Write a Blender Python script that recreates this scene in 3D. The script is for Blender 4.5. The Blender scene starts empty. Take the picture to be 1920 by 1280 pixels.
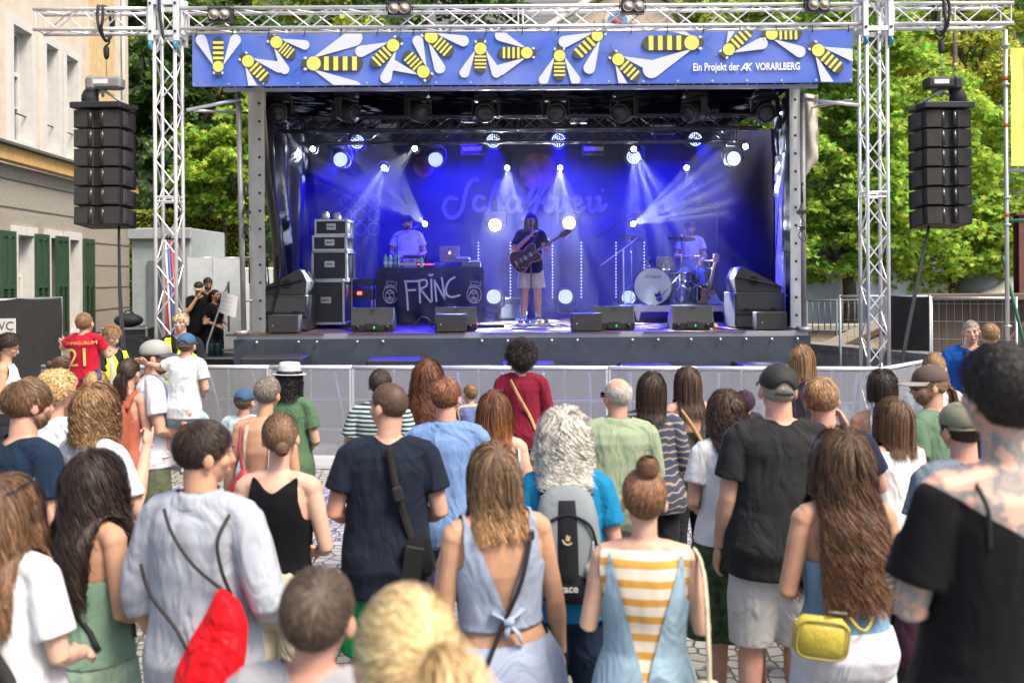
import bpy, bmesh, math, random
import numpy as np
from mathutils import Vector, Matrix, Euler, noise as mnoise
R = math.radians
PI = math.pi
rng = np.random.default_rng(7)
random.seed(11)
S = bpy.context.scene
COL = S.collection
# ------------------------------------------------------------------ camera
HC, FPX, YH, ROLL = 2.3, 1750.0, 515.0, 0.0065
cam_d = bpy.data.cameras.new('camera')
cam = bpy.data.objects.new('camera', cam_d); COL.objects.link(cam)
cam.location = (0, 0, HC)
cam.rotation_euler = (PI/2, 0, 0)
cam.rotation_euler = (Matrix.Rotation(PI/2, 3, 'X') @ Matrix.Rotation(-ROLL, 3, 'Z')).to_euler()
cam_d.sensor_width = 36; cam_d.lens = 36*FPX/1920
cam_d.shift_y = -(640-YH)/1920
cam_d.clip_start = 0.1; cam_d.clip_end = 600
cam_d.dof.use_dof = True; cam_d.dof.focus_distance = 9.5; cam_d.dof.aperture_fstop = 2.5
S.camera = cam
# ------------------------------------------------------------------ world, sun, exposure
SUN_EL, SUN_AZ = R(56), R(128)      # azimuth from +Y towards +X
w = bpy.data.worlds.new("World"); S.world = w; w.use_nodes = True
wn = w.node_tree.nodes; wn.clear()
sky = wn.new('ShaderNodeTexSky'); sky.sky_type = 'NISHITA'; sky.sun_disc = False
sky.sun_elevation = SUN_EL; sky.sun_rotation = SUN_AZ; sky.air_density = 1.0; sky.dust_density = 4.0; sky.ozone_density = 0.6
bg = wn.new('ShaderNodeBackground'); bg.inputs[1].default_value = 0.14
wo = wn.new('ShaderNodeOutputWorld')
w.node_tree.links.new(sky.outputs[0], bg.inputs[0]); w.node_tree.links.new(bg.outputs[0], wo.inputs[0])
sl = bpy.data.lights.new('sun', 'SUN'); sl.energy = 2.9; sl.angle = R(20); sl.color = (1.0, 0.88, 0.70)
so = bpy.data.objects.new('sun', sl); COL.objects.link(so)
sd = Vector((math.sin(SUN_AZ)*math.cos(SUN_EL), math.cos(SUN_AZ)*math.cos(SUN_EL), math.sin(SUN_EL)))
so.rotation_euler = (-sd).to_track_quat('-Z', 'Y').to_euler(); so.location = (0, -5, 30)
S.view_settings.view_transform = 'Standard'; S.view_settings.look = 'None'
S.view_settings.exposure = 0.88; S.view_settings.gamma = 1
S.render.engine = 'CYCLES'
S.cycles.use_denoising = True
S.cycles.max_bounces = 6; S.cycles.diffuse_bounces = 2; S.cycles.glossy_bounces = 2
S.cycles.transparent_max_bounces = 16; S.cycles.volume_bounces = 0; S.cycles.transmission_bounces = 4
S.cycles.sample_clamp_indirect = 4; S.cycles.sample_clamp_direct = 0
S.cycles.volume_step_rate = 4; S.cycles.caustics_reflective = False; S.cycles.caustics_refractive = False

def P(px, py, Y):
    """world point at distance Y in front of the camera for a photo pixel"""
    dx, dy = px-960, py-YH-0.0
    # undo the camera roll about the optical axis
    c, s = math.cos(ROLL), math.sin(ROLL)
    X = (dx*c - dy*s)/FPX*Y; Z = HC - (dx*s + dy*c)/FPX*Y
    return Vector((X, Y, Z))
def ground_z(y):
    t = min(1, max(0, (3.7-y)/1.4)); return 0.3*t*t*(3-2*t)
# ------------------------------------------------------------------ materials
MATS = {}
def srgb(r, g, b):
    f = lambda c: (c/255/12.92) if c/255 <= .04045 else ((c/255+.055)/1.055)**2.4
    return (f(r), f(g), f(b))
def newmat(name):
    m = bpy.data.materials.new(name); m.use_nodes = True
    nt = m.node_tree; nt.nodes.clear()
    o = nt.nodes.new('ShaderNodeOutputMaterial'); p = nt.nodes.new('ShaderNodeBsdfPrincipled')
    nt.links.new(p.outputs[0], o.inputs[0])
    return m, nt, p
def mat(name, col, rough=.6, metal=0, var=.12, vscale=6, bump=0, bscale=60, emit=None, estr=0, spec=.5, attr=False, detail=3, sss=0, alpha=None):
    if name in MATS: return MATS[name]
    m, nt, p = newmat(name); N = nt.nodes.new; L = nt.links.new
    p.inputs['Roughness'].default_value = rough; p.inputs['Metallic'].default_value = metal
    p.inputs['Specular IOR Level'].default_value = spec
    tc = N('ShaderNodeTexCoord')
    if attr:
        src = N('ShaderNodeAttribute'); src.attribute_name = 'col'; csrc = src.outputs['Color']
    else:
        src = N('ShaderNodeRGB'); src.outputs[0].default_value = (*col, 1); csrc = src.outputs[0]
    if var:
        nz = N('ShaderNodeTexNoise'); nz.inputs['Scale'].default_value = vscale; nz.inputs['Detail'].default_value = detail
        L(tc.outputs['Object'], nz.inputs['Vector'])
        mr = N('ShaderNodeMapRange'); mr.inputs[1].default_value = .3; mr.inputs[2].default_value = .7
        mr.inputs[3].default_value = 1-var; mr.inputs[4].default_value = 1+var
        L(nz.outputs['Fac'], mr.inputs[0])
        vm = N('ShaderNodeVectorMath'); vm.operation = 'SCALE'; L(csrc, vm.inputs[0]); L(mr.outputs[0], vm.inputs['Scale'])
        L(vm.outputs[0], p.inputs['Base Color'])
    else: L(csrc, p.inputs['Base Color'])
    if bump:
        b = N('ShaderNodeBump'); b.inputs['Strength'].default_value = min(1, bump); b.inputs['Distance'].default_value = .01*max(1, bump)
        n2 = N('ShaderNodeTexNoise'); n2.inputs['Scale'].default_value = bscale; n2.inputs['Detail'].default_value = 4
        L(tc.outputs['Object'], n2.inputs['Vector']); L(n2.outputs['Fac'], b.inputs['Height']); L(b.outputs[0], p.inputs['Normal'])
    if emit:
        p.inputs['Emission Color'].default_value = (*emit, 1); p.inputs['Emission Strength'].default_value = estr
    if sss:
        p.inputs['Subsurface Weight'].default_value = sss; p.inputs['Subsurface Radius'].default_value = (.012, .004, .002); p.inputs['Subsurface Scale'].default_value = 1
    if alpha is not None: p.inputs['Alpha'].default_value = alpha
    MATS[name] = m
    return m
def stripes(name, c1, c2, freq, duty=.5, axis=2, rough=.85, wob=0, obj_var=.1):
    if name in MATS: return MATS[name]
    m, nt, p = newmat(name); N = nt.nodes.new; L = nt.links.new
    tc = N('ShaderNodeTexCoord'); sx = N('ShaderNodeSeparateXYZ'); L(tc.outputs['Object'], sx.inputs[0])
    mu = N('ShaderNodeMath'); mu.operation = 'MULTIPLY'; mu.inputs[1].default_value = freq; L(sx.outputs[axis], mu.inputs[0])
    v = mu.outputs[0]
    if wob:
        nz = N('ShaderNodeTexNoise'); nz.inputs['Scale'].default_value = 8; L(tc.outputs['Object'], nz.inputs[0])
        ad = N('ShaderNodeMath'); ad.operation = 'MULTIPLY_ADD'; ad.inputs[1].default_value = wob; L(nz.outputs[0], ad.inputs[0]); L(v, ad.inputs[2]); v = ad.outputs[0]
    fr = N('ShaderNodeMath'); fr.operation = 'FRACT'; L(v, fr.inputs[0])
    lt = N('ShaderNodeMath'); lt.operation = 'LESS_THAN'; lt.inputs[1].default_value = duty; L(fr.outputs[0], lt.inputs[0])
    mx = N('ShaderNodeMix'); mx.data_type = 'RGBA'; L(lt.outputs[0], mx.inputs[0])
    mx.inputs[6].default_value = (*c2, 1); mx.inputs[7].default_value = (*c1, 1)
    L(mx.outputs[2], p.inputs['Base Color']); p.inputs['Roughness'].default_value = rough
    MATS[name] = m; return m
def fabric(name, col, rough=.85, fold=.6, var=.1):
    """cloth: weave plus larger soft creases in the bump"""
    if name in MATS: return MATS[name]
    m = mat(name, col, rough, var=var, vscale=5, spec=.12)
    nt = m.node_tree; N = nt.nodes.new; L = nt.links.new
    p = [n for n in nt.nodes if n.type == 'BSDF_PRINCIPLED'][0]; tc = [n for n in nt.nodes if n.type == 'TEX_COORD'][0]
    mp = N('ShaderNodeMapping'); mp.inputs['Scale'].default_value = (1, 1, .6); L(tc.outputs['Object'], mp.inputs[0])
    a = N('ShaderNodeTexNoise'); a.inputs['Scale'].default_value = 6.5; a.inputs['Detail'].default_value = 2; a.inputs['Distortion'].default_value = 1.6
    c = N('ShaderNodeTexNoise'); c.inputs['Scale'].default_value = 300
    L(mp.outputs[0], a.inputs['Vector']); L(tc.outputs['Object'], c.inputs['Vector'])
    b1 = N('ShaderNodeBump'); b1.inputs['Strength'].default_value = fold*.85; b1.inputs['Distance'].default_value = .06
    b2 = N('ShaderNodeBump'); b2.inputs['Strength'].default_value = .25; b2.inputs['Distance'].default_value = .003
    L(a.outputs[0], b1.inputs['Height']); L(c.outputs[0], b2.inputs['Height']); L(b1.outputs[0], b2.inputs['Normal']); L(b2.outputs[0], p.inputs['Normal'])
    p.inputs['Sheen Weight'].default_value = .03
    return m
# ------------------------------------------------------------------ mesh builder
def frame(d):
    d = Vector(d).normalized(); a = Vector((0, 0, 1)) if abs(d.z) < .95 else Vector((0, 1, 0))
    u = d.cross(a).normalized(); v = u.cross(d).normalized(); return u, v
class MB:
    def __init__(s): s.v = []; s.f = []; s.m = []; s.c = []; s.mi = 0; s.col = None; s.T = None
    def _add(s, vs, fs, col=None):
        o = len(s.v)
        if s.T is not None: vs = [s.T @ Vector(p) for p in vs]
        s.v.extend(tuple(p) for p in vs)
        s.f.extend([tuple(i+o for i in f) for f in fs]); s.m.extend([s.mi]*len(fs))
        if s.col is not None or col is not None: s.c.extend([(col or s.col)]*len(fs))
        return s
    def box(s, c, size, rot=None, bev=0):
        x, y, z = [a/2 for a in size]; c = Vector(c)
        if bev:
            b = min(bev, x*.99, y*.99, z*.99); vs = []
            for i in (-1, 1):
                for j in (-1, 1):
                    for k in (-1, 1):
                        vs += [(i*(x-b), j*(y-b), k*z), (i*(x-b), j*y, k*(z-b)), (i*x, j*(y-b), k*(z-b))]
            ix = lambda i, j, k: ((i > 0)*4+(j > 0)*2+(k > 0))*3
            fs = []
            for k in (-1, 1): fs.append(tuple(ix(i, j, k) for i, j in ((-1, -1), (1, -1), (1, 1), (-1, 1))[::k]))
            for j in (-1, 1): fs.append(tuple(ix(i, j, k)+1 for i, k in ((-1, -1), (1, -1), (1, 1), (-1, 1))[::-j]))
            for i in (-1, 1): fs.append(tuple(ix(i, j, k)+2 for j, k in ((-1, -1), (1, -1), (1, 1), (-1, 1))[::i]))
            for i in (-1, 1):
                for j in (-1, 1):
                    fs.append((ix(i, j, -1)+1, ix(i, j, 1)+1, ix(i, j, 1)+2, ix(i, j, -1)+2)[::(1 if i*j > 0 else -1)])
            for i in (-1, 1):
                for k in (-1, 1):
                    fs.append((ix(i, -1, k), ix(i, 1, k), ix(i, 1, k)+2, ix(i, -1, k)+2)[::(-1 if i*k < 0 else 1)])
            for j in (-1, 1):
                for k in (-1, 1):
                    fs.append((ix(-1, j, k), ix(1, j, k), ix(1, j, k)+1, ix(-1, j, k)+1)[::(1 if j*k < 0 else -1)])
            for i in (-1, 1):
                for j in (-1, 1):
                    for k in (-1, 1): q = ix(i, j, k); fs.append((q, q+1, q+2)[::(-1 if i*j*k < 0 else 1)])
        else:
            vs = [(i*x, j*y, k*z) for i in (-1, 1) for j in (-1, 1) for k in (-1, 1)]
            fs = [(0, 1, 3, 2), (4, 6, 7, 5), (0, 4, 5, 1), (2, 3, 7, 6), (0, 2, 6, 4), (1, 5, 7, 3)]
        if rot is not None:
            Rm = rot if isinstance(rot, Matrix) else Euler(rot).to_matrix()
            vs = [Rm @ Vector(p)+c for p in vs]
        else: vs = [Vector(p)+c for p in vs]
        return s._add(vs, fs)
    def tube(s, pts, r, n=8, cap=True, flat=1.0):
        pts = [Vector(p) for p in pts]; m = len(pts)
        rr = r if hasattr(r, '__len__') else [r]*m
        vs = []; u = None
        for i, p in enumerate(pts):
            d = (pts[min(i+1, m-1)]-pts[max(i-1, 0)])
            if d.length < 1e-9: d = Vector((0, 0, 1))
            d.normalize()
            if u is None: u, v = frame(d)
            else:
                u = (u-d*u.dot(d))
                u = u.normalized() if u.length > 1e-6 else frame(d)[0]
                v = d.cross(u)*-1
                v = u.cross(d)
            for k in range(n):
                a = 2*PI*k/n; vs.append(p+(u*math.cos(a)+v*math.sin(a)*flat)*rr[i])
        fs = []
        for i in range(m-1):
            for k in range(n):
                a = i*n+k; b = i*n+(k+1) % n; fs.append((a, b, b+n, a+n))
        if cap: fs.append(tuple(range(n-1, -1, -1))); fs.append(tuple(range((m-1)*n, m*n)))
        # orientation: make the side faces point outward
        return s._add(vs, [f[::-1] for f in fs])
    def loft(s, rings, cap=True):
        n = len(rings[0]); vs = [p for r in rings for p in r]; fs = []
        for i in range(len(rings)-1):
            for k in range(n):
                a = i*n+k; b = i*n+(k+1) % n; fs.append((a, b, b+n, a+n))
        if cap: fs.append(tuple(range(n-1, -1, -1))); fs.append(tuple(range((len(rings)-1)*n, len(rings)*n)))
        return s._add(vs, fs)
    def ell(s, c, r, nu=16, nv=10, rot=None):
        c = Vector(c); r = (r, r, r) if not hasattr(r, '__len__') else r
        Rm = None if rot is None else (rot if isinstance(rot, Matrix) else Euler(rot).to_matrix())
        vs = []; fs = []
        def tr(p): p = Vector((p[0]*r[0], p[1]*r[1], p[2]*r[2])); return (Rm @ p if Rm else p)+c
        vs.append(tr((0, 0, -1)))
        for j in range(1, nv):
            t = -PI/2+PI*j/nv
            for i in range(nu): a = 2*PI*i/nu; vs.append(tr((math.cos(t)*math.cos(a), math.cos(t)*math.sin(a), math.sin(t))))
        vs.append(tr((0, 0, 1))); L = len(vs)-1
        for i in range(nu):
            k = (i+1) % nu; fs.append((0, 1+k, 1+i)); fs.append((L, L-nu+i, L-nu+k))
        for j in range(nv-2):
            for i in range(nu):
                k = (i+1) % nu; a = 1+j*nu; fs.append((a+i, a+k, a+nu+k, a+nu+i))
        return s._add(vs, fs)
    def lathe(s, prof, c=(0, 0, 0), n=20, axis='Z', cap=True):
        vs = []
        for (r, h) in prof:
            for k in range(n):
                a = 2*PI*k/n; x, y = r*math.cos(a), r*math.sin(a)
                vs.append({'Z': (x, y, h), 'Y': (x, h, -y), 'X': (h, x, y)}[axis])
        vs = [Vector(p)+Vector(c) for p in vs]; m = len(prof)
        fs = [(i*n+k, i*n+(k+1) % n, (i+1)*n+(k+1) % n, (i+1)*n+k) for i in range(m-1) for k in range(n)]
        if cap: fs.append(tuple(range(n-1, -1, -1))); fs.append(tuple(range((m-1)*n, m*n)))
        return s._add(vs, fs)
    def prism(s, poly, o, u, v, depth):
        """polygon (a,b) in the plane o + a*u + b*v, extruded by depth along u x v"""
        u, v, o = Vector(u), Vector(v), Vector(o); w_ = u.cross(v).normalized()*depth; n = len(poly)
        a = [o+u*p[0]+v*p[1] for p in poly]; b = [p+w_ for p in a]
        fs = [tuple(range(n-1, -1, -1)), tuple(range(n, 2*n))]+[(i, (i+1) % n, (i+1) % n+n, i+n) for i in range(n)]
        return s._add(a+b, fs)
    def sheet(s, fn, nu, nv):
        vs = [fn(i/nu, j/nv) for j in range(nv+1) for i in range(nu+1)]; w1 = nu+1
        return s._add(vs, [(j*w1+i, j*w1+i+1, (j+1)*w1+i+1, (j+1)*w1+i) for j in range(nv) for i in range(nu)])
    def mesh(s, name, mats=(), smooth=False, fix=True):
        me = bpy.data.meshes.new(name); me.from_pydata(s.v, [], s.f)
        for m_ in (mats if isinstance(mats, (list, tuple)) else [mats]): me.materials.append(m_)
        if any(s.m): me.polygons.foreach_set('material_index', s.m)
        if s.c:
            at = me.color_attributes.new('col', 'FLOAT_COLOR', 'CORNER'); cc = []
            for f, c in zip(s.f, s.c): cc.extend(list(c)*len(f) if len(c) == 4 else [*c, 1]*len(f))
            at.data.foreach_set('color', cc)
        if fix and not s.c and len(s.f) < 20000:
            bm = bmesh.new(); bm.from_mesh(me); bmesh.ops.recalc_face_normals(bm, faces=bm.faces); bm.to_mesh(me); bm.free()
        if smooth is True: me.shade_smooth()
        elif smooth:
            me.shade_smooth(); me.set_sharp_from_angle(angle=smooth)
        me.update(); return me
def link(name, me, parent=None, loc=None, rot=None):
    o = bpy.data.objects.new(name, me); COL.objects.link(o)
    if parent is not None: o.parent = parent
    if loc is not None: o.location = loc
    if rot is not None: o.rotation_euler = rot
    return o
def obj(name, mb, mats, parent=None, smooth=R(35), loc=None, rot=None, fix=True, label=None):
    o = link(name, mb.mesh(name, mats, smooth, fix), parent, loc, rot)
    if label: o['label'] = label
    return o
def tag(o, label, cat, group=None, kind=None):
    if label: o['label'] = label
    if cat: o['category'] = cat
    if group: o['group'] = group
    if kind: o['kind'] = kind
    return o
def thing(name, label, cat, loc=(0, 0, 0), rz=0, group=None, rot=None):
    o = bpy.data.objects.new(name, None); COL.objects.link(o); o.empty_display_size = .1
    o.location = loc; o.rotation_euler = rot if rot is not None else (0, 0, rz)
    return tag(o, label, cat, group)
def struct(name, mb, mats, smooth=False, kind='structure'):
    o = obj(name, mb, mats, None, smooth); o['kind'] = kind; return o
CH = {}
def dup(root, loc, rz=None, label=None, group=None, rot=None):
    kids = [o for o in bpy.data.objects if o.parent is not None] if False else None
    def cp(o, par):
        c = o.copy(); COL.objects.link(c); c.parent = par
        for ch in [x for x in o.children]: cp(ch, c)
        return c
    r = cp(root, None); r.location = loc
    if rz is not None: r.rotation_euler = (0, 0, rz)
    if rot is not None: r.rotation_euler = rot
    if label: r['label'] = label
    if group: r['group'] = group
    return r
FONT = None
def text_mb(txt, size, o, u, v, depth=.002, align='CENTER', shear=0, mb=None, off=0, res=3, space=1.0):
    """text converted to a real mesh laid on plane o,u,v; returns MB"""
    cu = bpy.data.curves.new('t', 'FONT'); cu.body = txt; cu.size = size; cu.align_x = align; cu.align_y = 'CENTER'
    cu.extrude = 0; cu.shear = shear; cu.offset = off; cu.resolution_u = res; cu.space_character = space
    ob = bpy.data.objects.new('t', cu); COL.objects.link(ob)
    dg = bpy.context.evaluated_depsgraph_get(); me = bpy.data.meshes.new_from_object(ob.evaluated_get(dg))
    u, v, o = Vector(u).normalized(), Vector(v).normalized(), Vector(o); n = u.cross(v)
    mb = mb or MB()
    mb._add([o+u*p.co.x+v*p.co.y+n*depth for p in me.vertices], [tuple(f.vertices) for f in me.polygons])
    bpy.data.objects.remove(ob); bpy.data.curves.remove(cu); bpy.data.meshes.remove(me)
    return mb
def stroke_mb(mb, lines, o, u, v, wd, depth=.002):
    """flat strokes: polylines in plane coordinates, each drawn as a ribbon of width wd"""
    u, v, o = Vector(u), Vector(v), Vector(o); n = u.cross(v).normalized()
    for ln in lines:
        ww = wd
        if isinstance(ln, tuple) and isinstance(ln[0], list): ln, ww = ln
        m = len(ln); L = []; Q = []
        for i, p in enumerate(ln):
            a = ln[max(i-1, 0)]; b = ln[min(i+1, m-1)]; d = Vector((b[0]-a[0], b[1]-a[1]))
            d = d.normalized() if d.length else Vector((1, 0)); t = Vector((-d.y, d.x))*ww/2
            L.append((p[0]+t.x, p[1]+t.y)); Q.append((p[0]-t.x, p[1]-t.y))
        vs = [o+u*p[0]+v*p[1]+n*depth for p in L+Q]
        mb._add(vs, [(i, i+m, i+m+1, i+1) for i in range(m-1)])
        for e in (ln[0], ln[-1]):
            k = 8; vs = [o+u*(e[0]+ww/2*math.cos(2*PI*j/k))+v*(e[1]+ww/2*math.sin(2*PI*j/k))+n*(depth*1.0+.0004) for j in range(k)]
            mb._add(vs, [tuple(range(k))])
    return mb
def spline(pts, n=8):
    """Catmull-Rom through points"""
    out = []; P_ = [Vector(p) for p in pts]; m = len(P_)
    for i in range(m-1):
        a, b, c, d = P_[max(i-1, 0)], P_[i], P_[i+1], P_[min(i+2, m-1)]
        for k in range(n):
            t = k/n; out.append(.5*((2*b)+(c-a)*t+(2*a-5*b+4*c-d)*t*t+(3*b-a-3*c+d)*t**3))
    out.append(P_[-1]); return out
# ================================================================== PEOPLE
def fuse(mb, voxel, sm=3):
    """melt overlapping closed shapes into one continuous skin"""
    me = mb.mesh('f', (), False, fix=False)
    ob = bpy.data.objects.new('f', me); COL.objects.link(ob)
    m = ob.modifiers.new('r', 'REMESH'); m.mode = 'VOXEL'; m.voxel_size = voxel; m.adaptivity = 0
    if sm:
        m2 = ob.modifiers.new('s', 'SMOOTH'); m2.factor = .5; m2.iterations = sm
    dg = bpy.context.evaluated_depsgraph_get()
    r = bpy.data.meshes.new_from_object(ob.evaluated_get(dg))
    n = len(r.vertices); v = np.empty(n*3, np.float32); r.vertices.foreach_get('co', v); v = v.reshape(-1, 3)
    k = len(r.polygons); li = np.empty(len(r.loops), np.int32); r.loops.foreach_get('vertex_index', li)
    f = li.reshape(-1, 4) if len(li) == 4*k else None
    if f is None:
        f = [tuple(p.vertices) for p in r.polygons]; f = np.array([q if len(q) == 4 else (*q, q[-1]) for q in f])
    bpy.data.objects.remove(ob); bpy.data.meshes.remove(me); bpy.data.meshes.remove(r)
    return v.astype(float), f
def cut(v, f, keep, it=6):
    """keep the faces whose centre passes, then relax the cut edge into a clean hem"""
    c = v[f].mean(1); k = keep(c); f = f[k]
    e = np.concatenate([f[:, [0, 1]], f[:, [1, 2]], f[:, [2, 3]], f[:, [3, 0]]]); e.sort(1)
    u, cnt = np.unique(e, axis=0, return_counts=True); b = u[(cnt == 1)]; b = b[b[:, 0] != b[:, 1]]
    for _ in range(it):
        acc = np.zeros_like(v); n = np.zeros(len(v))
        np.add.at(acc, b[:, 0], v[b[:, 1]]); np.add.at(acc, b[:, 1], v[b[:, 0]]); np.add.at(n, b[:, 0], 1); np.add.at(n, b[:, 1], 1)
        q = n > 0; v[q] = .4*v[q]+.6*acc[q]/n[q][:, None]
    us, inv = np.unique(f, return_inverse=True)
    return v[us], inv.reshape(f.shape)
def np_mesh(name, v, f, mats, col=None, smooth=True, mi=None):
    me = bpy.data.meshes.new(name); me.from_pydata(v.tolist(), [], f if isinstance(f, list) else f.tolist())
    for m in mats: me.materials.append(m)
    if col is not None:
        a = me.color_attributes.new('col', 'FLOAT_COLOR', 'POINT')
        c = np.ones((len(v), 4), np.float32); c[:, :3] = col; a.data.foreach_set('color', c.ravel())
    if mi is not None: me.polygons.foreach_set('material_index', mi)
    if smooth: me.shade_smooth()
    me.update(); return me
PM = [(.80, 0, .10, .07), (.85, -.005, .158, .106), (.92, -.012, .172, .122), (1.00, -.006, .160, .108), (1.09, .0, .148, .098), (1.18, .0, .156, .103),
      (1.28, .002, .170, .114), (1.36, .0, .176, .110), (1.42, -.004, .160, .092), (1.46, -.006, .105, .070), (1.49, -.004, .062, .058)]
PF = [(.80, 0, .10, .07), (.85, -.01, .165, .110), (.92, -.016, .176, .124), (1.00, -.01, .158, .106), (1.09, .0, .126, .088), (1.18, .002, .132, .092),
      (1.28, .008, .148, .112), (1.36, .0, .150, .098), (1.42, -.004, .138, .082), (1.46, -.006, .090, .060), (1.49, -.004, .052, .050)]
def prof(fem, bw=1.0):
    return [(z, cy, rx*bw, ry*bw) for z, cy, rx, ry in (PF if fem else PM)]
def prof_at(pr, z):
    zs = [p[0] for p in pr]
    return [np.interp(z, zs, [p[i] for p in pr]) for i in (1, 2, 3)]
def back_y(pr, x, z, off=.0, front=False):
    cy, rx, ry = prof_at(pr, z); rx += off; ry += off
    t = max(0, 1-(abs(x)/rx)**2.2)**(1/2.2)
    return cy+(1 if front else -1)*ry*t
def ring(z, cx, cy, rx, ry, n=24, e=2.3, tz=0):
    out = []
    for k in range(n):
        a = 2*PI*k/n; c, s = math.cos(a), math.sin(a)
        out.append((cx+rx*math.copysign(abs(c)**(2/e), c), cy+ry*math.copysign(abs(s)**(2/e), s), z+tz*s))
    return out
def J(a, b, t): return tuple(a[i]+(b[i]-a[i])*t for i in range(3))
ARMS = {  # right-hand side: elbow, wrist (mirrored for the left)
 'down': ((.235, -.015, 1.14), (.25, .06, .90)),
 'front': ((.245, -.02, 1.15), (.13, .20, 1.07)),
 'cross': ((.235, .0, 1.16), (.00, .20, 1.14)),
 'high': ((.23, .05, 1.17), (.14, .20, 1.36)),
 'bag': ((.235, -.02, 1.16), (.19, .20, 1.22)),
 'hip': ((.27, -.06, 1.17), (.18, .02, 1.02)),
}
def hand_mb(mb, w, d, nrm, side, pose, sc=1.0):
    """wrist point, direction of the hand, palm normal, thumb side"""
    w, d, n, t = Vector(w), Vector(d).normalized(), Vector(nrm), Vector(side)
    n = (n-d*n.dot(d)).normalized(); t = d.cross(n)*(1 if d.cross(n).dot(t) > 0 else -1)
    L = lambda a, b, c: w+(d*a+t*b+n*c)*sc
    Rm = Matrix((t, d, n)).transposed()
    mb.ell(L(.050, 0, .0), (.038*sc, .050*sc, .016*sc), 12, 8, Rm)
    cur = {'relax': .45, 'flat': .12, 'grip': 1.25, 'point': 1.3}[pose]
    for i, (b, ln) in enumerate(((.027, .070), (.009, .079), (-.009, .074), (-.027, .058))):
        c = .08 if (pose == 'point' and i == 0) else cur*(1+.12*i)
        p = L(.086, b, 0); pts = [p-d*.02*sc, p]; a = c*.35
        for q in (.42, .32, .26):
            p = p+(d*math.cos(a)+n*math.sin(a)+t*b*1.2)*ln*q*sc; pts.append(p); a += c*.8
        mb.tube(pts, [.0088*sc, .0086*sc, .008*sc, .0075*sc, .006*sc], 7)
    p = L(.022, .030, .004); pts = [L(.012, .016, 0), p]; 
    for dd in ((.6, .75, .25), (.85, .25, .45)):
        p = p+(d*dd[0]+t*dd[1]+n*dd[2]).normalized()*.034*sc; pts.append(p)
    mb.tube(pts, [.012*sc, .0115*sc, .0095*sc, .0075*sc], 7)
def head_mat(o, hs):
    yaw, pitch, roll = o
    return Matrix.Rotation(yaw, 4, 'Z') @ Matrix.Rotation(pitch, 4, 'X') @ Matrix.Rotation(roll, 4, 'Y') @ Matrix.Scale(hs, 4)
def skin_m(i): return mat('skin_%s' % ('fair', 'pink', 'tan', 'olive', 'brown')[i], [(.58, .355, .26), (.55, .30, .215), (.49, .275, .17), (.44, .25, .165), (.27, .145, .09)][i], .55, var=.16, vscale=11, bump=.12, bscale=220, spec=.3, sss=.08)
EYEW = mat('eye_white', (.6, .58, .55), .3, var=0); EYED = mat('eye_dark', (.03, .02, .015), .2, var=0); LIP = mat('lip', (.42, .16, .13), .5, var=0)
HAIRM = mat('hair_strands', (1, 1, 1), .55, var=.10, vscale=30, attr=True, spec=.4)
HC_ = {'brown': (.075, .040, .020), 'dark': (.028, .017, .012), 'black': (.011, .008, .008), 'light': (.20, .115, .052), 'blond': (.45, .29, .13), 'sandy': (.26, .15, .07),
       'ginger': (.30, .125, .045), 'auburn': (.13, .050, .022), 'grey': (.17, .14, .12), 'white': (.66, .62, .54), 'mid': (.12, .066, .033), 'purple': (.05, .02, .05)}
HL_Y = [-.11, -.05, -.015, .03, .06, .09]; HL_Z = [-.085, -.07, -.012, .005, .035, .062]
def hair_region(q, z0=0):
    return q[:, 2] > np.interp(q[:, 1], HL_Y, HL_Z)+z0
CR = np.array((.077, .096, .089)); CC = np.array((0, -.005, .02))
def ribbons(paths, wd, outc, col, taper=(1, .35)):
    """paths (N,T,3) -> ribbon mesh arrays"""
    N, T, _ = paths.shape
    d = np.gradient(paths, axis=1); d /= np.linalg.norm(d, axis=2, keepdims=True)+1e-9
    o = paths-outc; o[..., 2] *= .25; o /= np.linalg.norm(o, axis=2, keepdims=True)+1e-9
    o = o+rng.normal(0, .2, (N, 1, 3))
    s = np.cross(d, o); s /= np.linalg.norm(s, axis=2, keepdims=True)+1e-9
    tt = np.linspace(0, 1, T)[None, :, None]; w_ = (np.asarray(wd).reshape(-1, 1, 1))*(taper[0]+(taper[1]-taper[0])*tt**2)*np.minimum(1, .5+4*tt)
    A = paths+s*w_/2; B = paths-s*w_/2
    v = np.stack([A, B], 2).reshape(-1, 3)
    i = np.arange(N)[:, None]*T*2+np.arange(T-1)[None, :]*2; i = i.reshape(-1)
    f = np.stack([i, i+1, i+3, i+2], 1)
    c = np.repeat(col[:, None, :], T, 1)*(1+.35*(tt-.5)*rng.normal(.6, .4, (N, 1, 1)))
    c = np.repeat(c.reshape(-1, 3), 2, 0)
    return v, f, np.clip(c, .003, .9)
def sphere_dirs(n):
    d = rng.normal(0, 1, (n, 3)); return d/np.linalg.norm(d, axis=1, keepdims=True)
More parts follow.
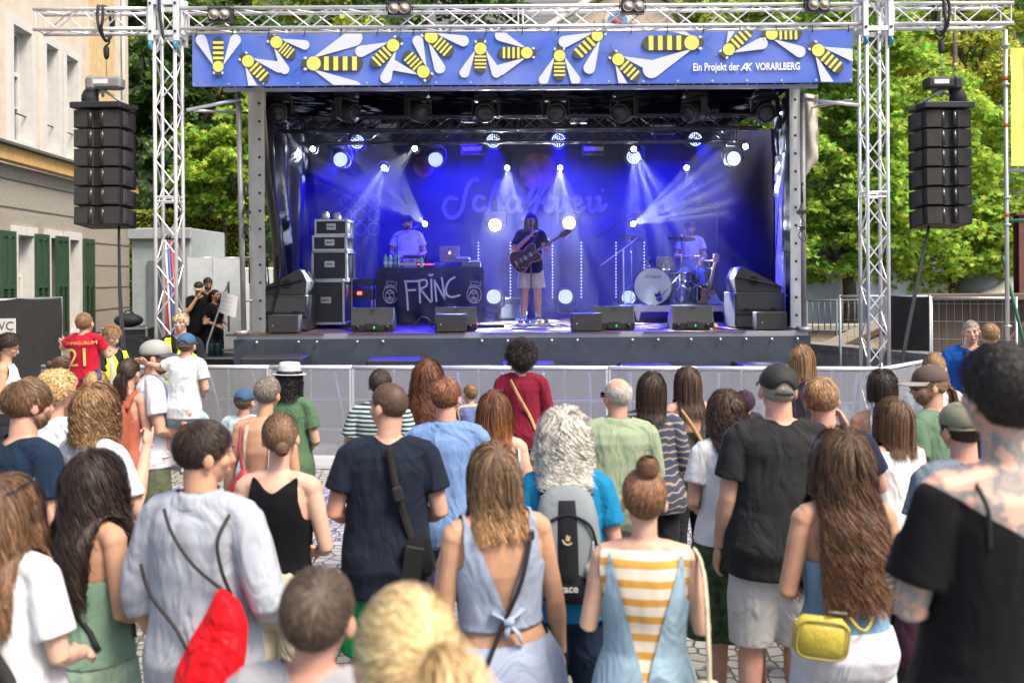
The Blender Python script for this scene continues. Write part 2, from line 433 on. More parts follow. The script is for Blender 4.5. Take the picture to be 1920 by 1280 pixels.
def make_hair(st, HM, pr, z_sh=1.43, shx=.16):
    """HM: 4x4 head matrix (unit body space).  returns v, f, col"""
    H = np.array(HM); hs = np.linalg.norm(H[:3, 0]); Hi = np.linalg.inv(H)
    toW = lambda q: q @ H[:3, :3].T+H[:3, 3]; toL = lambda p: (p-H[:3, 3]) @ Hi[:3, :3].T
    base = np.array(HC_[st['c']]) if isinstance(st['c'], str) else np.array(st['c'])
    tip = base*1.0 if 'tip' not in st else np.array(st['tip'])
    V, F, C = [], [], []
    def add(v, f, c):
        o = sum(len(a) for a in V); V.append(v); F.append(f+o); C.append(c)
    kind = st['k']; L = st.get('L', .06); n = int(st.get('n', 1300)*1.7); wave = st.get('wave', .0); vol = st.get('vol', .03); zr = st.get('zr', 0); wd = st.get('w', .0055)*.66
    # under-cap
    m = MB().ell(CC, CR*(1.045+.25*vol), 36, 28); v = np.array(m.v); f = np.array([q if len(q) == 4 else (*q, q[-1]) for q in m.f])
    v, f = cut(v, f, lambda c: hair_region(c, zr), 2)
    if kind == 'balding': v, f = cut(v, f, lambda c: (c[:, 2] < .062), 2)
    add(toW(v), f, np.tile(base*.7, (len(v), 1)))
    # roots
    d = sphere_dirs(n*4); q = CC+d*CR*1.03; k = hair_region(q, zr+.004)
    if kind == 'balding': k &= q[:, 2] < .058+rng.normal(0, .012, len(q))
    q, d = q[k][:n], d[k][:n]; N = len(q)
    shade = np.clip(rng.normal(1, .42, N), .3, 2.4)[:, None]
    hi = (rng.random(N) < st.get('hi', .12))[:, None]
    col = base*shade*(1+hi*.9); crown = np.array(st.get('crown', (.01, -.045, .10)))
    tan = q-crown; tan -= d*(tan*d).sum(1, keepdims=True); tan /= np.linalg.norm(tan, axis=1, keepdims=True)+1e-6
    def clump(Pth, amt, K):
        cid = rng.integers(0, K, N); cen = rng.choice(N, K, replace=False); dist = np.linalg.norm(q[:, None, :]-q[cen][None], axis=2); cid = dist.argmin(1)
        T = Pth.shape[1]; t = np.linspace(0, 1, T)[None, :, None]
        tgt = Pth[cen[cid]]
        return Pth+(tgt-Pth)*amt*t**1.2, cid
    if kind in ('short', 'buzz', 'balding', 'messy'):
        T = 6; lift = st.get('lift', .10); ds = L/(T-1)
        pth = np.empty((N, T, 3)); p = toW(q*1.0); dd = (tan+d*lift+rng.normal(0, .16, (N, 3))) @ H[:3, :3].T; dd /= np.linalg.norm(dd, axis=1, keepdims=True)
        lf = (rng.uniform(.6, 1.2, N)*np.clip((q[:, 2]+.085)/.09, .22, 1))[:, None]; lay = 1.03+rng.uniform(0, 1, N)*(vol*2.2)*np.clip((q[:, 2]+.07)/.14, .10, 1)
        for t in range(T):
            pth[:, t] = p; dd = dd+rng.normal(0, .08+wave*2, (N, 3)); dd[:, 2] -= .10; dd /= np.linalg.norm(dd, axis=1, keepdims=True); p = p+dd*ds*lf*hs
            ql = (toL(p)-CC)/CR; e = np.linalg.norm(ql, axis=1); lo = np.minimum(lay, 1.03+.08*t+0*lay); k = e < lo; ql[k] *= (lo[k]/e[k])[:, None]; hi_ = lay+.035+lift*.25+(rng.random(N) < .06)*.07; k = e > hi_; ql[k] *= (hi_[k]/e[k])[:, None]; p = toW(ql*CR+CC)
        pth, _ = clump(pth, st.get('cl', .10), max(30, N//14))
        add(*ribbons(pth, np.full(N, wd*hs), H[:3, 3], col))
    elif kind in ('afro', 'curly'):
        T = 12; Rr = st.get('R', .07); pth = np.empty((N, T, 3)); lf = rng.uniform(.35, 1.0, N)[:, None]**.6
        ph = rng.uniform(0, 6.28, N)[:, None]; u = np.cross(d, rng.normal(0, 1, (N, 3))); u /= np.linalg.norm(u, axis=1, keepdims=True); v2 = np.cross(d, u)
        cr = st.get('cr', .010); drop = st.get('drop', 0.0); bump = (1+.12*np.sin(d[:, :1]*9+1)*np.sin(d[:, 1:2]*8)*np.cos(d[:, 2:]*7))
        for t in range(T):
            s = t/(T-1); a = ph+s*11
            qq = q+d*(Rr*s*lf*bump)*np.array((1, 1, 1.0))+(u*np.cos(a)+v2*np.sin(a))*cr*min(1, 3*s); qq[:, 2] -= drop*s*s
            pth[:, t] = toW(qq)
        add(*ribbons(pth, np.full(N, wd*hs), H[:3, 3], col, (1, .8)))
    elif kind in ('long', 'bob', 'half'):
        T = st.get('T', 14); pth = np.empty((N, T, 3)); p = toW(q)
        part = st.get('part', .25)
        tl = tan.copy(); 
        # hair combed back off the face, falling to both sides of the parting
        tl[:, 1] -= .35*np.clip(q[:, 1]+.03, 0, 1)*10*.3; tl[:, 0] += np.sign(q[:, 0]+1e-3)*part
        dd = (tl+d*.25) @ H[:3, :3].T; dd /= np.linalg.norm(dd, axis=1, keepdims=True)
        lay = 1.05+rng.uniform(0, 1, N)*vol*3+(rng.random(N) < .05)*.10; endz = st.get('end', 1.25)+rng.normal(0, st.get('rag', .018), N)
        zc = H[2, 3]; ln = (p[:, 2]-endz)+.075*np.clip(d[:, 2], 0, 1); ln = np.maximum(ln-.05, .05)[:, None]
        back = p[:, 1]*0
        ey = H[:3, :3] @ np.array((0, 1, 0)); ey = ey/np.linalg.norm(ey)
        for t in range(T):
            pth[:, t] = p; g = min(1, .28+.10*t)
            dd = dd*(1-g)+np.array((0, 0, -1.0))*g+rng.normal(0, .03+.2*wave, (N, 3))*np.array((1, 1, .3)); dd /= np.linalg.norm(dd, axis=1, keepdims=True)
            p = p+dd*ln/(T-1)
            ql = (toL(p)-CC)/CR; e = np.linalg.norm(ql, axis=1); k = e < lay; ql[k] *= (lay[k]/e[k])[:, None]; p = toW(ql*CR+CC)
            # keep clear of the neck and the torso
            m_ = p[:, 2] < 1.53
            if m_.any():
                cy = np.interp(p[:, 2], [a[0] for a in pr], [a[1] for a in pr]); rx = np.interp(p[:, 2], [a[0] for a in pr], [a[2] for a in pr])+.02+lay*.012; ry = np.interp(p[:, 2], [a[0] for a in pr], [a[3] for a in pr])+.022+(lay-1.05)*.12
                rx = np.maximum(rx, .07); ry = np.maximum(ry, .07)
                e = np.sqrt((p[:, 0]/rx)**2+((p[:, 1]-cy)/ry)**2)+1e-6; k = m_ & (e < 1)
                p[k, 0] = p[k, 0]+(p[k, 0]/e[k]-p[k, 0])*.25; p[k, 1] = cy[k]+np.sign(p[k, 1]-cy[k]-.02)*ry[k]*np.sqrt(np.clip(1-(p[k, 0]/rx[k])**2, .05, 1))
                sx = np.clip(p[:, 0], -shx, shx); dz = p[:, 2]-z_sh; dy = p[:, 1]; rr = np.sqrt(dz**2+dy**2+(p[:, 0]-sx)**2)+1e-6; k = rr < .082
                p[k, 1] = dy[k]/rr[k]*.082; p[k, 2] = z_sh+dz[k]/rr[k]*.082
            if 'back' in st:   # swept behind the ears
                fl = toL(p); k = fl[:, 1] > st['back']; fl[k, 1] = fl[k, 1]+(st['back']-fl[k, 1])*.5; fl[k & (fl[:, 2] > -.02), 1] += 0; p = np.where((k & (fl[:, 2] < .03))[:, None], toW(fl), p)
        pth, cid = clump(pth, st.get('cl', .42)*.45, max(40, N//14))
        if wave:
            ph = (cid*2.399)[:, None]+rng.normal(0, .5, N)[:, None]; s = np.linspace(0, 1, T)[None]; fr = st.get('fr', 3.5)*(1+.25*np.sin(cid*1.7))[:, None]
            a = ph+s*fr*6.28; amp = wave*np.clip(s*2.5, 0, 1)
            pth[..., 0] += np.cos(a)*amp; pth[..., 1] += np.sin(a)*amp*.8
        cc = col
        add(*ribbons(pth, np.full(N, wd), np.array((0, 0, 1.4)), cc, (1, .5)))
        if 'tip' in st:
            zz = V[-1][:, 2]; k = np.clip((zc-.02-zz)/(zc-st.get('end', 1.25)), 0, 1)[:, None]; C[-1] = C[-1]*(1-k)+(C[-1]/base*tip)*k
    if kind in ('bun', 'pony', 'half'):
        tie = np.array(st.get('tie', (0, -.085, .05))); tdir = (tie-CC)/CR; tdir /= np.linalg.norm(tdir)
        if kind != 'half':
            T = 9; pth = np.empty((N, T, 3)); lay = 1.04+rng.uniform(0, 1, N)[:, None]*vol
            for t in range(T):
                s = (t/(T-1))**1.0; x = d*(1-s)+tdir*s+rng.normal(0, .012, (N, 3)); x /= np.linalg.norm(x, axis=1, keepdims=True); pth[:, t] = toW(CC+x*CR*(lay+.05*s+.06*math.sin(s*PI)*st.get('puff', .5)))
            add(*ribbons(pth, np.full(N, wd*hs), H[:3, 3], col, (1, .7)))
        n2 = int(st.get('n2', 420)*1.6); c2 = base*np.clip(rng.normal(1.15, .3, n2), .5, 2.2)[:, None]; tw = tie
        if kind == 'bun':
            rb = st.get('rb', .036); cen = tie+tdir*CR/np.linalg.norm(CR)*rb*.9; T = 14
            ax = sphere_dirs(n2)*.7+tdir; ax /= np.linalg.norm(ax, axis=1, keepdims=True); u = np.cross(ax, sphere_dirs(n2)); u /= np.linalg.norm(u, axis=1, keepdims=True); v2 = np.cross(ax, u)
            rad = rb*rng.uniform(.72, 1.05, n2)[:, None]; st0 = rng.uniform(0, 6.28, n2)[:, None]; h0 = rng.uniform(-.55, .55, n2)[:, None]
            pth = np.empty((n2, T, 3))
            for t in range(T):
                a = st0+t/(T-1)*3.6; pth[:, t] = toW(cen+(u*np.cos(a)+v2*np.sin(a))*rad*np.sqrt(1-h0**2)+ax*rad*h0)
            core = MB().ell(cen, rb*.82, 14, 10); vv = np.array(core.v); ff = np.array([q_ if len(q_) == 4 else (*q_, q_[-1]) for q_ in core.f])
            add(toW(vv), ff, np.tile(base*.6, (len(vv), 1)))
            add(*ribbons(pth, np.full(n2, wd*hs), toW(cen[None])[0], c2, (1, .7)))
        else:
            T = 14; Lp = st.get('Lp', .22); out = tdir @ H[:3, :3].T; out /= np.linalg.norm(out)
            p = toW(tie[None]+rng.normal(0, .008, (n2, 3))+tdir*.012); dd = out*st.get('kick', .7)+rng.normal(0, st.get('spread', .22), (n2, 3)); pth = np.empty((n2, T, 3)); lf = rng.uniform(.75, 1.1, n2)[:, None]
            for t in range(T):
                pth[:, t] = p; dd = dd*.8+np.array((0, 0, -.33))*(.6+.1*t)+rng.normal(0, .03+wave, (n2, 3)); nn = dd/np.linalg.norm(dd, axis=1, keepdims=True); p = p+nn*Lp/T*lf*hs
                ql = (toL(p)-CC)/CR; e = np.linalg.norm(ql, axis=1); k = e < 1.12; ql[k] *= (1.12/e[k])[:, None]; p = toW(ql*CR+CC)
            if st.get('pw'):
                s = np.linspace(0, 1, T)[None]; ph = rng.integers(0, 12, n2)[:, None]*.9; pth[..., 0] += np.cos(ph+s*16)*st['pw']*s; pth[..., 2] += np.sin(ph+s*16)*st['pw']*s*.5
            add(*ribbons(pth, np.full(n2, wd*hs*1.1), np.array(H[:3, 3]), c2, (1, .4)))
    return np.concatenate(V), np.concatenate(F), np.concatenate(C)
def cap_meshes(HM, col, brimcol, par, k, back=False, opening=True, brim=.085, flat=False):
    """baseball cap; brim towards the face (or to the back)"""
    s = -1 if back else 1
    m = MB().ell((0, -.004, .030), (.089, .108, .088 if not flat else .082), 40, 24); v = np.array(m.v); f = np.array([q if len(q) == 4 else (*q, q[-1]) for q in m.f])
    v, f = cut(v, f, lambda c: c[:, 2] > .022-.14*np.clip(-c[:, 1]*s, 0, .2)*1.0-.0, 3)
    if opening: v, f = cut(v, f, lambda c: ~((c[:, 1]*s < 0) & (np.hypot(c[:, 0]/.036, (c[:, 2]-.018)/.034) < 1)), 3)
    V2 = np.array([tuple(HM @ Vector(p)) for p in v])*k
    o = link('cap', np_mesh('cap', V2, f, [col]), par)
    sol = o.modifiers.new('t', 'SOLIDIFY'); sol.thickness = .003*k
    b = MB(); n = 14
    def fn(a, t):
        ang = PI*(a*.86+.07); x = math.cos(ang)*.088; y = math.sin(ang)*.105*s
        e = brim*t*math.sin(ang)**.8
        return HM @ Vector((x*(1+.05*t), y+e*s, .026-.022*t*0-.9*x*x*t*1.6-.012*t))
    b.sheet(fn, 20, 6)
    b.v = [tuple(Vector(p)*k) for p in b.v]
    ob = obj('brim', b, brimcol, o, True); sm = ob.modifiers.new('t', 'SOLIDIFY'); sm.thickness = .004*k
    x = MB(); x.ell((0, 0, .118 if not flat else .112), (.008, .008, .004), 10, 6)
    x.v = [tuple((HM @ Vector(p))*k) for p in x.v]; obj('cap_button', x, brimcol, o, True)
    x = MB()
    if opening: x.tube([(.038*math.cos(a), s*(-.098-.006*math.sin(a)), -.004+0*a) for a in np.linspace(0, PI, 9)], .007, 6)
    x.v = [tuple((HM @ Vector(p))*k) for p in x.v]; obj('cap_strap', x, brimcol, o, True) if opening else None
    return o
def glasses(HM, par, k, on_head=False, m=None):
    m = m or mat('sunglasses_black', (.01, .01, .012), .12, var=0)
    g = MB(); dy, dz = (0, 0) if not on_head else (-.05, .085)
    rx = R(-35) if on_head else 0
    for s in (-1, 1):
        g.box((s*.034, .108+dy, -.006+dz), (.05, .005, .036), (rx, 0, s*R(-8)), bev=.002)
        g.tube([(s*.06, .104+dy, .0+dz), (s*.083, .06+dy, .0+dz), (s*.086, -.02+dy, -.002+dz*.8)], .0028, 6)
    g.tube([(-.012, .110+dy, dz), (.012, .110+dy, dz)], .003, 6)
    g.v = [tuple((HM @ Vector(p))*k) for p in g.v]
    return obj('sunglasses', g, m, par, True)
def person(label, px, py, s, h=None, yaw=0, fem=False, skin=0, bw=1.0, head=(0, 0, 0), hair=None, arms=('front', 'front'), hands=('relax', 'relax'), top=None, bottom=None,
           shoes=(.6, .6, .6), legs=None, hs=None, child=False, loc=None, group=None, z0=None, lean=0, face=False, beard=None, glass=None, capd=None, voxel=.0068, lift=0, hide_legs=False):
    """px,py photo pixel of the top of the head, s photo pixels per metre at its distance"""
    if loc is None:
        Y = FPX/s; tp = P(px, py, Y); gz = ground_z(Y) if z0 is None else z0
        if h is None: h = tp.z-gz
        loc = (tp.x, Y, gz)
    k = h/1.75
    hs = hs if hs is not None else (1.0/k)**.55*(.93 if fem else .965)
    pr = prof(fem, bw); shx, shz = (.152, 1.425) if fem else (.175, 1.42); shx *= (bw+1)/2
    jr = random.Random(int(px*7+py)); tl = (jr.uniform(-2, 2), jr.uniform(-2.2, 2.2))
    if head == (0, 0, 0): head = (R(jr.uniform(-12, 12)), R(jr.uniform(-3, 5)), R(jr.uniform(-6, 6)))
    if z0 is None or True:
        d_ = Euler((R(tl[0]), R(tl[1]), yaw)).to_matrix() @ Vector((0, 0, h)); loc = (loc[0]-d_.x, loc[1]-d_.y, loc[2])
    root = thing('person', label, 'person' if not child else 'child', loc, yaw, group, rot=(R(tl[0]), R(tl[1]), yaw))
    af = .86 if fem else 1.0; af *= (bw+1)/2
    # ---- body
    b = MB()
    b.loft([ring(z, 0, cy, rx, ry) for z, cy, rx, ry in pr])
    hc = Vector((0, .022, 1.75-.112*hs-.0))
    HM = Matrix.Translation(hc) @ head_mat(head, hs)
    HX = lambda p: HM @ Vector(p)
    b.tube([(0, -.008, 1.43), (0, .0, 1.50), HX((0, -.012, -.05))], [.072*af, .056*af, .054*af], 16)
    for sg in (-1, 1):
        b.tube([(0, -.01, 1.455), (sg*.08, -.008, 1.45), (sg*(shx), -.004, shz)], [.055*af, .052*af, .055*af], 12)
        if fem: b.ell((sg*.068, .085, 1.265), (.062*bw, .05*bw, .058), 12, 8)
        b.ell((sg*.075, -.07, .885), (.082*bw, .065, .085), 12, 8); b.ell((sg*.078*af, -.066, 1.335), (.045, .028, .07), 12, 8, (0, sg*R(12), 0))
    HD = MB(); HD.T = HM
    HD.ell(CC, CR, 28, 20); HD.ell((0, .028, -.045), (.061, .064, .070), 20, 14); HD.ell((0, .058, -.098), (.028, .024, .020), 12, 8)
    for sg in (-1, 1):
        HD.ell((sg*.036, .058, -.032), (.030, .032, .028), 12, 8); HD.ell((sg*.081, -.004, -.020), (.010, .021, .031), 12, 8, (R(12), 0, sg*R(-18)))
        HD.ell((sg*.028, .080, .010), (.026, .018, .011), 10, 6)
    HD.tube([(0, .086, .004), (0, .100, -.020), (0, .110, -.040), (0, .098, -.052)], [.009, .012, .0155, .012], 10)
    HD.ell((0, .087, -.071), (.024, .014, .008), 10, 6); HD.ell((0, .085, -.081), (.021, .014, .008), 10, 6)
    b.v += HD.v; b.f += [tuple(i+len(b.v)-len(HD.v) for i in f) for f in HD.f]; b.m += HD.m
    AR = []
    for sg, a, hp in ((-1, arms[0], hands[0]), (1, arms[1], hands[1])):
        if isinstance(a, str): e, w_ = ARMS[a]; e = (sg*(e[0]-(.02 if fem else 0)), e[1], e[2]); w_ = (sg*w_[0], w_[1], w_[2])
        else: e, w_ = a
        sh = (sg*shx, -.004, shz)
        b.ell(J(sh, e, .04), (.054*af, .056*af, .056*af), 14, 10)
        b.tube([sh, J(sh, e, .25), J(sh, e, .6), e, J(e, w_, .25), J(e, w_, .7), w_], [.052*af, .051*af, .045*af, .040*af, .042*af, .032*af, .026*af], 12)
        AR.append((sg, sh, e, w_, hp))
    if legs is None: legs = [((-.09, 0, .86), (-.105, .012, .49), (-.115, -.02, .085), (-.13, .13, .03)), ((.09, 0, .86), (.105, .012, .49), (.115, -.02, .085), (.13, .13, .03))]
    for hp, kn, an, toe in legs:
        b.tube([hp, J(hp, kn, .4), J(hp, kn, .85), kn, J(kn, an, .3), J(kn, an, .7), an], [.092*bw, .084*bw, .062, .056, .058, .044, .036], 14)
        b.tube([J(an, toe, -.25), J(an, toe, .3), J(an, toe, .8)], [.036, .034, .03], 10)
    v, f = fuse(b, voxel, 2)
    hb = MB()
    for sg, sh, e, w_, hp in AR:
        d = Vector(w_)-Vector(e); d.normalize(); n = Vector((-sg, 0, 0)) if abs(d.z) > .6 else Vector((0, 0, -1)) if hp != 'point' else Vector((-sg*.3, 0, -1))
        side = Vector((0, 1, 0)) if abs(d.z) > .6 else Vector((0, 0, 1))
        if abs(d.z) <= .6: n = Vector((-sg*.2, -.9, -.3))
        hand_mb(hb, w_, d, n, side, hp, .95 if fem else 1.05)
    hv, hf = fuse(hb, .0045, 1)
    o = len(v); v = np.concatenate([v, hv]); f = np.concatenate([f, hf+o]); mi = np.zeros(len(f), np.int32)
    fb = MB(); fb.T = HM
    for sg in (-1, 1):
        fb.mi = 1; fb.ell((sg*.030, .0855, -.0075), (.0115, .006, .0055), 10, 8)
        fb.mi = 2; fb.ell((sg*.030, .0905, -.0075), (.0052, .0025, .0052), 8, 6)
        fb.mi = 4; fb.tube([(sg*.014, .099, .012), (sg*.030, .100, .017), (sg*.046, .090, .012)], [.003, .004, .002], 6)
    fb.mi = 3; fb.ell((0, .0965, -.0715), (.021, .006, .0055), 10, 6); fb.ell((0, .094, -.0805), (.018, .007, .006), 10, 6)
    fv = np.array([tuple(p) for p in fb.v]); ff = np.array([q if len(q) == 4 else (*q, q[-1]) if len(q) == 3 else q[:4] for q in fb.f]); o = len(v)
    v = np.concatenate([v, fv]); f = np.concatenate([f, ff+o]); mi = np.concatenate([mi, np.array(fb.m, np.int32)])
    hcol = HC_['brown'] if not hair else (HC_[hair['c']] if isinstance(hair['c'], str) else hair['c'])
    bm_ = mat('brow_%02d%02d' % (int(hcol[0]*99), int(hcol[2]*99)), hcol, .7, var=0)
    link('body', np_mesh('body', v*k, [tuple(dict.fromkeys(q)) for q in f.tolist()], [skin_m(skin), EYEW, EYED, LIP, bm_], mi=mi), root)
    # ---- hair, beard
    ho = None
    if hair:
        hv, hf, hcl = make_hair(hair, HM, pr, shz+.005, shx)
        ho = link('hair', np_mesh('hair', hv*k, [tuple(dict.fromkeys(q)) for q in hf.tolist()], [HAIRM], col=hcl), root)
        if hair['k'] in ('bun', 'pony', 'half') and 'band' in hair:
            tie = Vector(hair.get('tie', (0, -.085, .05))); td = (tie-Vector(CC)).normalized(); g = MB(); u, v2 = frame(td)
            g.tube([HM @ (tie+td*.008+(u*math.cos(a)+v2*math.sin(a))*.017) for a in np.linspace(0, 2*PI, 13)], .006, 6, cap=False); g.v = [tuple(Vector(p)*k) for p in g.v]
            obj('hair_tie', g, mat('hair_tie_%s' % hair['band'], {'black': (.02, .02, .02), 'peach': (.6, .36, .28)}[hair['band']], .8), ho, True)
    if beard:
        d = sphere_dirs(2500); q = np.array((0, .030, -.050))+d*np.array((.064, .068, .074)); kk = (q[:, 2] < -.055+.0*q[:, 1]) & (q[:, 1] > -.01) & ~((abs(q[:, 0]) < .022) & (q[:, 2] > -.088) & (q[:, 1] > .07)); q, d = q[kk], d[kk]
        H = np.array(HM); N = len(q); T = 4; pth = np.empty((N, T, 3)); dd = d*.5+np.array((0, .1, -.7))+rng.normal(0, .25, (N, 3)); dd /= np.linalg.norm(dd, axis=1, keepdims=True)
        for t in range(T): pth[:, t] = (q+dd*beard*t/(T-1)) @ H[:3, :3].T+H[:3, 3]
        c = np.array(hcol)*np.clip(rng.normal(1, .25, N), .5, 2)[:, None]; bv, bf, bc = ribbons(pth, np.full(N, .005), H[:3, 3], c)
        link('beard', np_mesh('beard', bv*k, bf, [HAIRM], col=bc), root)
    if glass: glasses(HM, root, k, glass == 'head')
    if capd: cap_meshes(HM, capd['m'], capd.get('bm', capd['m']), root, k, capd.get('back', False), capd.get('open', True), capd.get('brim', .075), capd.get('flat', False))
    # ---- trousers / skirt
    bt = bottom or {'k': 'pants', 'm': fabric('dark_jeans', (.03, .04, .07))}
    wz = bt.get('waist', 1.0); lo = bt.get('loose', .02); m = MB()
    if bt['k'] in ('pants', 'shorts'):
        zb = bt.get('hem', .50 if bt['k'] == 'shorts' else .06)
        m.loft([ring(z, 0, prof_at(pr, z)[0], prof_at(pr, z)[1]+.010+lo*.2, prof_at(pr, z)[2]+.012+lo*.2) for z in np.linspace(.79, wz, 8)])
        for sg in (-1, 1): m.ell((sg*.075, -.066, .885), (.086*bw, .068, .086), 12, 8)
        for hp, kn, an, toe in legs:
            pts = [hp, J(hp, kn, .5), kn, J(kn, an, .5), an]; rr = [.102*bw, .094*bw+lo*.4, .066+lo, .060+lo*.9, .048+lo*.8]
            L1 = (Vector(kn)-Vector(hp)).length; L2 = (Vector(an)-Vector(kn)).length
            if zb > .47 and bt['k'] == 'shorts':
                t = min(1, (.86-zb)/.37); pts = [hp, J(hp, kn, t*.5), J(hp, kn, t)]; rr = [.102*bw, .094*bw+lo*.6, .078*bw+lo*1.3]
            elif bt['k'] == 'shorts':
                t = (.49-zb)/.40; pts = pts[:3]+[J(kn, an, t)]; rr = rr[:3]+[.064+lo]
            m.tube(pts, rr, 18)
        nm = 'trousers' if bt['k'] == 'pants' else 'shorts'
        v, f = fuse(m, .010, 2)
    else:
        zb = bt.get('hem', .5); fl = bt.get('flare', .10); nf = bt.get('folds', 13); rings = []
        for j in range(17):
            t = j/16; z = wz+(zb-wz)*t; cy, rx, ry = prof_at(pr, max(z, .86)); a0 = .004+.022*min(1, t*2)
            rg = ring(z, 0, cy, rx+.014+fl*t+.015*math.sin(min(1, t*3)*PI/2), ry+.014+fl*.9*t+.02*math.sin(min(1, t*3)*PI/2), 96, 2.1)
            rg = [(x*(1+a0*3*math.sin(nf*2*PI*q/96+2*math.sin(q*.3))*.5/max(.15, 1)), y*(1+a0*3*math.sin(nf*2*PI*q/96+2*math.sin(q*.3))*.5), zz) for q, (x, y, zz) in enumerate(rg)]
            rings.append(rg)
        m.loft(rings[::-1], cap=False); v = np.array(m.v); f = np.array(m.f); nm = 'skirt'
    v = v*k; link(nm, np_mesh(nm, v, f, [bt['m']]), root)
    # ---- shoes
    sm = mat('shoe_%02d%02d%02d' % tuple(int(c*50) for c in shoes), shoes, .6)
    for hp, kn, an, toe in legs:
        q = MB(); a = Vector(an); t = Vector(toe); d = (t-a); 
        q.tube([a-d*.28+Vector((0, 0, -.01)), a+d*.1, a+d*.55, a+d*.95, a+d*1.12], [.036, .045, .040, .034, .02], 12); q.ell(a+d*.35+Vector((0, 0, -.028)), (.045, .135, .018), 12, 6, Vector((0, 1, 0)).rotation_difference(Vector((d.x, d.y, 0)) if Vector((d.x, d.y, 0)).length > .02 else Vector((0, 1, 0))).to_matrix())
        sv, sf = fuse(q, .009, 1); link('shoe', np_mesh('shoe', sv*k, sf, [sm]), root)
    # ---- top
    tp_ = top or {'k': 'tee', 'm': fabric('white_tee', (.8, .8, .8))}
    off = tp_.get('off', .009); loose = tp_.get('loose', .02)*.75; hem = tp_.get('hem', .84); sl_ = tp_.get('sleeve', .62); m = MB(); kd = tp_['k']
    rr = []
    for z in np.linspace(hem, 1.30, 9):
        cy, rx, ry = prof_at(pr, max(z, .86)); t = (1.30-z)/.45
        _, rx2, ry2 = prof_at(pr, 1.28)
        wdr = max(rx, (rx2+rx)/2)*min(1, tp_.get('str', 1))+rx*(1-min(1, tp_.get('str', 1)))
        rr.append(ring(z, 0, cy, wdr+off+loose*min(1, t*1.5), max(ry, (ry2+ry)/2 if tp_.get('str', 1) else ry)+off+loose*min(1, t*1.5), 28))
    for z in (1.36, 1.42, 1.46, 1.49, 1.51):
        cy, rx, ry = prof_at(pr, z); rr.append(ring(z, 0, cy, rx+off, ry+off*1.1, 28))
    m.loft(rr)
    if fem:
        for sg in (-1, 1): m.ell((sg*.068, .085, 1.262), (.062*bw+off, .05*bw+off, .058+off), 12, 8)
    for sg, sh, e, w_, hp in AR:
        m.tube([(0, -.01, 1.457), (sg*.08, -.008, 1.452), (sg*shx, -.004, shz)], [.055*af+off, .052*af+off, .055*af+off], 12)
        m.ell(J(sh, e, .05), (.055*af+off,)*3, 14, 10)
        if kd == 'tee':
            m.tube([sh, J(sh, e, .3), J(sh, e, sl_)], [.054*af+off, .056*af+off+.004, .054*af+off+.012], 16)
        elif kd == 'long':
            n_ = tp_.get('len', .5); m.tube([sh, J(sh, e, .3), J(sh, e, .75), e, J(e, w_, n_*.6), J(e, w_, n_)], [.056*af+off, .057*af+off+.004, .052*af+off+.004, .050*af+off, .048*af+off, .046*af+off], 16)
            q1, q2 = J(e, w_, n_-.12), J(e, w_, n_+.02); m.tube([q1, q2], [.052*af+off, .054*af+off], 16)
        else: m.tube([sh, J(sh, e, .3)], [.054*af+off, .050*af+off], 14)
    if tp_.get('hood'): m.tube([(.10, -.03, 1.49), (.05, -.09, 1.47), (-.05, -.09, 1.47), (-.10, -.03, 1.49)], .03, 10)
    v, f = fuse(m, tp_.get('vox', .0085), 2)
    nz = tp_.get('neck', 1.478)
    if kd in ('tee', 'long') and 'keep' not in tp_:
        v, f = cut(v, f, lambda c: (c[:, 2] < nz+.25*c[:, 1]*0-.35*np.clip(c[:, 1]+.02, 0, .1)+.03*(np.hypot(c[:, 0]/.9, c[:, 1]) > .070*af+off)) | (np.abs(c[:, 0]) > .09))
    else:
        v, f = cut(v, f, tp_['keep'], 10)
        if kd == 'tank': v, f = cut(v, f, lambda c: np.abs(c[:, 0]) < shx+.05, 2)
    # soft creases
    amp = tp_.get('fold', .0045)
    nn = np.array([mnoise.noise(Vector((p[0]*7+px*.01, p[1]*7, p[2]*3.2))) for p in v]); nr = v.copy(); nr[:, 2] = 0; nr /= np.linalg.norm(nr, axis=1, keepdims=True)+.05
    n3 = np.array([mnoise.noise(Vector((p[0]*16, p[1]*16+px*.01, p[2]*7+p[0]*9))) for p in v])
    v = v+nr*((np.maximum(nn, -.3)*amp*2.2+n3*amp)[:, None])
    to = link(tp_.get('name', 'shirt'), np_mesh('top', v*k, f, [tp_['m']]), root)
    if tp_.get('collar'):
        cm = MB(); cm.lathe([(.068*af+.006, 1.462), (.066*af+.004, 1.50), (.060*af+.004, 1.515), (.064*af+.012, 1.498), (.078*af+.012, 1.462)], (0, .002, 0), 28, cap=False); cm.v = [tuple(Vector(p)*k) for p in cm.v]; obj('collar', cm, tp_['m'], to, True)
    INFO[root.name] = dict(k=k, pr=pr, HM=HM, off=off+loose*.6, h=h)
    return root
INFO = {}
def strap_pts(info, a, b, off=.02, front=False, n=12, mid=None):
    """points over the back (or chest) from (x,z) a to (x,z) b"""
    k = info['k']; out = []
    for i in range(n+1):
        t = i/n; x = a[0]+(b[0]-a[0])*t; z = a[1]+(b[1]-a[1])*t
        y = back_y(info['pr'], x, min(z, 1.455), info['off']+off, front)
        if z > 1.42: y = y*(1-.0)
        out.append((x*k, y*k, z*k))
    return out
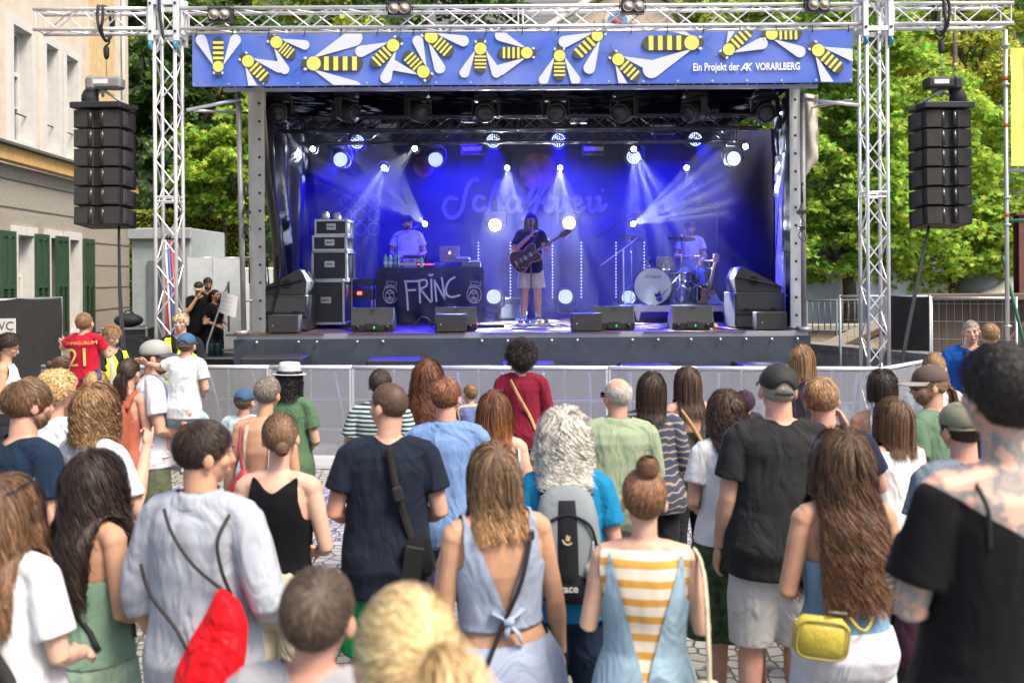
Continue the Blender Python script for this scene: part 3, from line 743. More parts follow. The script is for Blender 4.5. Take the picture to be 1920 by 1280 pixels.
def strap(root, m, a, b, wd=.02, off=.008, both=True, name='strap', parent=None):
    inf = INFO[root.name]; k = inf['k']; g = MB()
    pb = strap_pts(inf, a, b, off); pf = strap_pts(inf, a, b, off+.004, True)
    top_ = [(a[0]*k, 0, (a[1]+.035)*k)]
    loop = pf[::-1]+top_+pb if both else [(a[0]*k, .03*k, (a[1]+.03)*k)]+pb
    g.tube(loop, wd/2, 6, flat=.3) if wd < .014 else ribbon_loop(g, loop, wd, .004)
    return obj(name, g, m, parent or root, True)
def ribbon_loop(g, pts, wd, th):
    pts = [Vector(p) for p in pts]; A = []; n = len(pts); c = sum(pts, Vector())/n
    for i, p in enumerate(pts):
        d = (pts[min(i+1, n-1)]-pts[max(i-1, 0)]).normalized(); o = Vector((p.x-0, p.y-0, 0)); o = o.normalized() if o.length > .02 else Vector((0, 0, 1))
        if abs(p.y) < .05: o = (o+Vector((0, 0, 1))).normalized()
        s = d.cross(o).normalized(); o = s.cross(d).normalized()
        A.append([p+s*wd/2+o*th, p+s*wd/2, p-s*wd/2, p-s*wd/2+o*th])
    g.loft(A)
# ================================================================== THE SETTING
def cobble(name, c1, c2, scale, rough=.8):
    m, nt, p = newmat(name); N = nt.nodes.new; L = nt.links.new; tc = N('ShaderNodeTexCoord')
    nz = N('ShaderNodeTexNoise'); nz.inputs['Scale'].default_value = 1.2; L(tc.outputs['Object'], nz.inputs[0])
    wv = N('ShaderNodeVectorMath'); wv.operation = 'SCALE'; wv.inputs['Scale'].default_value = .25; L(nz.outputs['Color'], wv.inputs[0])
    ad = N('ShaderNodeVectorMath'); L(tc.outputs['Object'], ad.inputs[0]); L(wv.outputs[0], ad.inputs[1])
    v = N('ShaderNodeTexVoronoi'); v.feature = 'DISTANCE_TO_EDGE'; v.inputs['Scale'].default_value = scale; v.inputs['Randomness'].default_value = .55; L(ad.outputs[0], v.inputs['Vector'])
    v2 = N('ShaderNodeTexVoronoi'); v2.inputs['Scale'].default_value = scale; v2.inputs['Randomness'].default_value = .55; L(ad.outputs[0], v2.inputs['Vector'])
    r = N('ShaderNodeValToRGB'); r.color_ramp.elements[0].position = .02; r.color_ramp.elements[0].color = (*[c*.5 for c in c1], 1); r.color_ramp.elements[1].position = .10; r.color_ramp.elements[1].color = (1, 1, 1, 1); L(v.outputs['Distance'], r.inputs[0])
    mx = N('ShaderNodeMix'); mx.data_type = 'RGBA'; mx.inputs[6].default_value = (*c1, 1); mx.inputs[7].default_value = (*c2, 1)
    sp = N('ShaderNodeSeparateColor'); L(v2.outputs['Color'], sp.inputs[0]); L(sp.outputs[0], mx.inputs[0])
    mu = N('ShaderNodeMix'); mu.data_type = 'RGBA'; mu.blend_type = 'MULTIPLY'; mu.inputs[0].default_value = .75; L(mx.outputs[2], mu.inputs[6]); L(r.outputs[0], mu.inputs[7]); L(mu.outputs[2], p.inputs['Base Color'])
    b = N('ShaderNodeBump'); b.inputs['Distance'].default_value = .03; b.inputs['Strength'].default_value = .8; L(r.outputs[0], b.inputs['Height']); L(b.outputs[0], p.inputs['Normal']); p.inputs['Roughness'].default_value = rough
    return m
g = MB(); ys = [-14, -4, 0, 1, 1.6, 2.0, 2.4, 2.7, 3.0, 3.3, 3.7, 5, 8, 12, 20, 34]
g.sheet(lambda a, t: Vector((-40+80*a, ys[int(round(t*15))], ground_z(ys[int(round(t*15))]))), 8, 15)
struct('ground', g, cobble('cobbles', (.34, .33, .30), (.24, .235, .215), 9.5))
g = MB()
def hillf(a, t):
    x = -70+140*a; y = 34+70*t; z = -0.2+34*t**.8+2.5*mnoise.noise(Vector((x*.05, y*.05, 0)))*min(1, t*4)
    return Vector((x, y, z))
g.sheet(hillf, 40, 24); struct('hillside', g, mat('hill_earth', (.02, .035, .012), .95, var=.5, vscale=1), True)
# ------------------------------------------------------------------ leaves and trees
def leafmat(name):
    m, nt, p = newmat(name); N = nt.nodes.new; L = nt.links.new
    at = N('ShaderNodeAttribute'); at.attribute_name = 'col'; tr = N('ShaderNodeBsdfTranslucent'); mx = N('ShaderNodeMixShader'); o = [n for n in nt.nodes if n.type == 'OUTPUT_MATERIAL'][0]
    L(at.outputs['Color'], p.inputs['Base Color']); L(at.outputs['Color'], tr.inputs[0]); p.inputs['Roughness'].default_value = .55; p.inputs['Specular IOR Level'].default_value = .25
    mx.inputs[0].default_value = .5; L(p.outputs[0], mx.inputs[1]); L(tr.outputs[0], mx.inputs[2]); L(mx.outputs[0], o.inputs[0]); return m
LEAFM = leafmat('leaf'); BARK = mat('bark', (.09, .065, .045), .9, var=.4, vscale=12, bump=1, bscale=20)
def leaves(name, pts, size, col, par, star=False, droop=.5, var=.35, hue=.25):
    n = len(pts); nrm = rng.normal(0, 1, (n, 3)); nrm[:, 2] = np.abs(nrm[:, 2])+.5; nrm[:, 1] -= .4; nrm /= np.linalg.norm(nrm, axis=1, keepdims=True)
    a = rng.normal(0, 1, (n, 3)); a[:, 2] -= droop; a -= nrm*(a*nrm).sum(1, keepdims=True); a /= np.linalg.norm(a, axis=1, keepdims=True); b = np.cross(nrm, a); s = size*rng.uniform(.6, 1.25, n)[:, None]
    if star:   # palmate leaf: five lobes
        out = [(0, -.5), (.22, -.1), (.62, -.15), (.30, .12), (.45, .55), (.12, .30), (0, .75), (-.12, .30), (-.45, .55), (-.30, .12), (-.62, -.15), (-.22, -.1)]
    else: out = [(0, -.6), (.32, -.05), (.18, .4), (0, .65), (-.18, .4), (-.32, -.05)]
    K = len(out); V = np.stack([pts+(a*y+b*x)*s+nrm*(-abs(x)*.25)*s for x, y in out], 1).reshape(-1, 3)
    F = (np.arange(n)[:, None]*K+np.arange(K)[None]).tolist()
    c = np.array(col)[None]*np.exp(rng.normal(0, var, (n, 1))); c = c*(1+rng.normal(0, hue, (n, 1))*np.array([[1.0, .15, .0]]))
    return link(name, np_mesh(name, V, F, [LEAFM], col=np.repeat(np.clip(c, .004, .8), K, 0), smooth=False), par)
def tree(label, x, y, h, lobes, n, size, col, name='tree', tr=.22, star=False, per=130, group=None, z0=0, spread=.5, var=.35):
    t = thing(name, label, 'tree', (x, y, z0), 0, group)
    m = MB(); tops = []
    m.tube([(0, 0, -.2), (.04, .02, h*.18), (-.06, .05, h*.4), (.05, 0, h*.62), (0, 0, h*.85)], [tr*1.25, tr, tr*.8, tr*.55, tr*.15], 12)
    for c, r in lobes:
        c = Vector(c); st = Vector((0, 0, min(max(c.z-r[2]*1.1, h*.15), h*.6))); mid = (st+c)/2+Vector((0, 0, -.15)); m.tube([st, mid, c], [tr*.45, tr*.3, tr*.1], 8)
        for _ in range(5):
            d = Vector(sphere_dirs(1)[0]); m.tube([mid+(c-mid)*random.random(), c+Vector((d.x*r[0], d.y*r[1], d.z*r[2]))*.8], [tr*.14, tr*.03], 5)
    obj('trunk', m, BARK, t, True)
    P_ = []; tot = sum(r[0]*r[1]*r[2] for c, r in lobes)
    for c, r in lobes:
        k = max(3, int(n*r[0]*r[1]*r[2]/tot/per)); cc = sphere_dirs(k)*np.array(r)*rng.uniform(.45, 1.0, (k, 1))**.6+np.array(c)
        for q in cc:
            rad = spread*rng.uniform(.6, 1.4); pp = sphere_dirs(per)*rng.uniform(0, 1, (per, 1))**.5*np.array((rad, rad, rad*.45)); pp[:, 2] -= .35*(np.hypot(pp[:, 0], pp[:, 1])/rad)**2*rad; P_.append(q+pp)
    leaves('crown', np.concatenate(P_), size, col, t, star, var=var)
    return t
GREEN = (.20, .34, .05); DG = (.08, .15, .03); YG = (.30, .36, .05)
# forest on the hill behind everything (a mass nobody could count)
n = 46000; xx = rng.uniform(-34, 34, n); tt = rng.uniform(0, 1, n)**1.3*.55; P_ = np.array([tuple(hillf((x_+70)/140, t_)) for x_, t_ in zip(xx, tt)])
cl = np.array([mnoise.noise(Vector((p[0]*.22, p[1]*.22, p[2]*.3))) for p in P_]); P_[:, 2] += rng.uniform(.2, 4.2, n)*(1+cl*1.2)+1.0; P_[:, 1] -= rng.uniform(0, 2, n)
fo = leaves('forest', P_, .42, (.09, .15, .035), None, False, var=.5); tag(fo, 'dense green hillside forest far behind the stage', 'forest', kind='stuff')
GB = 'trees behind the left truss tower'; GR = 'broadleaf trees on the right'
def at(px, py, Y): return P(px, py, Y)
c = at(330, 250, 27)
tree('tall dark green tree behind the left truss tower', c.x, 27, 11, [((0, 0, 6.2), (2.6, 2, 2.6)), ((-1.2, .4, 8.8), (2.2, 2, 2.2)), ((1.6, -.2, 8.2), (2.2, 2, 2.4)), ((.4, 0, 4.2), (2.2, 1.6, 1.3))], 20000, .22, DG, group=GB, spread=.6)
c = at(420, 330, 24)
tree('bright yellow-green young tree beside the stage\'s left wall', c.x, 24, 6.2, [((0, 0, 5.0), (1.3, 1.1, 1.3)), ((.5, 0, 6.4), (1.0, .9, 1.0)), ((-.3, 0, 4.4), (.8, .7, .5))], 9000, .15, (.28, .42, .05), tr=.08, star=True, per=90, group=GB, spread=.35)
c = at(545, 20, 34)
tree('yellow-green tree showing above the banner at the left', c.x, 34, 13.5, [((0, 0, 10.8), (3.4, 2, 2.6)), ((-3, 0, 11.5), (2.4, 2, 2.4))], 7000, .28, YG, spread=.7)
c = at(700, 10, 40)
tree('dark green tree showing above the banner in the middle', c.x, 40, 15.5, [((0, 0, 12.5), (4, 2, 3)), ((3.5, 0, 13.2), (3.2, 2, 2.6))], 8000, .32, DG, spread=.9)
c = at(1330, 20, 34)
tree('yellow-green tree showing above the banner at the right', c.x, 34, 13.5, [((0, 0, 10.8), (3.2, 2, 2.6)), ((3, 0, 11.2), (2.6, 2, 2.6))], 8000, .26, YG, spread=.7)
# the two big maples at the right
c = at(1590, 300, 19)
tree('tall maple with bright green leaves directly behind the right truss tower', c.x, 19, 9, [((-.2, 0, 4.6), (1.5, 1.3, 1.7)), ((.3, .2, 6.4), (1.4, 1.2, 1.6)), ((-.5, 0, 3.1), (1.4, 1.1, .9)), ((.8, -.2, 3.4), (1.3, 1.1, 1.0)), ((.2, .2, 7.8), (1.2, 1, 1.2))], 26000, .125, (.32, .50, .07), star=True, per=90, group=GR, tr=.14, spread=.38)
c = at(1790, 250, 20)
tree('broad maple with drooping branches behind the right speaker array', c.x, 20, 9, [((-.4, 0, 5.2), (1.6, 1.4, 1.5)), ((-.5, -.3, 3.0), (1.7, 1.3, 1.0)), ((.7, 0, 3.9), (1.6, 1.3, 1.2)), ((1.0, 0, 3.2), (1.2, 1, .7))], 24000, .125, (.36, .52, .07), star=True, per=90, group=GR, tr=.16, spread=.40)
c = at(1800, 80, 24)
tree('yellowing tree with feathery leaves high behind the right speaker array', c.x, 24, 11, [((0, 0, 8.0), (2.2, 1.6, 1.7)), ((1.8, 0, 6.8), (1.6, 1.3, 1.3)), ((-1.8, 0, 8.8), (1.7, 1.4, 1.5)), ((1.2, 0, 9.6), (2.2, 1.3, 1.0))], 24000, .13, (.52, .55, .09), per=110, group=GR, tr=.16, spread=.42)
c = at(1900, 120, 30)
tree('dark conifer-like tree deep behind the scaffold banner', c.x, 30, 13, [((0, 0, 6.0), (3.0, 2, 3.4)), ((-1, 0, 9.8), (3, 2, 2.6))], 12000, .22, DG, group=GR, spread=.6)
c = at(1660, 150, 28)
tree('mid green tree filling the gap between the right truss tower and the speaker array', c.x, 28, 12, [((0, 0, 5.6), (3.0, 2, 3.2)), ((-1.0, 0, 9.2), (3.0, 2, 2.6)), ((-3, 0, 6), (2.2, 2, 3))], 16000, .20, GREEN, group=GR, spread=.55)
# hedge
h0, h1 = at(236, 490, 25), at(460, 490, 25); n = 14000
hd = thing('hedge', 'clipped green hedge above the grey container at left', 'hedge', ((h0.x+h1.x)/2, 25, 0)); wl = (h1.x-h0.x)/2+.3
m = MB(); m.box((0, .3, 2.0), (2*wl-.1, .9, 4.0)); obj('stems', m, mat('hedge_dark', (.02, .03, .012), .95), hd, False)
q = np.stack([rng.uniform(-wl, wl, n), -.18+rng.normal(0, .05, n), rng.uniform(0, 4.05, n)], 1); q2 = np.stack([rng.uniform(-wl, wl, 2500), rng.uniform(-.2, .8, 2500), 4.03+rng.normal(0, .04, 2500)], 1)
leaves('foliage', np.concatenate([q, q2]), .085, (.36, .44, .06), hd, var=.45)
# ------------------------------------------------------------------ left building
FA_, FB_ = -8.136, -.071
def fY(px): return FA_/((px-960)/FPX-FB_)
def fpt(px, py, out=0):
    Y = fY(px); p = P(px, py, Y); return Vector((FA_+FB_*Y, Y, p.z))
U = Vector((FB_, 1, 0)).normalized(); NRM = Vector((U.y, -U.x, 0))     # along the wall (away), outward (+X)
O = Vector((FA_+FB_*9, 9, 0)); YE = fY(243); LEN = (YE-9)/U.y
def wl_(Y): return (Y-9)/U.y
bld = thing('town_house', 'cream stucco town house with rusticated grey ground floor and green shutters at left', 'building', tuple(O)); BR = Matrix((NRM, U, Vector((0, 0, 1)))).transposed()
bld.rotation_euler = BR.to_euler()        # local x = outward, y = along the wall, z up
STU = mat('cream_stucco', (.58, .50, .41), .9, var=.10, vscale=3, bump=.6, bscale=60); GRY = mat('rough_render', (.36, .33, .28), .95, var=.25, vscale=25, bump=3, bscale=45, detail=6); WHT_ = mat('white_trim', (.58, .57, .55), .75, var=.06); OCH = mat('ochre_trim', (.55, .34, .12), .8); GLS = mat('window_glass', (.10, .12, .14), .08, var=0, spec=.8); SHUT = mat('shutter_green', (.028, .070, .038), .55)
zc = 4.42
wins = []   # (y0, y1, z0, z1) openings
def wpx(p0, p1, yt, yb):
    a, b = wl_(fY(p0)), wl_(fY(p1)); zt = fpt(p0, yt).z; zb = fpt(p0, yb).z; return (a, b, zb, zt)
up = [wpx(22, 56, 45, 262), wpx(84, 106, 80, 240), wpx(122, 143, 100, 258)]; dn = [wpx(28, 58, 440, 640), wpx(90, 106, 450, 640), wpx(126, 143, 455, 640)]
# one uniform size per storey
for lst, zt, zb in ((up, up[0][3], up[0][2]), (dn, dn[0][3], dn[0][2])):
    for i in range(3): lst[i] = (lst[i][0], lst[i][1], zb, zt)
def wall_holes(mb, y0, y1, z0, z1, holes, th=.45, x=0):
    ysx = sorted({y0, y1, *[h for q in holes for h in q[:2]]}); zs = sorted({z0, z1, *[h for q in holes for h in q[2:]]})
    for i in range(len(ysx)-1):
        for j in range(len(zs)-1):
            cy, cz = (ysx[i]+ysx[i+1])/2, (zs[j]+zs[j+1])/2
            if any(q[0] < cy < q[1] and q[2] < cz < q[3] for q in holes): continue
            mb._add([(x, ysx[i], zs[j]), (x, ysx[i+1], zs[j]), (x, ysx[i+1], zs[j+1]), (x, ysx[i], zs[j+1])], [(0, 1, 2, 3)])
    for a, b, c_, d in holes:
        for s_ in ((a, c_, a, d), (b, c_, b, d), (a, c_, b, c_), (a, d, b, d)):
            mb._add([(x, s_[0], s_[1]), (x, s_[2], s_[3]), (x-th, s_[2], s_[3]), (x-th, s_[0], s_[1])], [(0, 1, 2, 3)])
ar = wpx(170, 214, 110, 330); YW1 = wl_(YE)
m = MB(); wall_holes(m, 0, YW1, zc+.35, 11, up+[ar]); m._add([(0, YW1, zc), (-6, YW1, zc), (-6, YW1, 11), (0, YW1, 11)], [(0, 1, 2, 3)]); obj('upper_wall', m, STU, bld, False, fix=False)
m = MB(); wall_holes(m, 0, YW1, 0, zc, dn); m._add([(0, YW1, 0), (-6, YW1, 0), (-6, YW1, zc), (0, YW1, zc)], [(0, 1, 2, 3)]); obj('ground_floor_wall', m, GRY, bld, False, fix=False)
m = MB()
for z in np.arange(.5, zc-.2, .52):
    for a, b in ((0, dn[0][0]), (dn[0][1], dn[1][0]), (dn[1][1], dn[2][0]), (dn[2][1], YW1)) if z < dn[0][3]+.05 else ((0, YW1),):
        m.box((.004, (a+b)/2, z), (.008, b-a-.02, .028))
obj('joint_lines', m, mat('joint_dark', (.10, .09, .08), .9), bld, False)
m = MB(); m.box((.10, YW1/2, zc+.16), (.22, YW1+.2, .26)); obj('cornice', m, OCH, bld, False)
m = MB(); m.box((.13, YW1/2, zc+.325), (.34, YW1+.3, .05)); obj('cornice_flashing', m, mat('flashing', (.10, .12, .12), .5), bld, False)
m = MB(); m.box((.035, (ar[0]+ar[1])/2-.05, 8.6), (.07, 1.5, 4.8)); obj('pilaster', m, mat('ochre_wall', (.58, .42, .22), .85), bld, False)
def window(q, arch=False, shut=False):
    a, b, z0, z1 = q; w_ = b-a; fr = MB(); t = .17
    for c_, s_ in (((a-t/2), t), ((b+t/2), t)): fr.box((.03, c_, (z0+z1)/2), (.08, s_, z1-z0+2*t))
    fr.box((.032, (a+b)/2, z1+t/2), (.084, w_-.004, t)); fr.box((.07, (a+b)/2, z0-t/2-.01), (.16, w_+.02 if not shut else w_, t*.8))
    fr.box((-.17, b-.008, (z0+z1)/2), (.33, .016, z1-z0)); fr.box((-.17, a+.008, (z0+z1)/2), (.33, .016, z1-z0)); fr.box((-.17, (a+b)/2, z1-.008), (.33, w_-.04, .016)); fr.box((-.17, (a+b)/2, z0+.008), (.33, w_-.04, .016))
    o = obj('window', fr, WHT_, bld, False)
    s = MB(); x = -.20
    s.box((x, a+.04, (z0+z1)/2), (.06, .08, z1-z0)); s.box((x, b-.04, (z0+z1)/2), (.06, .08, z1-z0)); s.box((x, (a+b)/2, (z0+z1)/2), (.07, .09, z1-z0-.1))
    for z in (z0+.04, z1-.04, z0+(z1-z0)*.62): s.box((x+.004, (a+b)/2, z), (.06, w_-.16, .08))
    for z in (z0+(z1-z0)*.32,): s.box((x+.006, (a+b)/2, z), (.04, w_-.16, .03))
    obj('sash', s, WHT_, o, False); g_ = MB(); g_.box((x-.02, (a+b)/2, (z0+z1)/2), (.01, w_, z1-z0)); obj('pane', g_, GLS, o, False)
    if not shut:
        r_ = MB(); r_.tube([(-.05, a, z0+.55), (-.05, b, z0+.55)], .015, 6); obj('window_rail', r_, mat('iron', (.05, .05, .055), .5, metal=.6), o, True)
    if shut:
        for y0, sg in ((a-t-.02, -1), (b+t+.02, 1)):
            if sg == 1 and q is not dn[2]: continue
            sh = MB(); ww = .60; c_ = y0+sg*ww/2; xx_ = .095
            for e in (-1, 1): sh.box((xx_, c_+e*(ww/2-.04), (z0+z1)/2), (.05, .08, z1-z0+.1))
            sh.box((xx_, c_, (z0+z1)/2), (.05, .07, z1-z0+.1))
            for z in (z0, z1, z0+(z1-z0)*.52): sh.box((xx_, c_, z), (.048, ww-.1, .10))
            for z in np.arange(z0+.1, z0+(z1-z0)*.48, .055): sh.box((xx_, c_, z), (.012, ww-.12, .05), (0, R(35), 0))
            sh.box((xx_-.01, c_, z0+(z1-z0)*.76), (.02, ww-.14, (z1-z0)*.42)); obj('shutter', sh, SHUT, bld, False)
    return o
for q in up: window(q)
for q in dn: window(q, shut=True)
a, b, z0, z1 = ar; m = MB(); cy = (a+b)/2; r = (b-a)/2
# arched window: spandrels fill the corners above the spring line
zs = z1-r*.9
for s_ in (-1, 1):
    pl = [(s_*r, 0)]+[(s_*r*math.cos(t), r*.9*math.sin(t)) for t in np.linspace(0, PI/2, 9)]+[(0, r*.9+.01), (s_*r, r*.9+.01)]
    m._add([(-.001, cy+p[0], zs+p[1]) for p in pl], [tuple(range(len(pl)))])
    m._add([(-.40, cy+s_*r*math.cos(t), zs+r*.9*math.sin(t)) for t in np.linspace(0, PI/2, 9)]+[(-.001, cy+s_*r*math.cos(t), zs+r*.9*math.sin(t)) for t in np.linspace(0, PI/2, 9)], [(i, i+1, i+10, i+9) for i in range(8)])
obj('arch_reveal', m, mat('ochre_wall', (0, 0, 0)), bld, False, fix=False)
m = MB(); m.box((-.36, cy, (z0+z1)/2), (.05, .07, z1-z0)); m.box((-.36, cy, zs), (.056, b-a, .07)); m.box((-.36, cy, (z0+zs)/2), (.052, b-a, .05))
for s_ in (-1, 1): m.box((-.36, cy+s_*(r-.05), (z0+z1)/2), (.054, .08, z1-z0))
o = obj('arched_window', m, WHT_, bld, False); m = MB(); m.box((-.39, cy, (z0+z1)/2), (.01, b-a, z1-z0)); obj('pane', m, GLS, o, False)
m = MB(); m.tube([(.06, YW1-.55, zc+.3), (.06, YW1-.55, 11)], .045, 8); obj('downpipe', m, WHT_, bld, True)
# ------------------------------------------------------------------ houses behind the beam
hs_ = thing('slate_roof_house', 'house with a grey slate roof far behind above the banner', 'house', (P(930, 0, 42).x, 42, 0))
m = MB(); m.box((0, 3, 5.5), (9.5, 6, 11)); obj('wall', m, mat('far_wall', (.55, .5, .42), .9), hs_, False)
m = MB(); m._add([(-5, -.4, 10.6), (5.4, -.4, 10.9), (4.2, 4, 16), (-3, 4, 16)], [(0, 1, 2, 3)]); m._add([(-5, -.4, 10.5), (5.4, -.4, 10.8), (4.2, 4, 15.9), (-3, 4, 15.9)], [(0, 3, 2, 1)]); obj('roof', m, stripes('slate', (.10, .10, .105), (.17, .17, .18), 4.5, .8, wob=.5), hs_, False)
h2 = thing('pediment_house', 'pale house with a gabled pediment and a round painted crest above the banner', 'house', (P(1185, 0, 38).x, 38, 0))
m = MB(); m.prism([(-3.4, 0), (3.4, 0), (3.4, 12.0), (0, 14.2), (-3.4, 12.0)], (0, 4, 0), (1, 0, 0), (0, 0, 1), 4); obj('wall', m, mat('pale_pink_wall', (.60, .46, .36), .9), h2, False)
m = MB()
for s_ in (-1, 1): m.box((s_*1.85, -.1, 13.35), (4.1, .5, .22), (0, s_*R(32.5), 0))
obj('roof_edge', m, mat('pale_trim', (.7, .68, .62), .8), h2, False)
m = MB(); m.lathe([(.55, 0), (.55, -.06), (.44, -.08)], (-.6, -.01, 12.55), 24, 'Y'); o = obj('crest', m, mat('crest_ring', (.65, .6, .45), .6), h2, False); m = MB(); m.lathe([(.40, 0), (.40, -.02)], (-.6, -.09, 12.55), 24, 'Y'); m2 = obj('crest_field', m, mat('crest_blue', (.08, .2, .4), .6, var=.9, vscale=5), o, False)
m = MB(); m.box((-.6, -.13, 12.5), (.18, .02, .4)); m.box((-.6, -.131, 12.6), (.4, .02, .12)); obj('crest_charge', m, mat('crest_red', (.5, .06, .04), .6), o, False)
# ------------------------------------------------------------------ behind the left of the stage
CONT = mat('container_grey', (.30, .34, .36), .6, var=.08); CD = mat('container_dark', (.12, .14, .16), .6)
a, b = P(246, 428, 20), P(358, 600, 20); wd = b.x-a.x
ct = thing('site_container', 'light grey site container behind the left truss tower', 'container', ((a.x+b.x)/2, 20, 0))
m = MB(); m.box((0, 1.2, a.z/2), (wd, 2.4, a.z), bev=.02); obj('body', m, CONT, ct, False)
m = MB(); m.box((0, -.06, a.z-.12), (wd+.1, .12, .24), bev=.02); obj('roof_edge', m, CONT, ct, False)
m = MB(); m.box((.12, -.03, (a.z-.75)/2+.05), (wd*.62, .05, a.z-.75)); obj('open_doorway', m, CD, ct, False)
for i, c_ in enumerate(((.45, .03, .05), (.5, .5, .5), (.05, .1, .4), (.45, .03, .05))):
    o = thing('tent_pole', ('red', 'white', 'blue', 'dark red')[i]+' striped pole leaning against the container behind the left tower', 'pole', (P(318+i*7, 600, 19.6).x, 19.6, 0))
    m = MB(); m.tube([(0, 0, .0), (-.25-.02*i, .3, 3.1)], .028, 8); obj('shaft', m, mat('pole_%d' % i, c_, .5), o, True); m = MB(); m.tube([(-.25-.02*i, .3, 3.1), (-.257-.02*i, .308, 3.2)], .034, 8); obj('end_cap', m, mat('cap_plastic', (.03, .03, .03), .5), o, True)
# no-parking signs
def round_sign(px, py, Y, r, label, post=True):
    c_ = P(px, py, Y); o = thing('no_parking_sign', label, 'sign', (c_.x, Y, 0)); m = MB(); m.tube([(0, .03, 0), (0, .03, c_.z+r)], .025, 8); obj('post', m, ALU, o, True)
    m = MB(); m.box((0, 0, c_.z-.05), (r*2.3, .01, r*3.2), bev=.004); pl = obj('panel', m, WHT_, o, False)
    m = MB(); m.lathe([(r, -.006), (r, -.012)], (0, 0, c_.z+.02), 28, 'Y'); obj('red_disc', m, mat('sign_red', (.55, .02, .02), .5), pl, False)
    m = MB(); m.lathe([(r*.78, -.0125), (r*.78, -.016)], (0, 0, c_.z+.02), 28, 'Y'); obj('blue_disc', m, mat('sign_blue', (.02, .06, .35), .5), pl, False)
    m = MB(); m.box((0, -.018, c_.z+.02), (r*1.6, .003, r*.2), (0, R(45), 0)); obj('slash', m, mat('sign_red', (0, 0, 0)), pl, False); return o
ALU = mat('galvanised', (.52, .53, .54), .35, metal=.7, var=.06)
round_sign(362, 462, 21, .12, 'small no-parking sign on the container corner behind the stage'); round_sign(239, 565, 25, .27, 'large red and blue no-parking disc beside the town house corner')
FRM = mat('fence_tube', (.45, .47, .48), .4, metal=.6)
def mesh_fence(px0, px1, yt, Y, Y1, label, cover=None, name='site_fence', z0=0, ptop=.0):
    a, b = P(px0, yt, Y), P(px1, yt, Y1); o = thing(name, label, 'fence', (a.x, Y, z0)); d = Vector((b.x-a.x, Y1-Y, 0)); L_ = d.length; d.normalize(); zt = a.z-z0; f = MB()
    f.tube([(0, 0, 0), (0, 0, zt+ptop)], .021, 8); f.tube([d*L_, d*L_+Vector((0, 0, zt))], .021, 8); f.tube([(0, 0, zt-.02), d*L_+Vector((0, 0, zt-.02))], .021, 8); f.tube([(0, 0, .15), d*L_+Vector((0, 0, .15))], .021, 8); obj('frame', f, FRM, o, True)
    w_ = MB()
    for i in range(1, int(L_/.10)): w_.tube([d*(i*.10)+Vector((0, 0, .16)), d*(i*.10)+Vector((0, 0, zt-.03))], .0022, 4, cap=False)
    for z in np.arange(.35, zt, .25): w_.tube([Vector((0, 0, z)), d*L_+Vector((0, 0, z))], .0022, 4, cap=False)
    obj('wire_mesh', w_, FRM, o, False)
    if cover:
        n_ = Vector((d.y, -d.x, 0)); s = MB(); s.sheet(lambda u, v: d*(L_*(.01+.98*u))+Vector((0, 0, .1+(zt-.1)*v-(.03*abs(math.sin(u*L_*4)) if v > .95 else 0)))+n_*(.025+.02*mnoise.noise(Vector((u*L_*2, v*3, px0)))), 40, 16); c_ = obj('cover_sheet', s, cover, o, True)
    return o
WTARP = mat('white_tarp', (.55, .60, .64), .45, var=.06, bump=1, bscale=3); BTARP = mat('black_shade_cloth', (.018, .018, .02), .9, var=.2, vscale=8, bump=.5, bscale=200)
GF = 'site fence panels'
mesh_fence(352, 399, 482, 19, 19, 'fence panel with pale sheeting behind the standing crew', WTARP)['group'] = GF
mesh_fence(399.5, 452, 482, 19, 19.1, 'fence panel with pale sheeting next to the stage steps', WTARP)['group'] = GF
c_ = P(375, 500, 18.9); 
ct = thing('portable_cabin', 'white portable cabin with the number 4.2 beside the stage', 'cabin', (P(448, 500, 21).x, 21, 0)); m = MB(); m.box((0, 1, 1.25), (1.9, 2, 2.5), bev=.03); obj('body', m, mat('cabin_white', (.62, .66, .68), .5), ct, False)
m = MB(); m.box((-.2, -.02, 1.5), (.5, .03, 1.6)); obj('cabin_window', m, CD, ct, False); obj('cabin_number', text_mb('4.2', .28, (.42, -.01, 1.62), (1, 0, 0), (0, 0, 1), .006), mat('text_dark', (.04, .05, .05), .6), ct, False)
# black covered fence, far left, with WC sign
o = mesh_fence(-70, 114, 562, 11.0, 12.4, 'fence covered in black shade cloth at the left edge', BTARP, ptop=.1)
c_ = P(4, 612, 11.35); w_ = thing('toilet_sign', 'white WC sign on the black fence at the left edge', 'sign', (c_.x, 11.38, c_.z)); m = MB(); m.box((0, 0, 0), (.30, .006, .19), bev=.002); obj('panel', m, WHT_, w_, False); obj('lettering', text_mb('WC', .15, (0, -.004, 0), (1, 0, 0), (0, 0, 1), .002), mat('text_dark', (0, 0, 0)), w_, False)
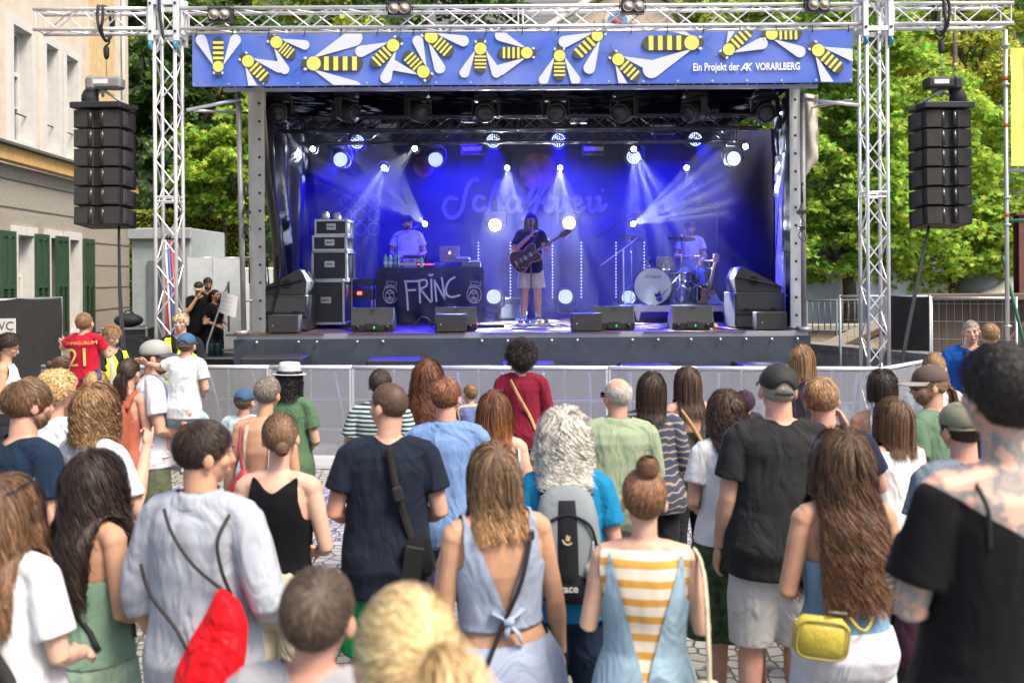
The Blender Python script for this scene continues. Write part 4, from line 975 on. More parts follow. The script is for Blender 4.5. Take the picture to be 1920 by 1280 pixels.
# flight cases by the steps on the left
CASEB = mat('case_black', (.022, .023, .026), .6, var=.2, vscale=10); EDGE = mat('case_edge', (.50, .50, .50), .35, metal=.8)
def case(o, w_, d_, h_, z=0, wheels=True, par=None, hm=None, e=.03):
    m = MB(); m.box((0, 0, z+h_/2), (w_-.01, d_-.01, h_-.01)); bo = obj('body', m, CASEB, o, False); g_ = MB()
    for i in (-1, 1):
        for j in (-1, 1):
            g_.box((i*w_/2, j*d_/2, z+h_/2), (e, e, h_))
        for k_ in (0, 1): g_.box((0, i*d_/2, z+k_*h_), (w_-e, e, e)); g_.box((i*w_/2, 0, z+k_*h_), (e, d_-e, e))
    obj('edge_trim', g_, EDGE, o, False)
    g_ = MB()
    for i in (-1, 1):
        for j in (-1, 1):
            for k_ in (0, 1): g_.ell((i*w_/2, j*d_/2, z+k_*h_), .026, 8, 6)
    obj('corner_balls', g_, EDGE, o, True)
    g_ = MB(); g_.box((0, -d_/2-.005, z+h_*.55), (min(.16, w_*.3), .01, .10), bev=.003); la = obj('latch_plate', g_, EDGE, o, False); g_ = MB(); g_.tube([(-.05, -d_/2-.02, z+h_*.55), (.05, -d_/2-.02, z+h_*.55)], .008, 6); obj('handle', g_, CASEB, la, True)
GC = 'flight cases'
c_ = P(243, 600, 14.5); o = thing('flight_case', 'large black flight case with steel edges under the left array', 'flight case', (c_.x, 14.5, 0), R(10), GC); case(o, .62, .6, 1.52)
c_ = P(205, 600, 14.2); o = thing('flight_case', 'silver flight case beside the young steward at left', 'flight case', (c_.x, 14.6, 0), 0, GC); m = MB(); m.box((0, 0, .75), (.42, .5, 1.5), bev=.02); obj('body', m, mat('case_silver', (.62, .63, .64), .4, metal=.3), o, False); m = MB(); m.box((0, 0, 1.51), (.44, .52, .03), bev=.01); obj('lid', m, EDGE, o, False)
c_ = P(247, 660, 13.6); o = thing('cable_drum', 'black cable drum lying by the barrier at left', 'cable drum', (c_.x, 13.6, 0)); m = MB(); m.lathe([(.45, -.2), (.45, -.16), (.28, -.15), (.28, .15), (.45, .16), (.45, .2)], (0, 0, 1.0), 26, 'Y'); obj('drum', m, CASEB, o, R(30)); m = MB(); m.box((0, .1, .4), (.7, .3, .6)); obj('stand', m, CASEB, o, False)
m = MB(); m.lathe([(.08, -.21), (.08, -.22)], (0, 0, 1.0), 14, 'Y'); obj('hub', m, mat('hub_orange', (.7, .3, .02), .5), o, False)
o = thing('folded_seat', 'small black gear bag on top of the flight case under the left array', 'bag', (P(246, 560, 14.5).x, 14.4, 1.535)); m = MB(); m.ell((0, 0, .10), (.22, .18, .11), 16, 8); obj('bag_body', m, CASEB, o, True); m = MB(); m.tube([(-.08, 0, .19), (-.04, 0, .25), (.04, 0, .25), (.08, 0, .19)], .012, 6); obj('handle', m, CASEB, o, True); o.name = 'gear_bag'
# ------------------------------------------------------------------ right side
CONC = mat('concrete', (.33, .31, .28), .9, var=.2, vscale=3, bump=.6, bscale=30)
a, b = P(1512, 648, 15.2), P(1720, 690, 13.2)
rw = thing('retaining_wall', 'low concrete wall running towards the right truss tower', 'wall', (a.x, 15.2, 0)); d = Vector((b.x-a.x, 13.2-15.2, 0)); L_ = d.length; an = math.atan2(d.y, d.x); ht = a.z-.02
m = MB(); m.box(tuple(d/2*1.6+Vector((0, 0, ht/2))), (L_*1.7, .3, ht), (0, 0, an)); obj('wall_body', m, CONC, rw, False); m = MB(); m.box(tuple(d/2*1.6+Vector((0, 0, ht+.04))), (L_*1.7, .4, .08), (0, 0, an)); obj('coping', m, mat('coping', (.22, .21, .2), .85, var=.2), rw, False)
# railing fence behind
a, b = P(1512, 560, 17), P(1625, 560, 17)
o = thing('railing', 'grey bar railing to the right of the stage', 'railing', (a.x, 17, .0)); m = MB(); W_ = b.x-a.x; z1_ = P(1512, 563, 17).z; z0_ = P(1512, 620, 17).z
for z in (z0_, z1_): m.tube([(0, 0, z), (W_, 0, z)], .018, 6)
obj('rails', m, CD, o, True)
for i in range(11):
    m = MB(); m.tube([(W_*i/10, 0, z0_ if i % 5 else 0), (W_*i/10, 0, z1_)], .010 if i % 5 else .02, 6); obj('bar', m, CD, o, True)
a = P(1500, 620, 17.6); sw = thing('stone_wall', 'light masonry wall under the railing', 'wall', (a.x, 17.6, 0)); m = MB(); m.box((2.5, .3, a.z/2), (5.4, .6, a.z)); obj('wall_body', m, mat('sandstone', (.42, .35, .25), .9, var=.3, vscale=6, bump=1), sw, False); m = MB(); m.box((2.5, .28, a.z+.05), (5.5, .7, .1)); obj('coping', m, CONC, sw, False)
# light tarp behind railing
a, b = P(1510, 470, 19.5), P(1700, 620, 19.5); o = thing('white_sheeting', 'pale sheeting hung behind the railing and maples', 'sheeting', (a.x, 19.5, 0)); m = MB(); m.sheet(lambda u, v: Vector((u*(b.x-a.x), .12*mnoise.noise(Vector((u*9, v*3, 1))), b.z*0+v*a.z)), 30, 12); obj('sheet', m, mat('pale_sheet', (.50, .60, .72), .5, var=.08), o, True); m = MB(); m.tube([(0, .05, a.z), (b.x-a.x, .05, a.z)], .03, 8); obj('top_bar', m, FRM, o, True)
# leaning boards
for i, (x0, yb, sl_) in enumerate(((1590, 640, 0), (1602, 648, 3))):
    c_ = P(x0, 645, 15.6+i*.3); o = thing('board_stack', ('weathered wooden board propped on the low wall, upper one', 'weathered wooden board propped on the low wall, lower one')[i], 'board', (c_.x, 15.6+i*.3, c_.z-.02)); m = MB(); m.box((.3, 0, .25), (1.3, .9, .05), (0, R(-24+sl_), 0)); obj('planks', m, stripes('old_planks', (.34, .30, .25), (.24, .20, .16), 9, .85, axis=1), o, False); m = MB(); m.box((.3, -.46, .25), (1.3, .04, .08), (0, R(-24+sl_), 0)); obj('edge_batten', m, mat('batten', (.15, .10, .07), .9), o, False)
for px0, px1, yt, Y0, Y1, lb, cv in ((1663, 1743, 553, 13.6, 13.3, 'fence panel covered in black cloth beside the right truss tower', BTARP), (1746, 1905, 556, 13.3, 12.9, 'fence panel with old timber behind it at the right', None), (1575, 1662, 553, 13.9, 13.6, 'open wire fence panel behind the right truss tower', None)):
    mesh_fence(px0, px1, yt, Y0, Y1, lb, cv, ptop=.0)['group'] = GF
a = P(1746, 562, 13.9); o = thing('timber_shed', 'brown weathered timber boarding behind the right fence', 'shed', (a.x, 13.9, 0)); m = MB(); m.box((.8, .3, a.z/2), (1.75, .5, a.z)); obj('boarding', m, stripes('brown_boards', (.085, .065, .05), (.05, .038, .03), 5, .93, axis=0, wob=.2), o, False); m = MB(); m.box((.8, .2, a.z+.04), (1.85, .7, .08)); obj('shelf_top', m, mat('batten', (0, 0, 0)), o, False)
m = MB(); m.tube([(.3, 0, .4), (1.6, -.03, a.z-.1)], .03, 6); obj('brace', m, mat('batten', (0, 0, 0)), o, False)
# container with letters, blue band building
a, b = P(1775, 490, 22), P(1925, 560, 22)
o = thing('white_container', 'white site office with dark letters behind the right fence', 'container', (a.x, 22, 0)); m = MB(); m.box((2.1, 1.3, a.z/2), (4.2, 2.6, a.z), bev=.03); obj('body', m, mat('office_white', (.62, .58, .52), .6), o, False); m = MB(); m.box((.35, -.02, a.z-.62), (.55, .04, .9)); obj('louvre', m, stripes('louvre', (.3, .32, .33), (.1, .1, .1), 14), o, False)
obj('lettering', text_mb('Ge', .42, (1.45, -.012, P(0, 534, 22).z), (1, 0, 0), (0, 0, 1), .004), mat('text_dark', (0, 0, 0)), o, False); m = MB(); m.box((2.1, -.03, a.z-.05), (4.2, .06, .1)); obj('roof_edge', m, FRM, o, False)
a = P(1810, 455, 25); o = thing('blue_shed', 'dark building with a blue panelled band behind the maples', 'building', (a.x, 25, 0)); m = MB(); m.box((2.4, 1.5, 2.9), (5, 3, 5.8)); obj('wall', m, mat('dark_wall', (.10, .12, .13), .7), o, False); m = MB(); m.box((2.4, -.05, 2.85), (5, .1, .7)); obj('blue_band', m, stripes('blue_panels', (.03, .13, .28), (.02, .07, .16), 1.2, .93, axis=0), o, False)
c_ = P(1843, 560, 20); o = thing('covered_machine', 'glossy grey covered machine behind the right fence', 'machine', (c_.x, 20, c_.z-.3)); m = MB(); m.lathe([(.0, 0), (.62, .02), (.60, .5), (.50, .98), (.30, 1.05), (0, 1.06)], n=24); obj('cover', m, mat('wrap_grey', (.22, .24, .25), .25), o, True); m = MB(); m.ell((0, 0, 1.08), (.25, .2, .1), 12, 8); obj('top_lump', m, mat('rust', (.22, .13, .09), .8), o, True)
c_ = P(1905, 560, 18); o = thing('white_tarpaulin', 'pale crumpled tarpaulin heap at the right edge', 'tarpaulin', (c_.x, 18, 1.2)); m = MB(); m.sheet(lambda u, v: Vector((-1.0+2.4*u, 1.5*v-.2, max(0, (.95+.0*v)*(u*1.3 if u < .75 else 1))*(.3+.9*v)+.08*mnoise.noise(Vector((u*6, v*6, 2))))), 24, 12); obj('sheet', m, mat('cream_tarp', (.60, .58, .50), .6), o, True)
m = MB(); m.box((.2, .6, -.6), (2.2, 1.2, 1.15)); obj('heap', m, mat('batten', (0, 0, 0)), o, False)
# scaffold with yellow banner
sc_ = thing('scaffold', 'steel tube scaffold standard at the right edge', 'scaffold', (P(1888, 500, 12).x, 12, 0)); m = MB(); m.tube([(0, 0, 0), (0, 0, 5.4)], .027, 10); obj('standard', m, ALU, sc_, True)
for z in (1.6, 2.9, 3.25, 4.7, 5.2): m = MB(); m.lathe([(.05, -.012), (.055, 0), (.05, .012)], (0, 0, z), 12); obj('rosette', m, ALU, sc_, True)
for z in (3.6,): m = MB(); m.tube([(0, 0, z), (1.2, 0, z)], .024, 8); obj('ledger', m, ALU, sc_, True)
m = MB(); m.tube([(.0, .0, 2.95), (1.2, 0, 2.98)], .024, 8); obj('ledger', m, mat('ledger_green', (.03, .16, .09), .5), sc_, True)
m = MB(); m.tube([(.28, .1, 3.62), (.52, .1, 2.55)], .022, 8); obj('diagonal_brace', m, ALU, sc_, True); m = MB(); m.tube([(.0, .1, 2.5), (.4, .1, .8)], .022, 8); obj('diagonal_brace', m, mat('ledger_green', (0, 0, 0)), sc_, True)
for z in (3.0, 4.15, 4.75): m = MB(); m.tube([(0, 0, z), (0, 0, z+.06)], .029, 10); obj('red_tape', m, mat('tape_red', (.6, .12, .05), .6), sc_, True)
o = thing('yellow_banner', 'yellow banner with large blue letters on the scaffold at the right edge', 'banner', (P(1891, 100, 12).x, 11.95, 0)); zt, zb = P(1891, 92, 12).z, P(1891, 312, 12).z
m = MB(); m.sheet(lambda u, v: Vector((u*1.3, .015*mnoise.noise(Vector((u*5, v*6, 0))), zb+(zt-zb)*v)), 20, 20); obj('sheet', m, mat('banner_yellow', (.85, .74, .16), .6, var=.04), o, True)
BB = mat('banner_letter_blue', (.03, .06, .42), .6); t_ = text_mb('E', .62, (.335, -.02, P(0, 145, 12).z), (1, 0, 0), (0, 0, 1), .012, off=.02); obj('lettering', t_, BB, o, False); t_ = text_mb('e', .62, (.335, -.02, P(0, 235, 12).z), (1, 0, 0), (0, 0, 1), .012, off=.02); obj('lettering', t_, BB, o, False)
o = thing('steel_column', 'brown painted steel column at the right edge', 'column', (P(1914, 500, 15).x+.05, 15, 0)); m = MB(); m.box((0, 0, 1.6), (.16, .02, 3.2)); m.box((0, .08, 1.6), (.02, .14, 3.2)); m.box((0, .16, 1.6), (.16, .02, 3.2)); obj('shaft', m, mat('oxide_red', (.14, .05, .035), .7), o, False); m = MB(); m.box((0, .08, 3.22), (.3, .3, .04)); obj('cap_plate', m, mat('oxide_red', (0, 0, 0)), o, False)
# ================================================================== THE STAGE
YS, ZF, YB = 12.8, 1.5, 17.3
BLK = mat('black_metal', (.018, .018, .020), .45, var=.1); BLKC = mat('black_cloth', (.012, .012, .016), .75, var=.3, vscale=2); TAR = mat('grey_tarp', (.56, .58, .58), .5, var=.10, vscale=3, bump=1.5, bscale=4); ALUB = mat('truss_alu', (.78, .78, .80), .32, metal=.55, var=.05)
ALUD = mat('truss_alu_dull', (.40, .40, .41), .4, metal=.6, var=.06); PLY = mat('stage_board', (.10, .055, .040), .35, var=.3, vscale=4)
BEL = mat('bass_white', (.75, .75, .76), .4)
def truss(mb_ch, mb_br, a, b, sz=.27, up=(0, 0, 1), rc=.024, rb=.010, step=None):
    a, b = Vector(a), Vector(b); d = (b-a); L_ = d.length; d.normalize(); up = Vector(up); sd_ = d.cross(up).normalized(); up = sd_.cross(d).normalized(); h_ = sz/2
    cs = [(sd_*i+up*j)*h_ for i, j in ((-1, -1), (1, -1), (1, 1), (-1, 1))]
    for c in cs: mb_ch.tube([a+c, b+c], rc, 10)
    n = max(2, int(round(L_/(step or sz*1.25)))); 
    for q in range(4):
        c1, c2 = cs[q], cs[(q+1) % 4]
        for i in range(n):
            p, r_ = a+d*(L_*i/n), a+d*(L_*(i+1)/n); A, B = (c1, c2) if (i+q) % 2 == 0 else (c2, c1); mb_br.tube([p+A, r_+B], rb, 6, cap=False)
        for e in (.03, L_/2-.03, L_/2+.03, L_-.03): mb_br.tube([a+d*e+c1, a+d*e+c2], rb*1.1, 6, cap=False)
# --- towers and beam
YT = 12.45
XT = (P(317, 300, YT).x, P(1638, 300, YT).x); ZB = P(960, 36, YT).z
for i, x in enumerate(XT):
    t = thing('truss_tower', ('aluminium truss tower to the left of the stage', 'aluminium truss tower to the right of the stage')[i], 'truss tower', (x, YT, 0), 0, 'front truss towers')
    a_, b_ = MB(), MB(); truss(a_, b_, (0, 0, .06), (0, 0, 6.6), .27, (0, 1, 0), .025, .011); obj('chords', a_, ALUB, t, True); obj('bracing', b_, ALUB, t, True)
    m = MB(); m.box((0, 0, .03), (.6, .6, .03), bev=.005); obj('base_plate', m, ALUB, t, False)
    m = MB()
    for sx in (-1, 1):
        for sy in (-1, 1): m.box((sx*.165, sy*.165, ZB), (.07, .07, .62), bev=.006)
    for z in (-.2, .2):
        for s_ in (-1, 1): m.box((0, s_*.17, ZB+z), (.26, .05, .06)); m.box((s_*.17, 0, ZB+z), (.05, .26, .06))
    sl_b = obj('sleeve_block', m, mat('sleeve_white', (.75, .76, .78), .4, metal=.3), t, False)
    for sx in (-1, 1):
        for z in (-.37, .37):
            m = MB(); m.lathe([(.04, -.018), (.055, -.014), (.055, .014), (.04, .018)], (sx*.165, -.19, ZB+z), 14, 'X'); obj('roller_wheel', m, mat('wheel_blue', (.02, .25, .42), .4), sl_b, True)
            m = MB(); m.lathe([(.018, 0), (.018, -.012)], (sx*.165, -.201, ZB+z*.5), 10, 'Y'); obj('bolt', m, BLK, sl_b, True)
    m = MB(); m.tube(spline([(.0, -.20, ZB+.55), (-.04 if i == 0 else .04, -.215, ZB+.2), (0, -.21, ZB-.2), (.02, -.205, ZB-.28)], 4), .022, 8); obj('lifting_strap', m, BLK, t, True) if i == 0 else None
beam = thing('truss_beam', 'long horizontal aluminium truss beam above the banner', 'truss beam', ((XT[0]+XT[1])/2, YT, ZB), 0); cx = (XT[0]+XT[1])/2
a_, b_ = MB(), MB(); xe = (P(72, 40, YT).x-cx, P(1890, 20, YT).x-cx); w1, w2 = XT[0]-cx, XT[1]-cx
for p, q in ((xe[0], w1-.2), (w1+.2, w2-.2), (w2+.2, xe[1])): truss(a_, b_, (p, 0, 0), (q, 0, 0), .265, (0, 0, 1), .025, .010, .34)
obj('chords', a_, ALUB, beam, True); obj('bracing', b_, ALUB, beam, True)
def blinder(px, py, Y, i, label, group, w_=.30, n=2, z=None, hang=True):
    c = P(px, py, Y); o = thing('blinder_light', label, 'stage light', tuple(c), 0, group); m = MB(); m.box((0, 0, 0), (w_, .14, .18), bev=.01); obj('housing', m, BLK, o, False)
    for k_ in range(n):
        x = (k_-(n-1)/2)*w_*.46; m = MB(); m.lathe([(.066, -.072), (.070, -.085), (.062, -.088), (.058, -.078)], (x, 0, -.01), 20, 'Y', cap=False); r_ = obj('rim', m, ALUD, o, True); m = MB(); m.lathe([(0.001, -.074), (.03, -.080), (.058, -.084)], (x, 0, -.01), 20, 'Y'); obj('lens', m, mat('lens_amber', (.62, .55, .45), .2), r_, True)
    m = MB(); m.tube([(-w_/2-.02, 0, -.03), (-w_/2-.02, 0, .12), (w_/2+.02, 0, .12), (w_/2+.02, 0, -.03)], .008, 6); obj('bracket', m, BLK, o, True); return o
for i, (px, py) in enumerate(((414, 29), (749, 18), (1186, 14), (1532, 11))): blinder(px, py, YT-.2, i, 'two-lamp blinder on the truss beam, '+('next to the left tower', 'above the striped bees left of the middle', 'in front of the gabled house', 'next to the right tower')[i], 'blinder lights on the truss beam')
# --- line arrays
for i, (px, yt, rz) in enumerate(((193, 196, R(-3)), (1765, 196, R(3)))):
    c = P(px, yt, YT); sgn = (1, -1)[i]; t = thing('line_array', ('black line array of six speakers hanging at the left', 'black line array of six speakers hanging at the right')[i], 'speaker array', (c.x, YT, c.z), rz, 'hanging line arrays')
    m = MB(); m.box((0, 0, -.04), (.68, .46, .08), bev=.01); m.box((sgn*.39, .0, -.05), (.16, .06, .05)); obj('flying_frame', m, BLK, t, False); m = MB(); m.tube([(-.3, 0, .0), (-.02, 0, .18), (.02, 0, .18), (.3, 0, .0)], .018, 8); m.tube([(0, 0, .1), (0, 0, .26)], .02, 8); obj('shackle', m, ALUD, t, True)
    z = -.09; tilt = 0
    for j in range(6):
        h_ = .254; tilt = R(-1.1*j); w_ = .62
        m = MB(); prof_ = [(-w_/2, .30), (w_/2, .30), (w_/2, -.17), (.10, -.20), (.05, -.15), (-.05, -.15), (-.10, -.20), (-w_/2, -.17)]
        m.prism([(p[0], p[1]) for p in prof_], (0, 0, -h_+.012), (1, 0, 0), (0, 1, 0), h_-.024); T_ = Matrix.Translation((0, .05*j*.0, z)) @ Matrix.Rotation(tilt, 4, 'X'); m.v = [tuple(T_ @ Vector(p)) for p in m.v]; sb = obj('speaker_box', m, mat('speaker_black', (.012, .012, .013), .55, var=.15, vscale=20, bump=.3, bscale=150), t, False)
        for s_ in (-1, 1):
            m = MB(); m.T = T_; rt = R(24)*-s_
            m.box((s_*.205, -.192, -h_/2), (.19, .012, h_-.035), (0, 0, s_*R(5.5))); obj('grille', m, mat('grille', (.022, .022, .024), .5, bump=1.5, bscale=500), sb, False)
            m = MB(); m.T = T_; m.tube([(s_*.080, -.19, -.03), (s_*.080, -.19, -h_+.03)], .028, 8, flat=.7); obj('horn_rib', m, mat('horn_gloss', (.03, .027, .024), .25), sb, True)
            m = MB(); m.T = T_; m.box((s_*.322, .04, -h_/2), (.03, .28, h_*.8), bev=.006); m.box((s_*.336, .0, -h_/2), (.012, .10, h_*.5), bev=.004); obj('side_rigging', m, mat('rig_grey', (.045, .04, .05), .4), sb, False)
        z -= .2575
    # hoist above
    hz = P(px, 150, YT).z-.05; o = thing('chain_hoist', ('grey chain hoist above the left speaker array', 'black chain hoist with white marks above the right speaker array')[i], 'chain hoist', (c.x+(.05 if i == 0 else .0), YT, hz)); m = MB(); m.box((.0, 0, 0), (.44, .2, .16), bev=.03); m.box((-.18*sgn, 0, -.01), (.14, .24, .2), bev=.04); obj('motor', m, mat(('hoist_grey', 'hoist_black')[i], ((.20, .20, .20), (.02, .022, .025))[i], .4), o, False)
    m = MB(); m.box((-.04, -.104, .01), (.2, .004, .06)); obj('rating_plate', m, mat('plate_white', (.65, .65, .66), .5), o, False)
    m = MB(); m.tube([(0, 0, .05), (0, 0, ZB-.30-hz)], .007, 6); obj('chain', m, ALUD, o, True); m = MB(); m.lathe([(.02, 0), (.035, .04), (.04, .14), (.02, .18)], (0, 0, ZB-.50-hz), 12); m.tube(spline([(0, 0, ZB-.32-hz), (.04, 0, ZB-.28-hz), (.03, 0, ZB-.2-hz), (-.01, 0, ZB-.2-hz)], 4), .012, 6); obj('hook_block', m, BLK, o, True)
    m = MB(); m.tube(spline([(-.16*sgn, 0, -.06), (-.22*sgn, 0, -.18), (-.2*sgn, 0, -.36)], 4), [.05, .08, .09, .1, .11, .11, .1, .1, .1], 12); obj('chain_bag', m, BLKC, o, True)
    m = MB()
    for s_ in (-1, 1): m.tube(spline([(s_*.03, -.17, ZB+.16-hz), (s_*.035, -.18, ZB-hz), (s_*.01, -.17, ZB-.16-hz), (0, 0, ZB-.26-hz), (s_*.01, .17, ZB-.1-hz), (s_*.03, .17, ZB+.16-hz), (s_*.03, 0, ZB+.18-hz), (s_*.03, -.17, ZB+.16-hz)], 4), .02, 8)
    obj('round_sling', m, BLK, o, True)
    a_ = (P((222, 1742)[i], 420, YT), P((233, 1690)[i], 700, YT-.4)); o = thing('cable_loom', ('bundle of black cables dropping from the left speaker array', 'bundle of black cables slanting down from the right speaker array')[i], 'cables', tuple(a_[1])); m = MB(); d = a_[0]-a_[1]
    for q in range(3): m.tube(spline([(.02*q-.02, 0, -.9), (.02*q-.02, .01*q, 0), tuple(d*.5+Vector((-.03+.015*q, 0, 0))), tuple(d+Vector((.006*q, 0, .0)))], 6), .012, 6)
    obj('cables', m, BLK, o, True)
# --- banner with bees
bn = thing('bee_banner', 'long blue banner with yellow and black bees above the stage', 'banner', (P(979, 110, 12.28).x, 12.28, P(979, 110, 12.28).z)); C0 = bn.location.copy(); s_ = FPX/12.28
bl, br_, btp, bbt = P(360, 62, 12.28), P(1598, 44, 12.28), 0, 0; BW = br_.x-bl.x; BH = 97/s_; BX0 = bl.x-C0.x
def bpos(px, py):    # photo pixel on the banner -> banner plane coordinates
    p = P(px, py, 12.28); return (p.x-C0.x, p.z-C0.z)
m = MB(); m.sheet(lambda u, v: Vector((BX0+BW*u, .012*mnoise.noise(Vector((u*22, v*2, 0)))+.004, -BH/2+BH*v)), 120, 8)
bm_, nt, p_ = newmat('banner_blue'); tc = nt.nodes.new('ShaderNodeTexCoord'); nz = nt.nodes.new('ShaderNodeTexNoise'); nz.inputs['Scale'].default_value = 1.1; nz.inputs['Detail'].default_value = 4; rp = nt.nodes.new('ShaderNodeValToRGB'); rp.color_ramp.elements[0].position = .38; rp.color_ramp.elements[0].color = (.045, .125, .56, 1); rp.color_ramp.elements[1].position = .7; rp.color_ramp.elements[1].color = (.15, .21, .60, 1)
nt.links.new(tc.outputs['Object'], nz.inputs[0]); nt.links.new(nz.outputs[0], rp.inputs[0]); nt.links.new(rp.outputs[0], p_.inputs[0]); p_.inputs['Roughness'].default_value = .45
sh_ = obj('sheet', m, bm_, bn, True)
m = MB(); m.box((BX0+BW/2, .02, BH/2-.02), (BW, .006, .045)); m.box((BX0+BW/2, .02, -BH/2+.02), (BW, .006, .045)); obj('seam', m, bm_, bn, False)
WING, BYEL, BDRK = mat('bee_wing', (.60, .63, .76), .5, var=0), mat('bee_yellow', (.78, .70, .13), .5, var=0), mat('bee_dark', (.060, .065, .050), .5, var=0)
def clip_poly(pl):
    for axis, lim, sg in ((1, -BH/2+.004, 1), (1, BH/2-.004, -1), (0, BX0+.004, 1), (0, BX0+BW-.004, -1)):
        out = []
        for i in range(len(pl)):
            a, b = pl[i], pl[(i+1) % len(pl)]; ia, ib = (a[axis]-lim)*sg >= 0, (b[axis]-lim)*sg >= 0
            if ia: out.append(a)
            if ia != ib: t = (lim-a[axis])/(b[axis]-a[axis]); out.append((a[0]+(b[0]-a[0])*t, a[1]+(b[1]-a[1])*t))
        pl = out
        if len(pl) < 3: return None
    return pl
BN = [0]
def bee(tx, ty, hx, hy, w_, fat=False, wings=((.86, 28), (.86, -28))):
    """tail and head in photo pixels, body width in pixels"""
    T = Vector(bpos(tx, ty)); Hd = Vector(bpos(hx, hy)); d = Hd-T; L_ = d.length; d.normalize(); n = Vector((-d.y, d.x)); r = w_/s_/2
    loc = lambda a, b: (T.x+d.x*a+n.x*b, T.y+d.y*a+n.y*b)
    lays = [[], [], []]
    def add(i, pl, mi):
        pl = clip_poly([loc(*q) for q in pl])
        if pl: lays[i].append((pl, mi))
    rt = r*1.05 if fat else r
    for (ln, ang) in wings:
        base = L_-2.1*r if not fat else L_-1.9*r; s1 = 1 if ang > 0 else -1; A = R(180-abs(ang)) ; ux, uy = math.cos(A), math.sin(A)*s1; ln = L_*ln; rw = ln*.165
        cx_, cy_ = base+ux*(ln-rw), s1*r*.75+uy*(ln-rw); pl = [(base+.4*r, s1*r*.75)]
        a0 = math.atan2(uy, ux); pl += [(cx_+rw*math.cos(a0+t), cy_+rw*math.sin(a0+t)) for t in np.linspace(-1.75, 1.75, 16)]; add(0, pl, 0)
    add(1, [(r*.9*(1-math.cos(t)) if not fat else rt*1.1*(1-math.cos(t)**1.0), -r*math.sin(t)*1 if t else 0) for t in np.linspace(-PI/2, PI/2, 12)][:0]+[(r-r*math.cos(t), r*math.sin(t)) for t in np.linspace(-PI/2, PI/2, 14)]+[(L_-1.9*r, r), (L_-1.9*r, -r)], 2)
    n_ = 4; ab = L_-1.35*r*2-r*.75; 
    for k in range(n_): x0 = r*.75+ab*(k+.1)/n_; add(2, [(x0, -r), (x0+ab/n_*.5, -r), (x0+ab/n_*.5, r), (x0, r)], 1)
    add(2, [(L_-1.75*r+r*1.02*math.cos(t), r*1.02*math.sin(t)) for t in np.linspace(0, 2*PI, 22)[:-1]], 1)
    add(1, [(L_-.95*r, -.8*r), (L_-.5*r, -.85*r), (L_-.1*r, -.45*r), (L_, 0), (L_-.1*r, .45*r), (L_-.5*r, .85*r), (L_-.95*r, .8*r)], 2)
    for s1 in (-1, 1): add(2, [(L_-.55*r+.28*r*math.cos(t), s1*.80*r+.2*r*math.sin(t)) for t in np.linspace(0, 2*PI, 12)[:-1]], 0)
    mb_ = MB()
    for i in range(3):
        for pl, mi in lays[i]: mb_.mi = mi; BN[0] += 1; mb_._add([(q[0], -.014-.0022*i-.00003*BN[0], q[1]) for q in pl], [tuple(range(len(pl)))])
    mb_.mi = 2
    for s1 in (-1, 1): stroke_mb(mb_, [[loc(L_-.1*r, s1*.35*r), loc(L_+.6*r, s1*.6*r), loc(L_+1.1*r, s1*1.25*r)]], (0, 0, 0), (1, 0, 0), (0, 0, 1), .006, .016)
    obj('bee_print', mb_, [WING, BYEL, BDRK], bn, False, fix=False)
for a in ((410, 70, 410, 143, 20), (503, 152, 452, 102, 22), (553, 108, 504, 68, 22), (681, 120, 566, 120, 26, True), (698, 124, 752, 72, 23), (759, 99, 808, 150, 23), (848, 104, 793, 56, 24), (901, 138, 901, 73, 22), (934, 100, 1006, 100, 21), (1049, 152, 1049, 87, 21), (1077, 108, 1133, 55, 21), (1198, 150, 1145, 99, 22), (1204, 82, 1320, 81, 27, True), (1408, 54, 1352, 107, 22), (1503, 64, 1427, 65, 22), (1578, 134, 1518, 82, 23)): bee(*a)
WP = mat('white_print', (.82, .83, .88), .5, var=0)
q = bpos(1342, 127); sx_ = lambda m_, f, x0: (setattr(m_, 'v', [(x0+(p[0]-x0)*f, p[1], p[2]) for p in m_.v]), m_)[1]
obj('lettering', sx_(text_mb('Ein Projekt der', .142, (q[0], -.016, q[1]), (1, 0, .004), (0, 0, 1), .002, off=.0025), .70, q[0]), WP, bn, False)
q = bpos(1458, 126); obj('lettering', sx_(text_mb('VORARLBERG', .135, (q[0], -.016, q[1]), (1, 0, .004), (0, 0, 1), .002, off=.003), .70, q[0]), WP, bn, False)
q = bpos(1398, 126); m = MB(); stroke_mb(m, [[(-.06, -.045), (.0, .045), (.015, .045), (.005, -.045)], [(-.03, -.02), (.01, -.02)], [(.03, .045), (.015, -.045)], [(.075, .045), (.03, .0), (.06, -.045)]], (q[0], -.016, q[1]), (1, 0, 0), (0, 0, 1), .018, .002); obj('lettering', m, WP, bn, False)
m = MB(); 
for i in range(20): m.lathe([(.010, -.012), (.016, -.014)], (BX0+.03+(BW-.06)*i/19, 0, -BH/2+.03), 8, 'Y')
obj('eyelets', m, EDGE, bn, False)['kind'] = 'stuff'
for i in range(19):
    m = MB(); x = BX0+.05+(BW-.1)*i/18; m.tube([(x, -.01, BH/2-.02), (x+.01, .03, BH/2+.10), (x, .05, BH/2+.16)], .006, 5); obj('cable_tie', m, BLK, bn, True)
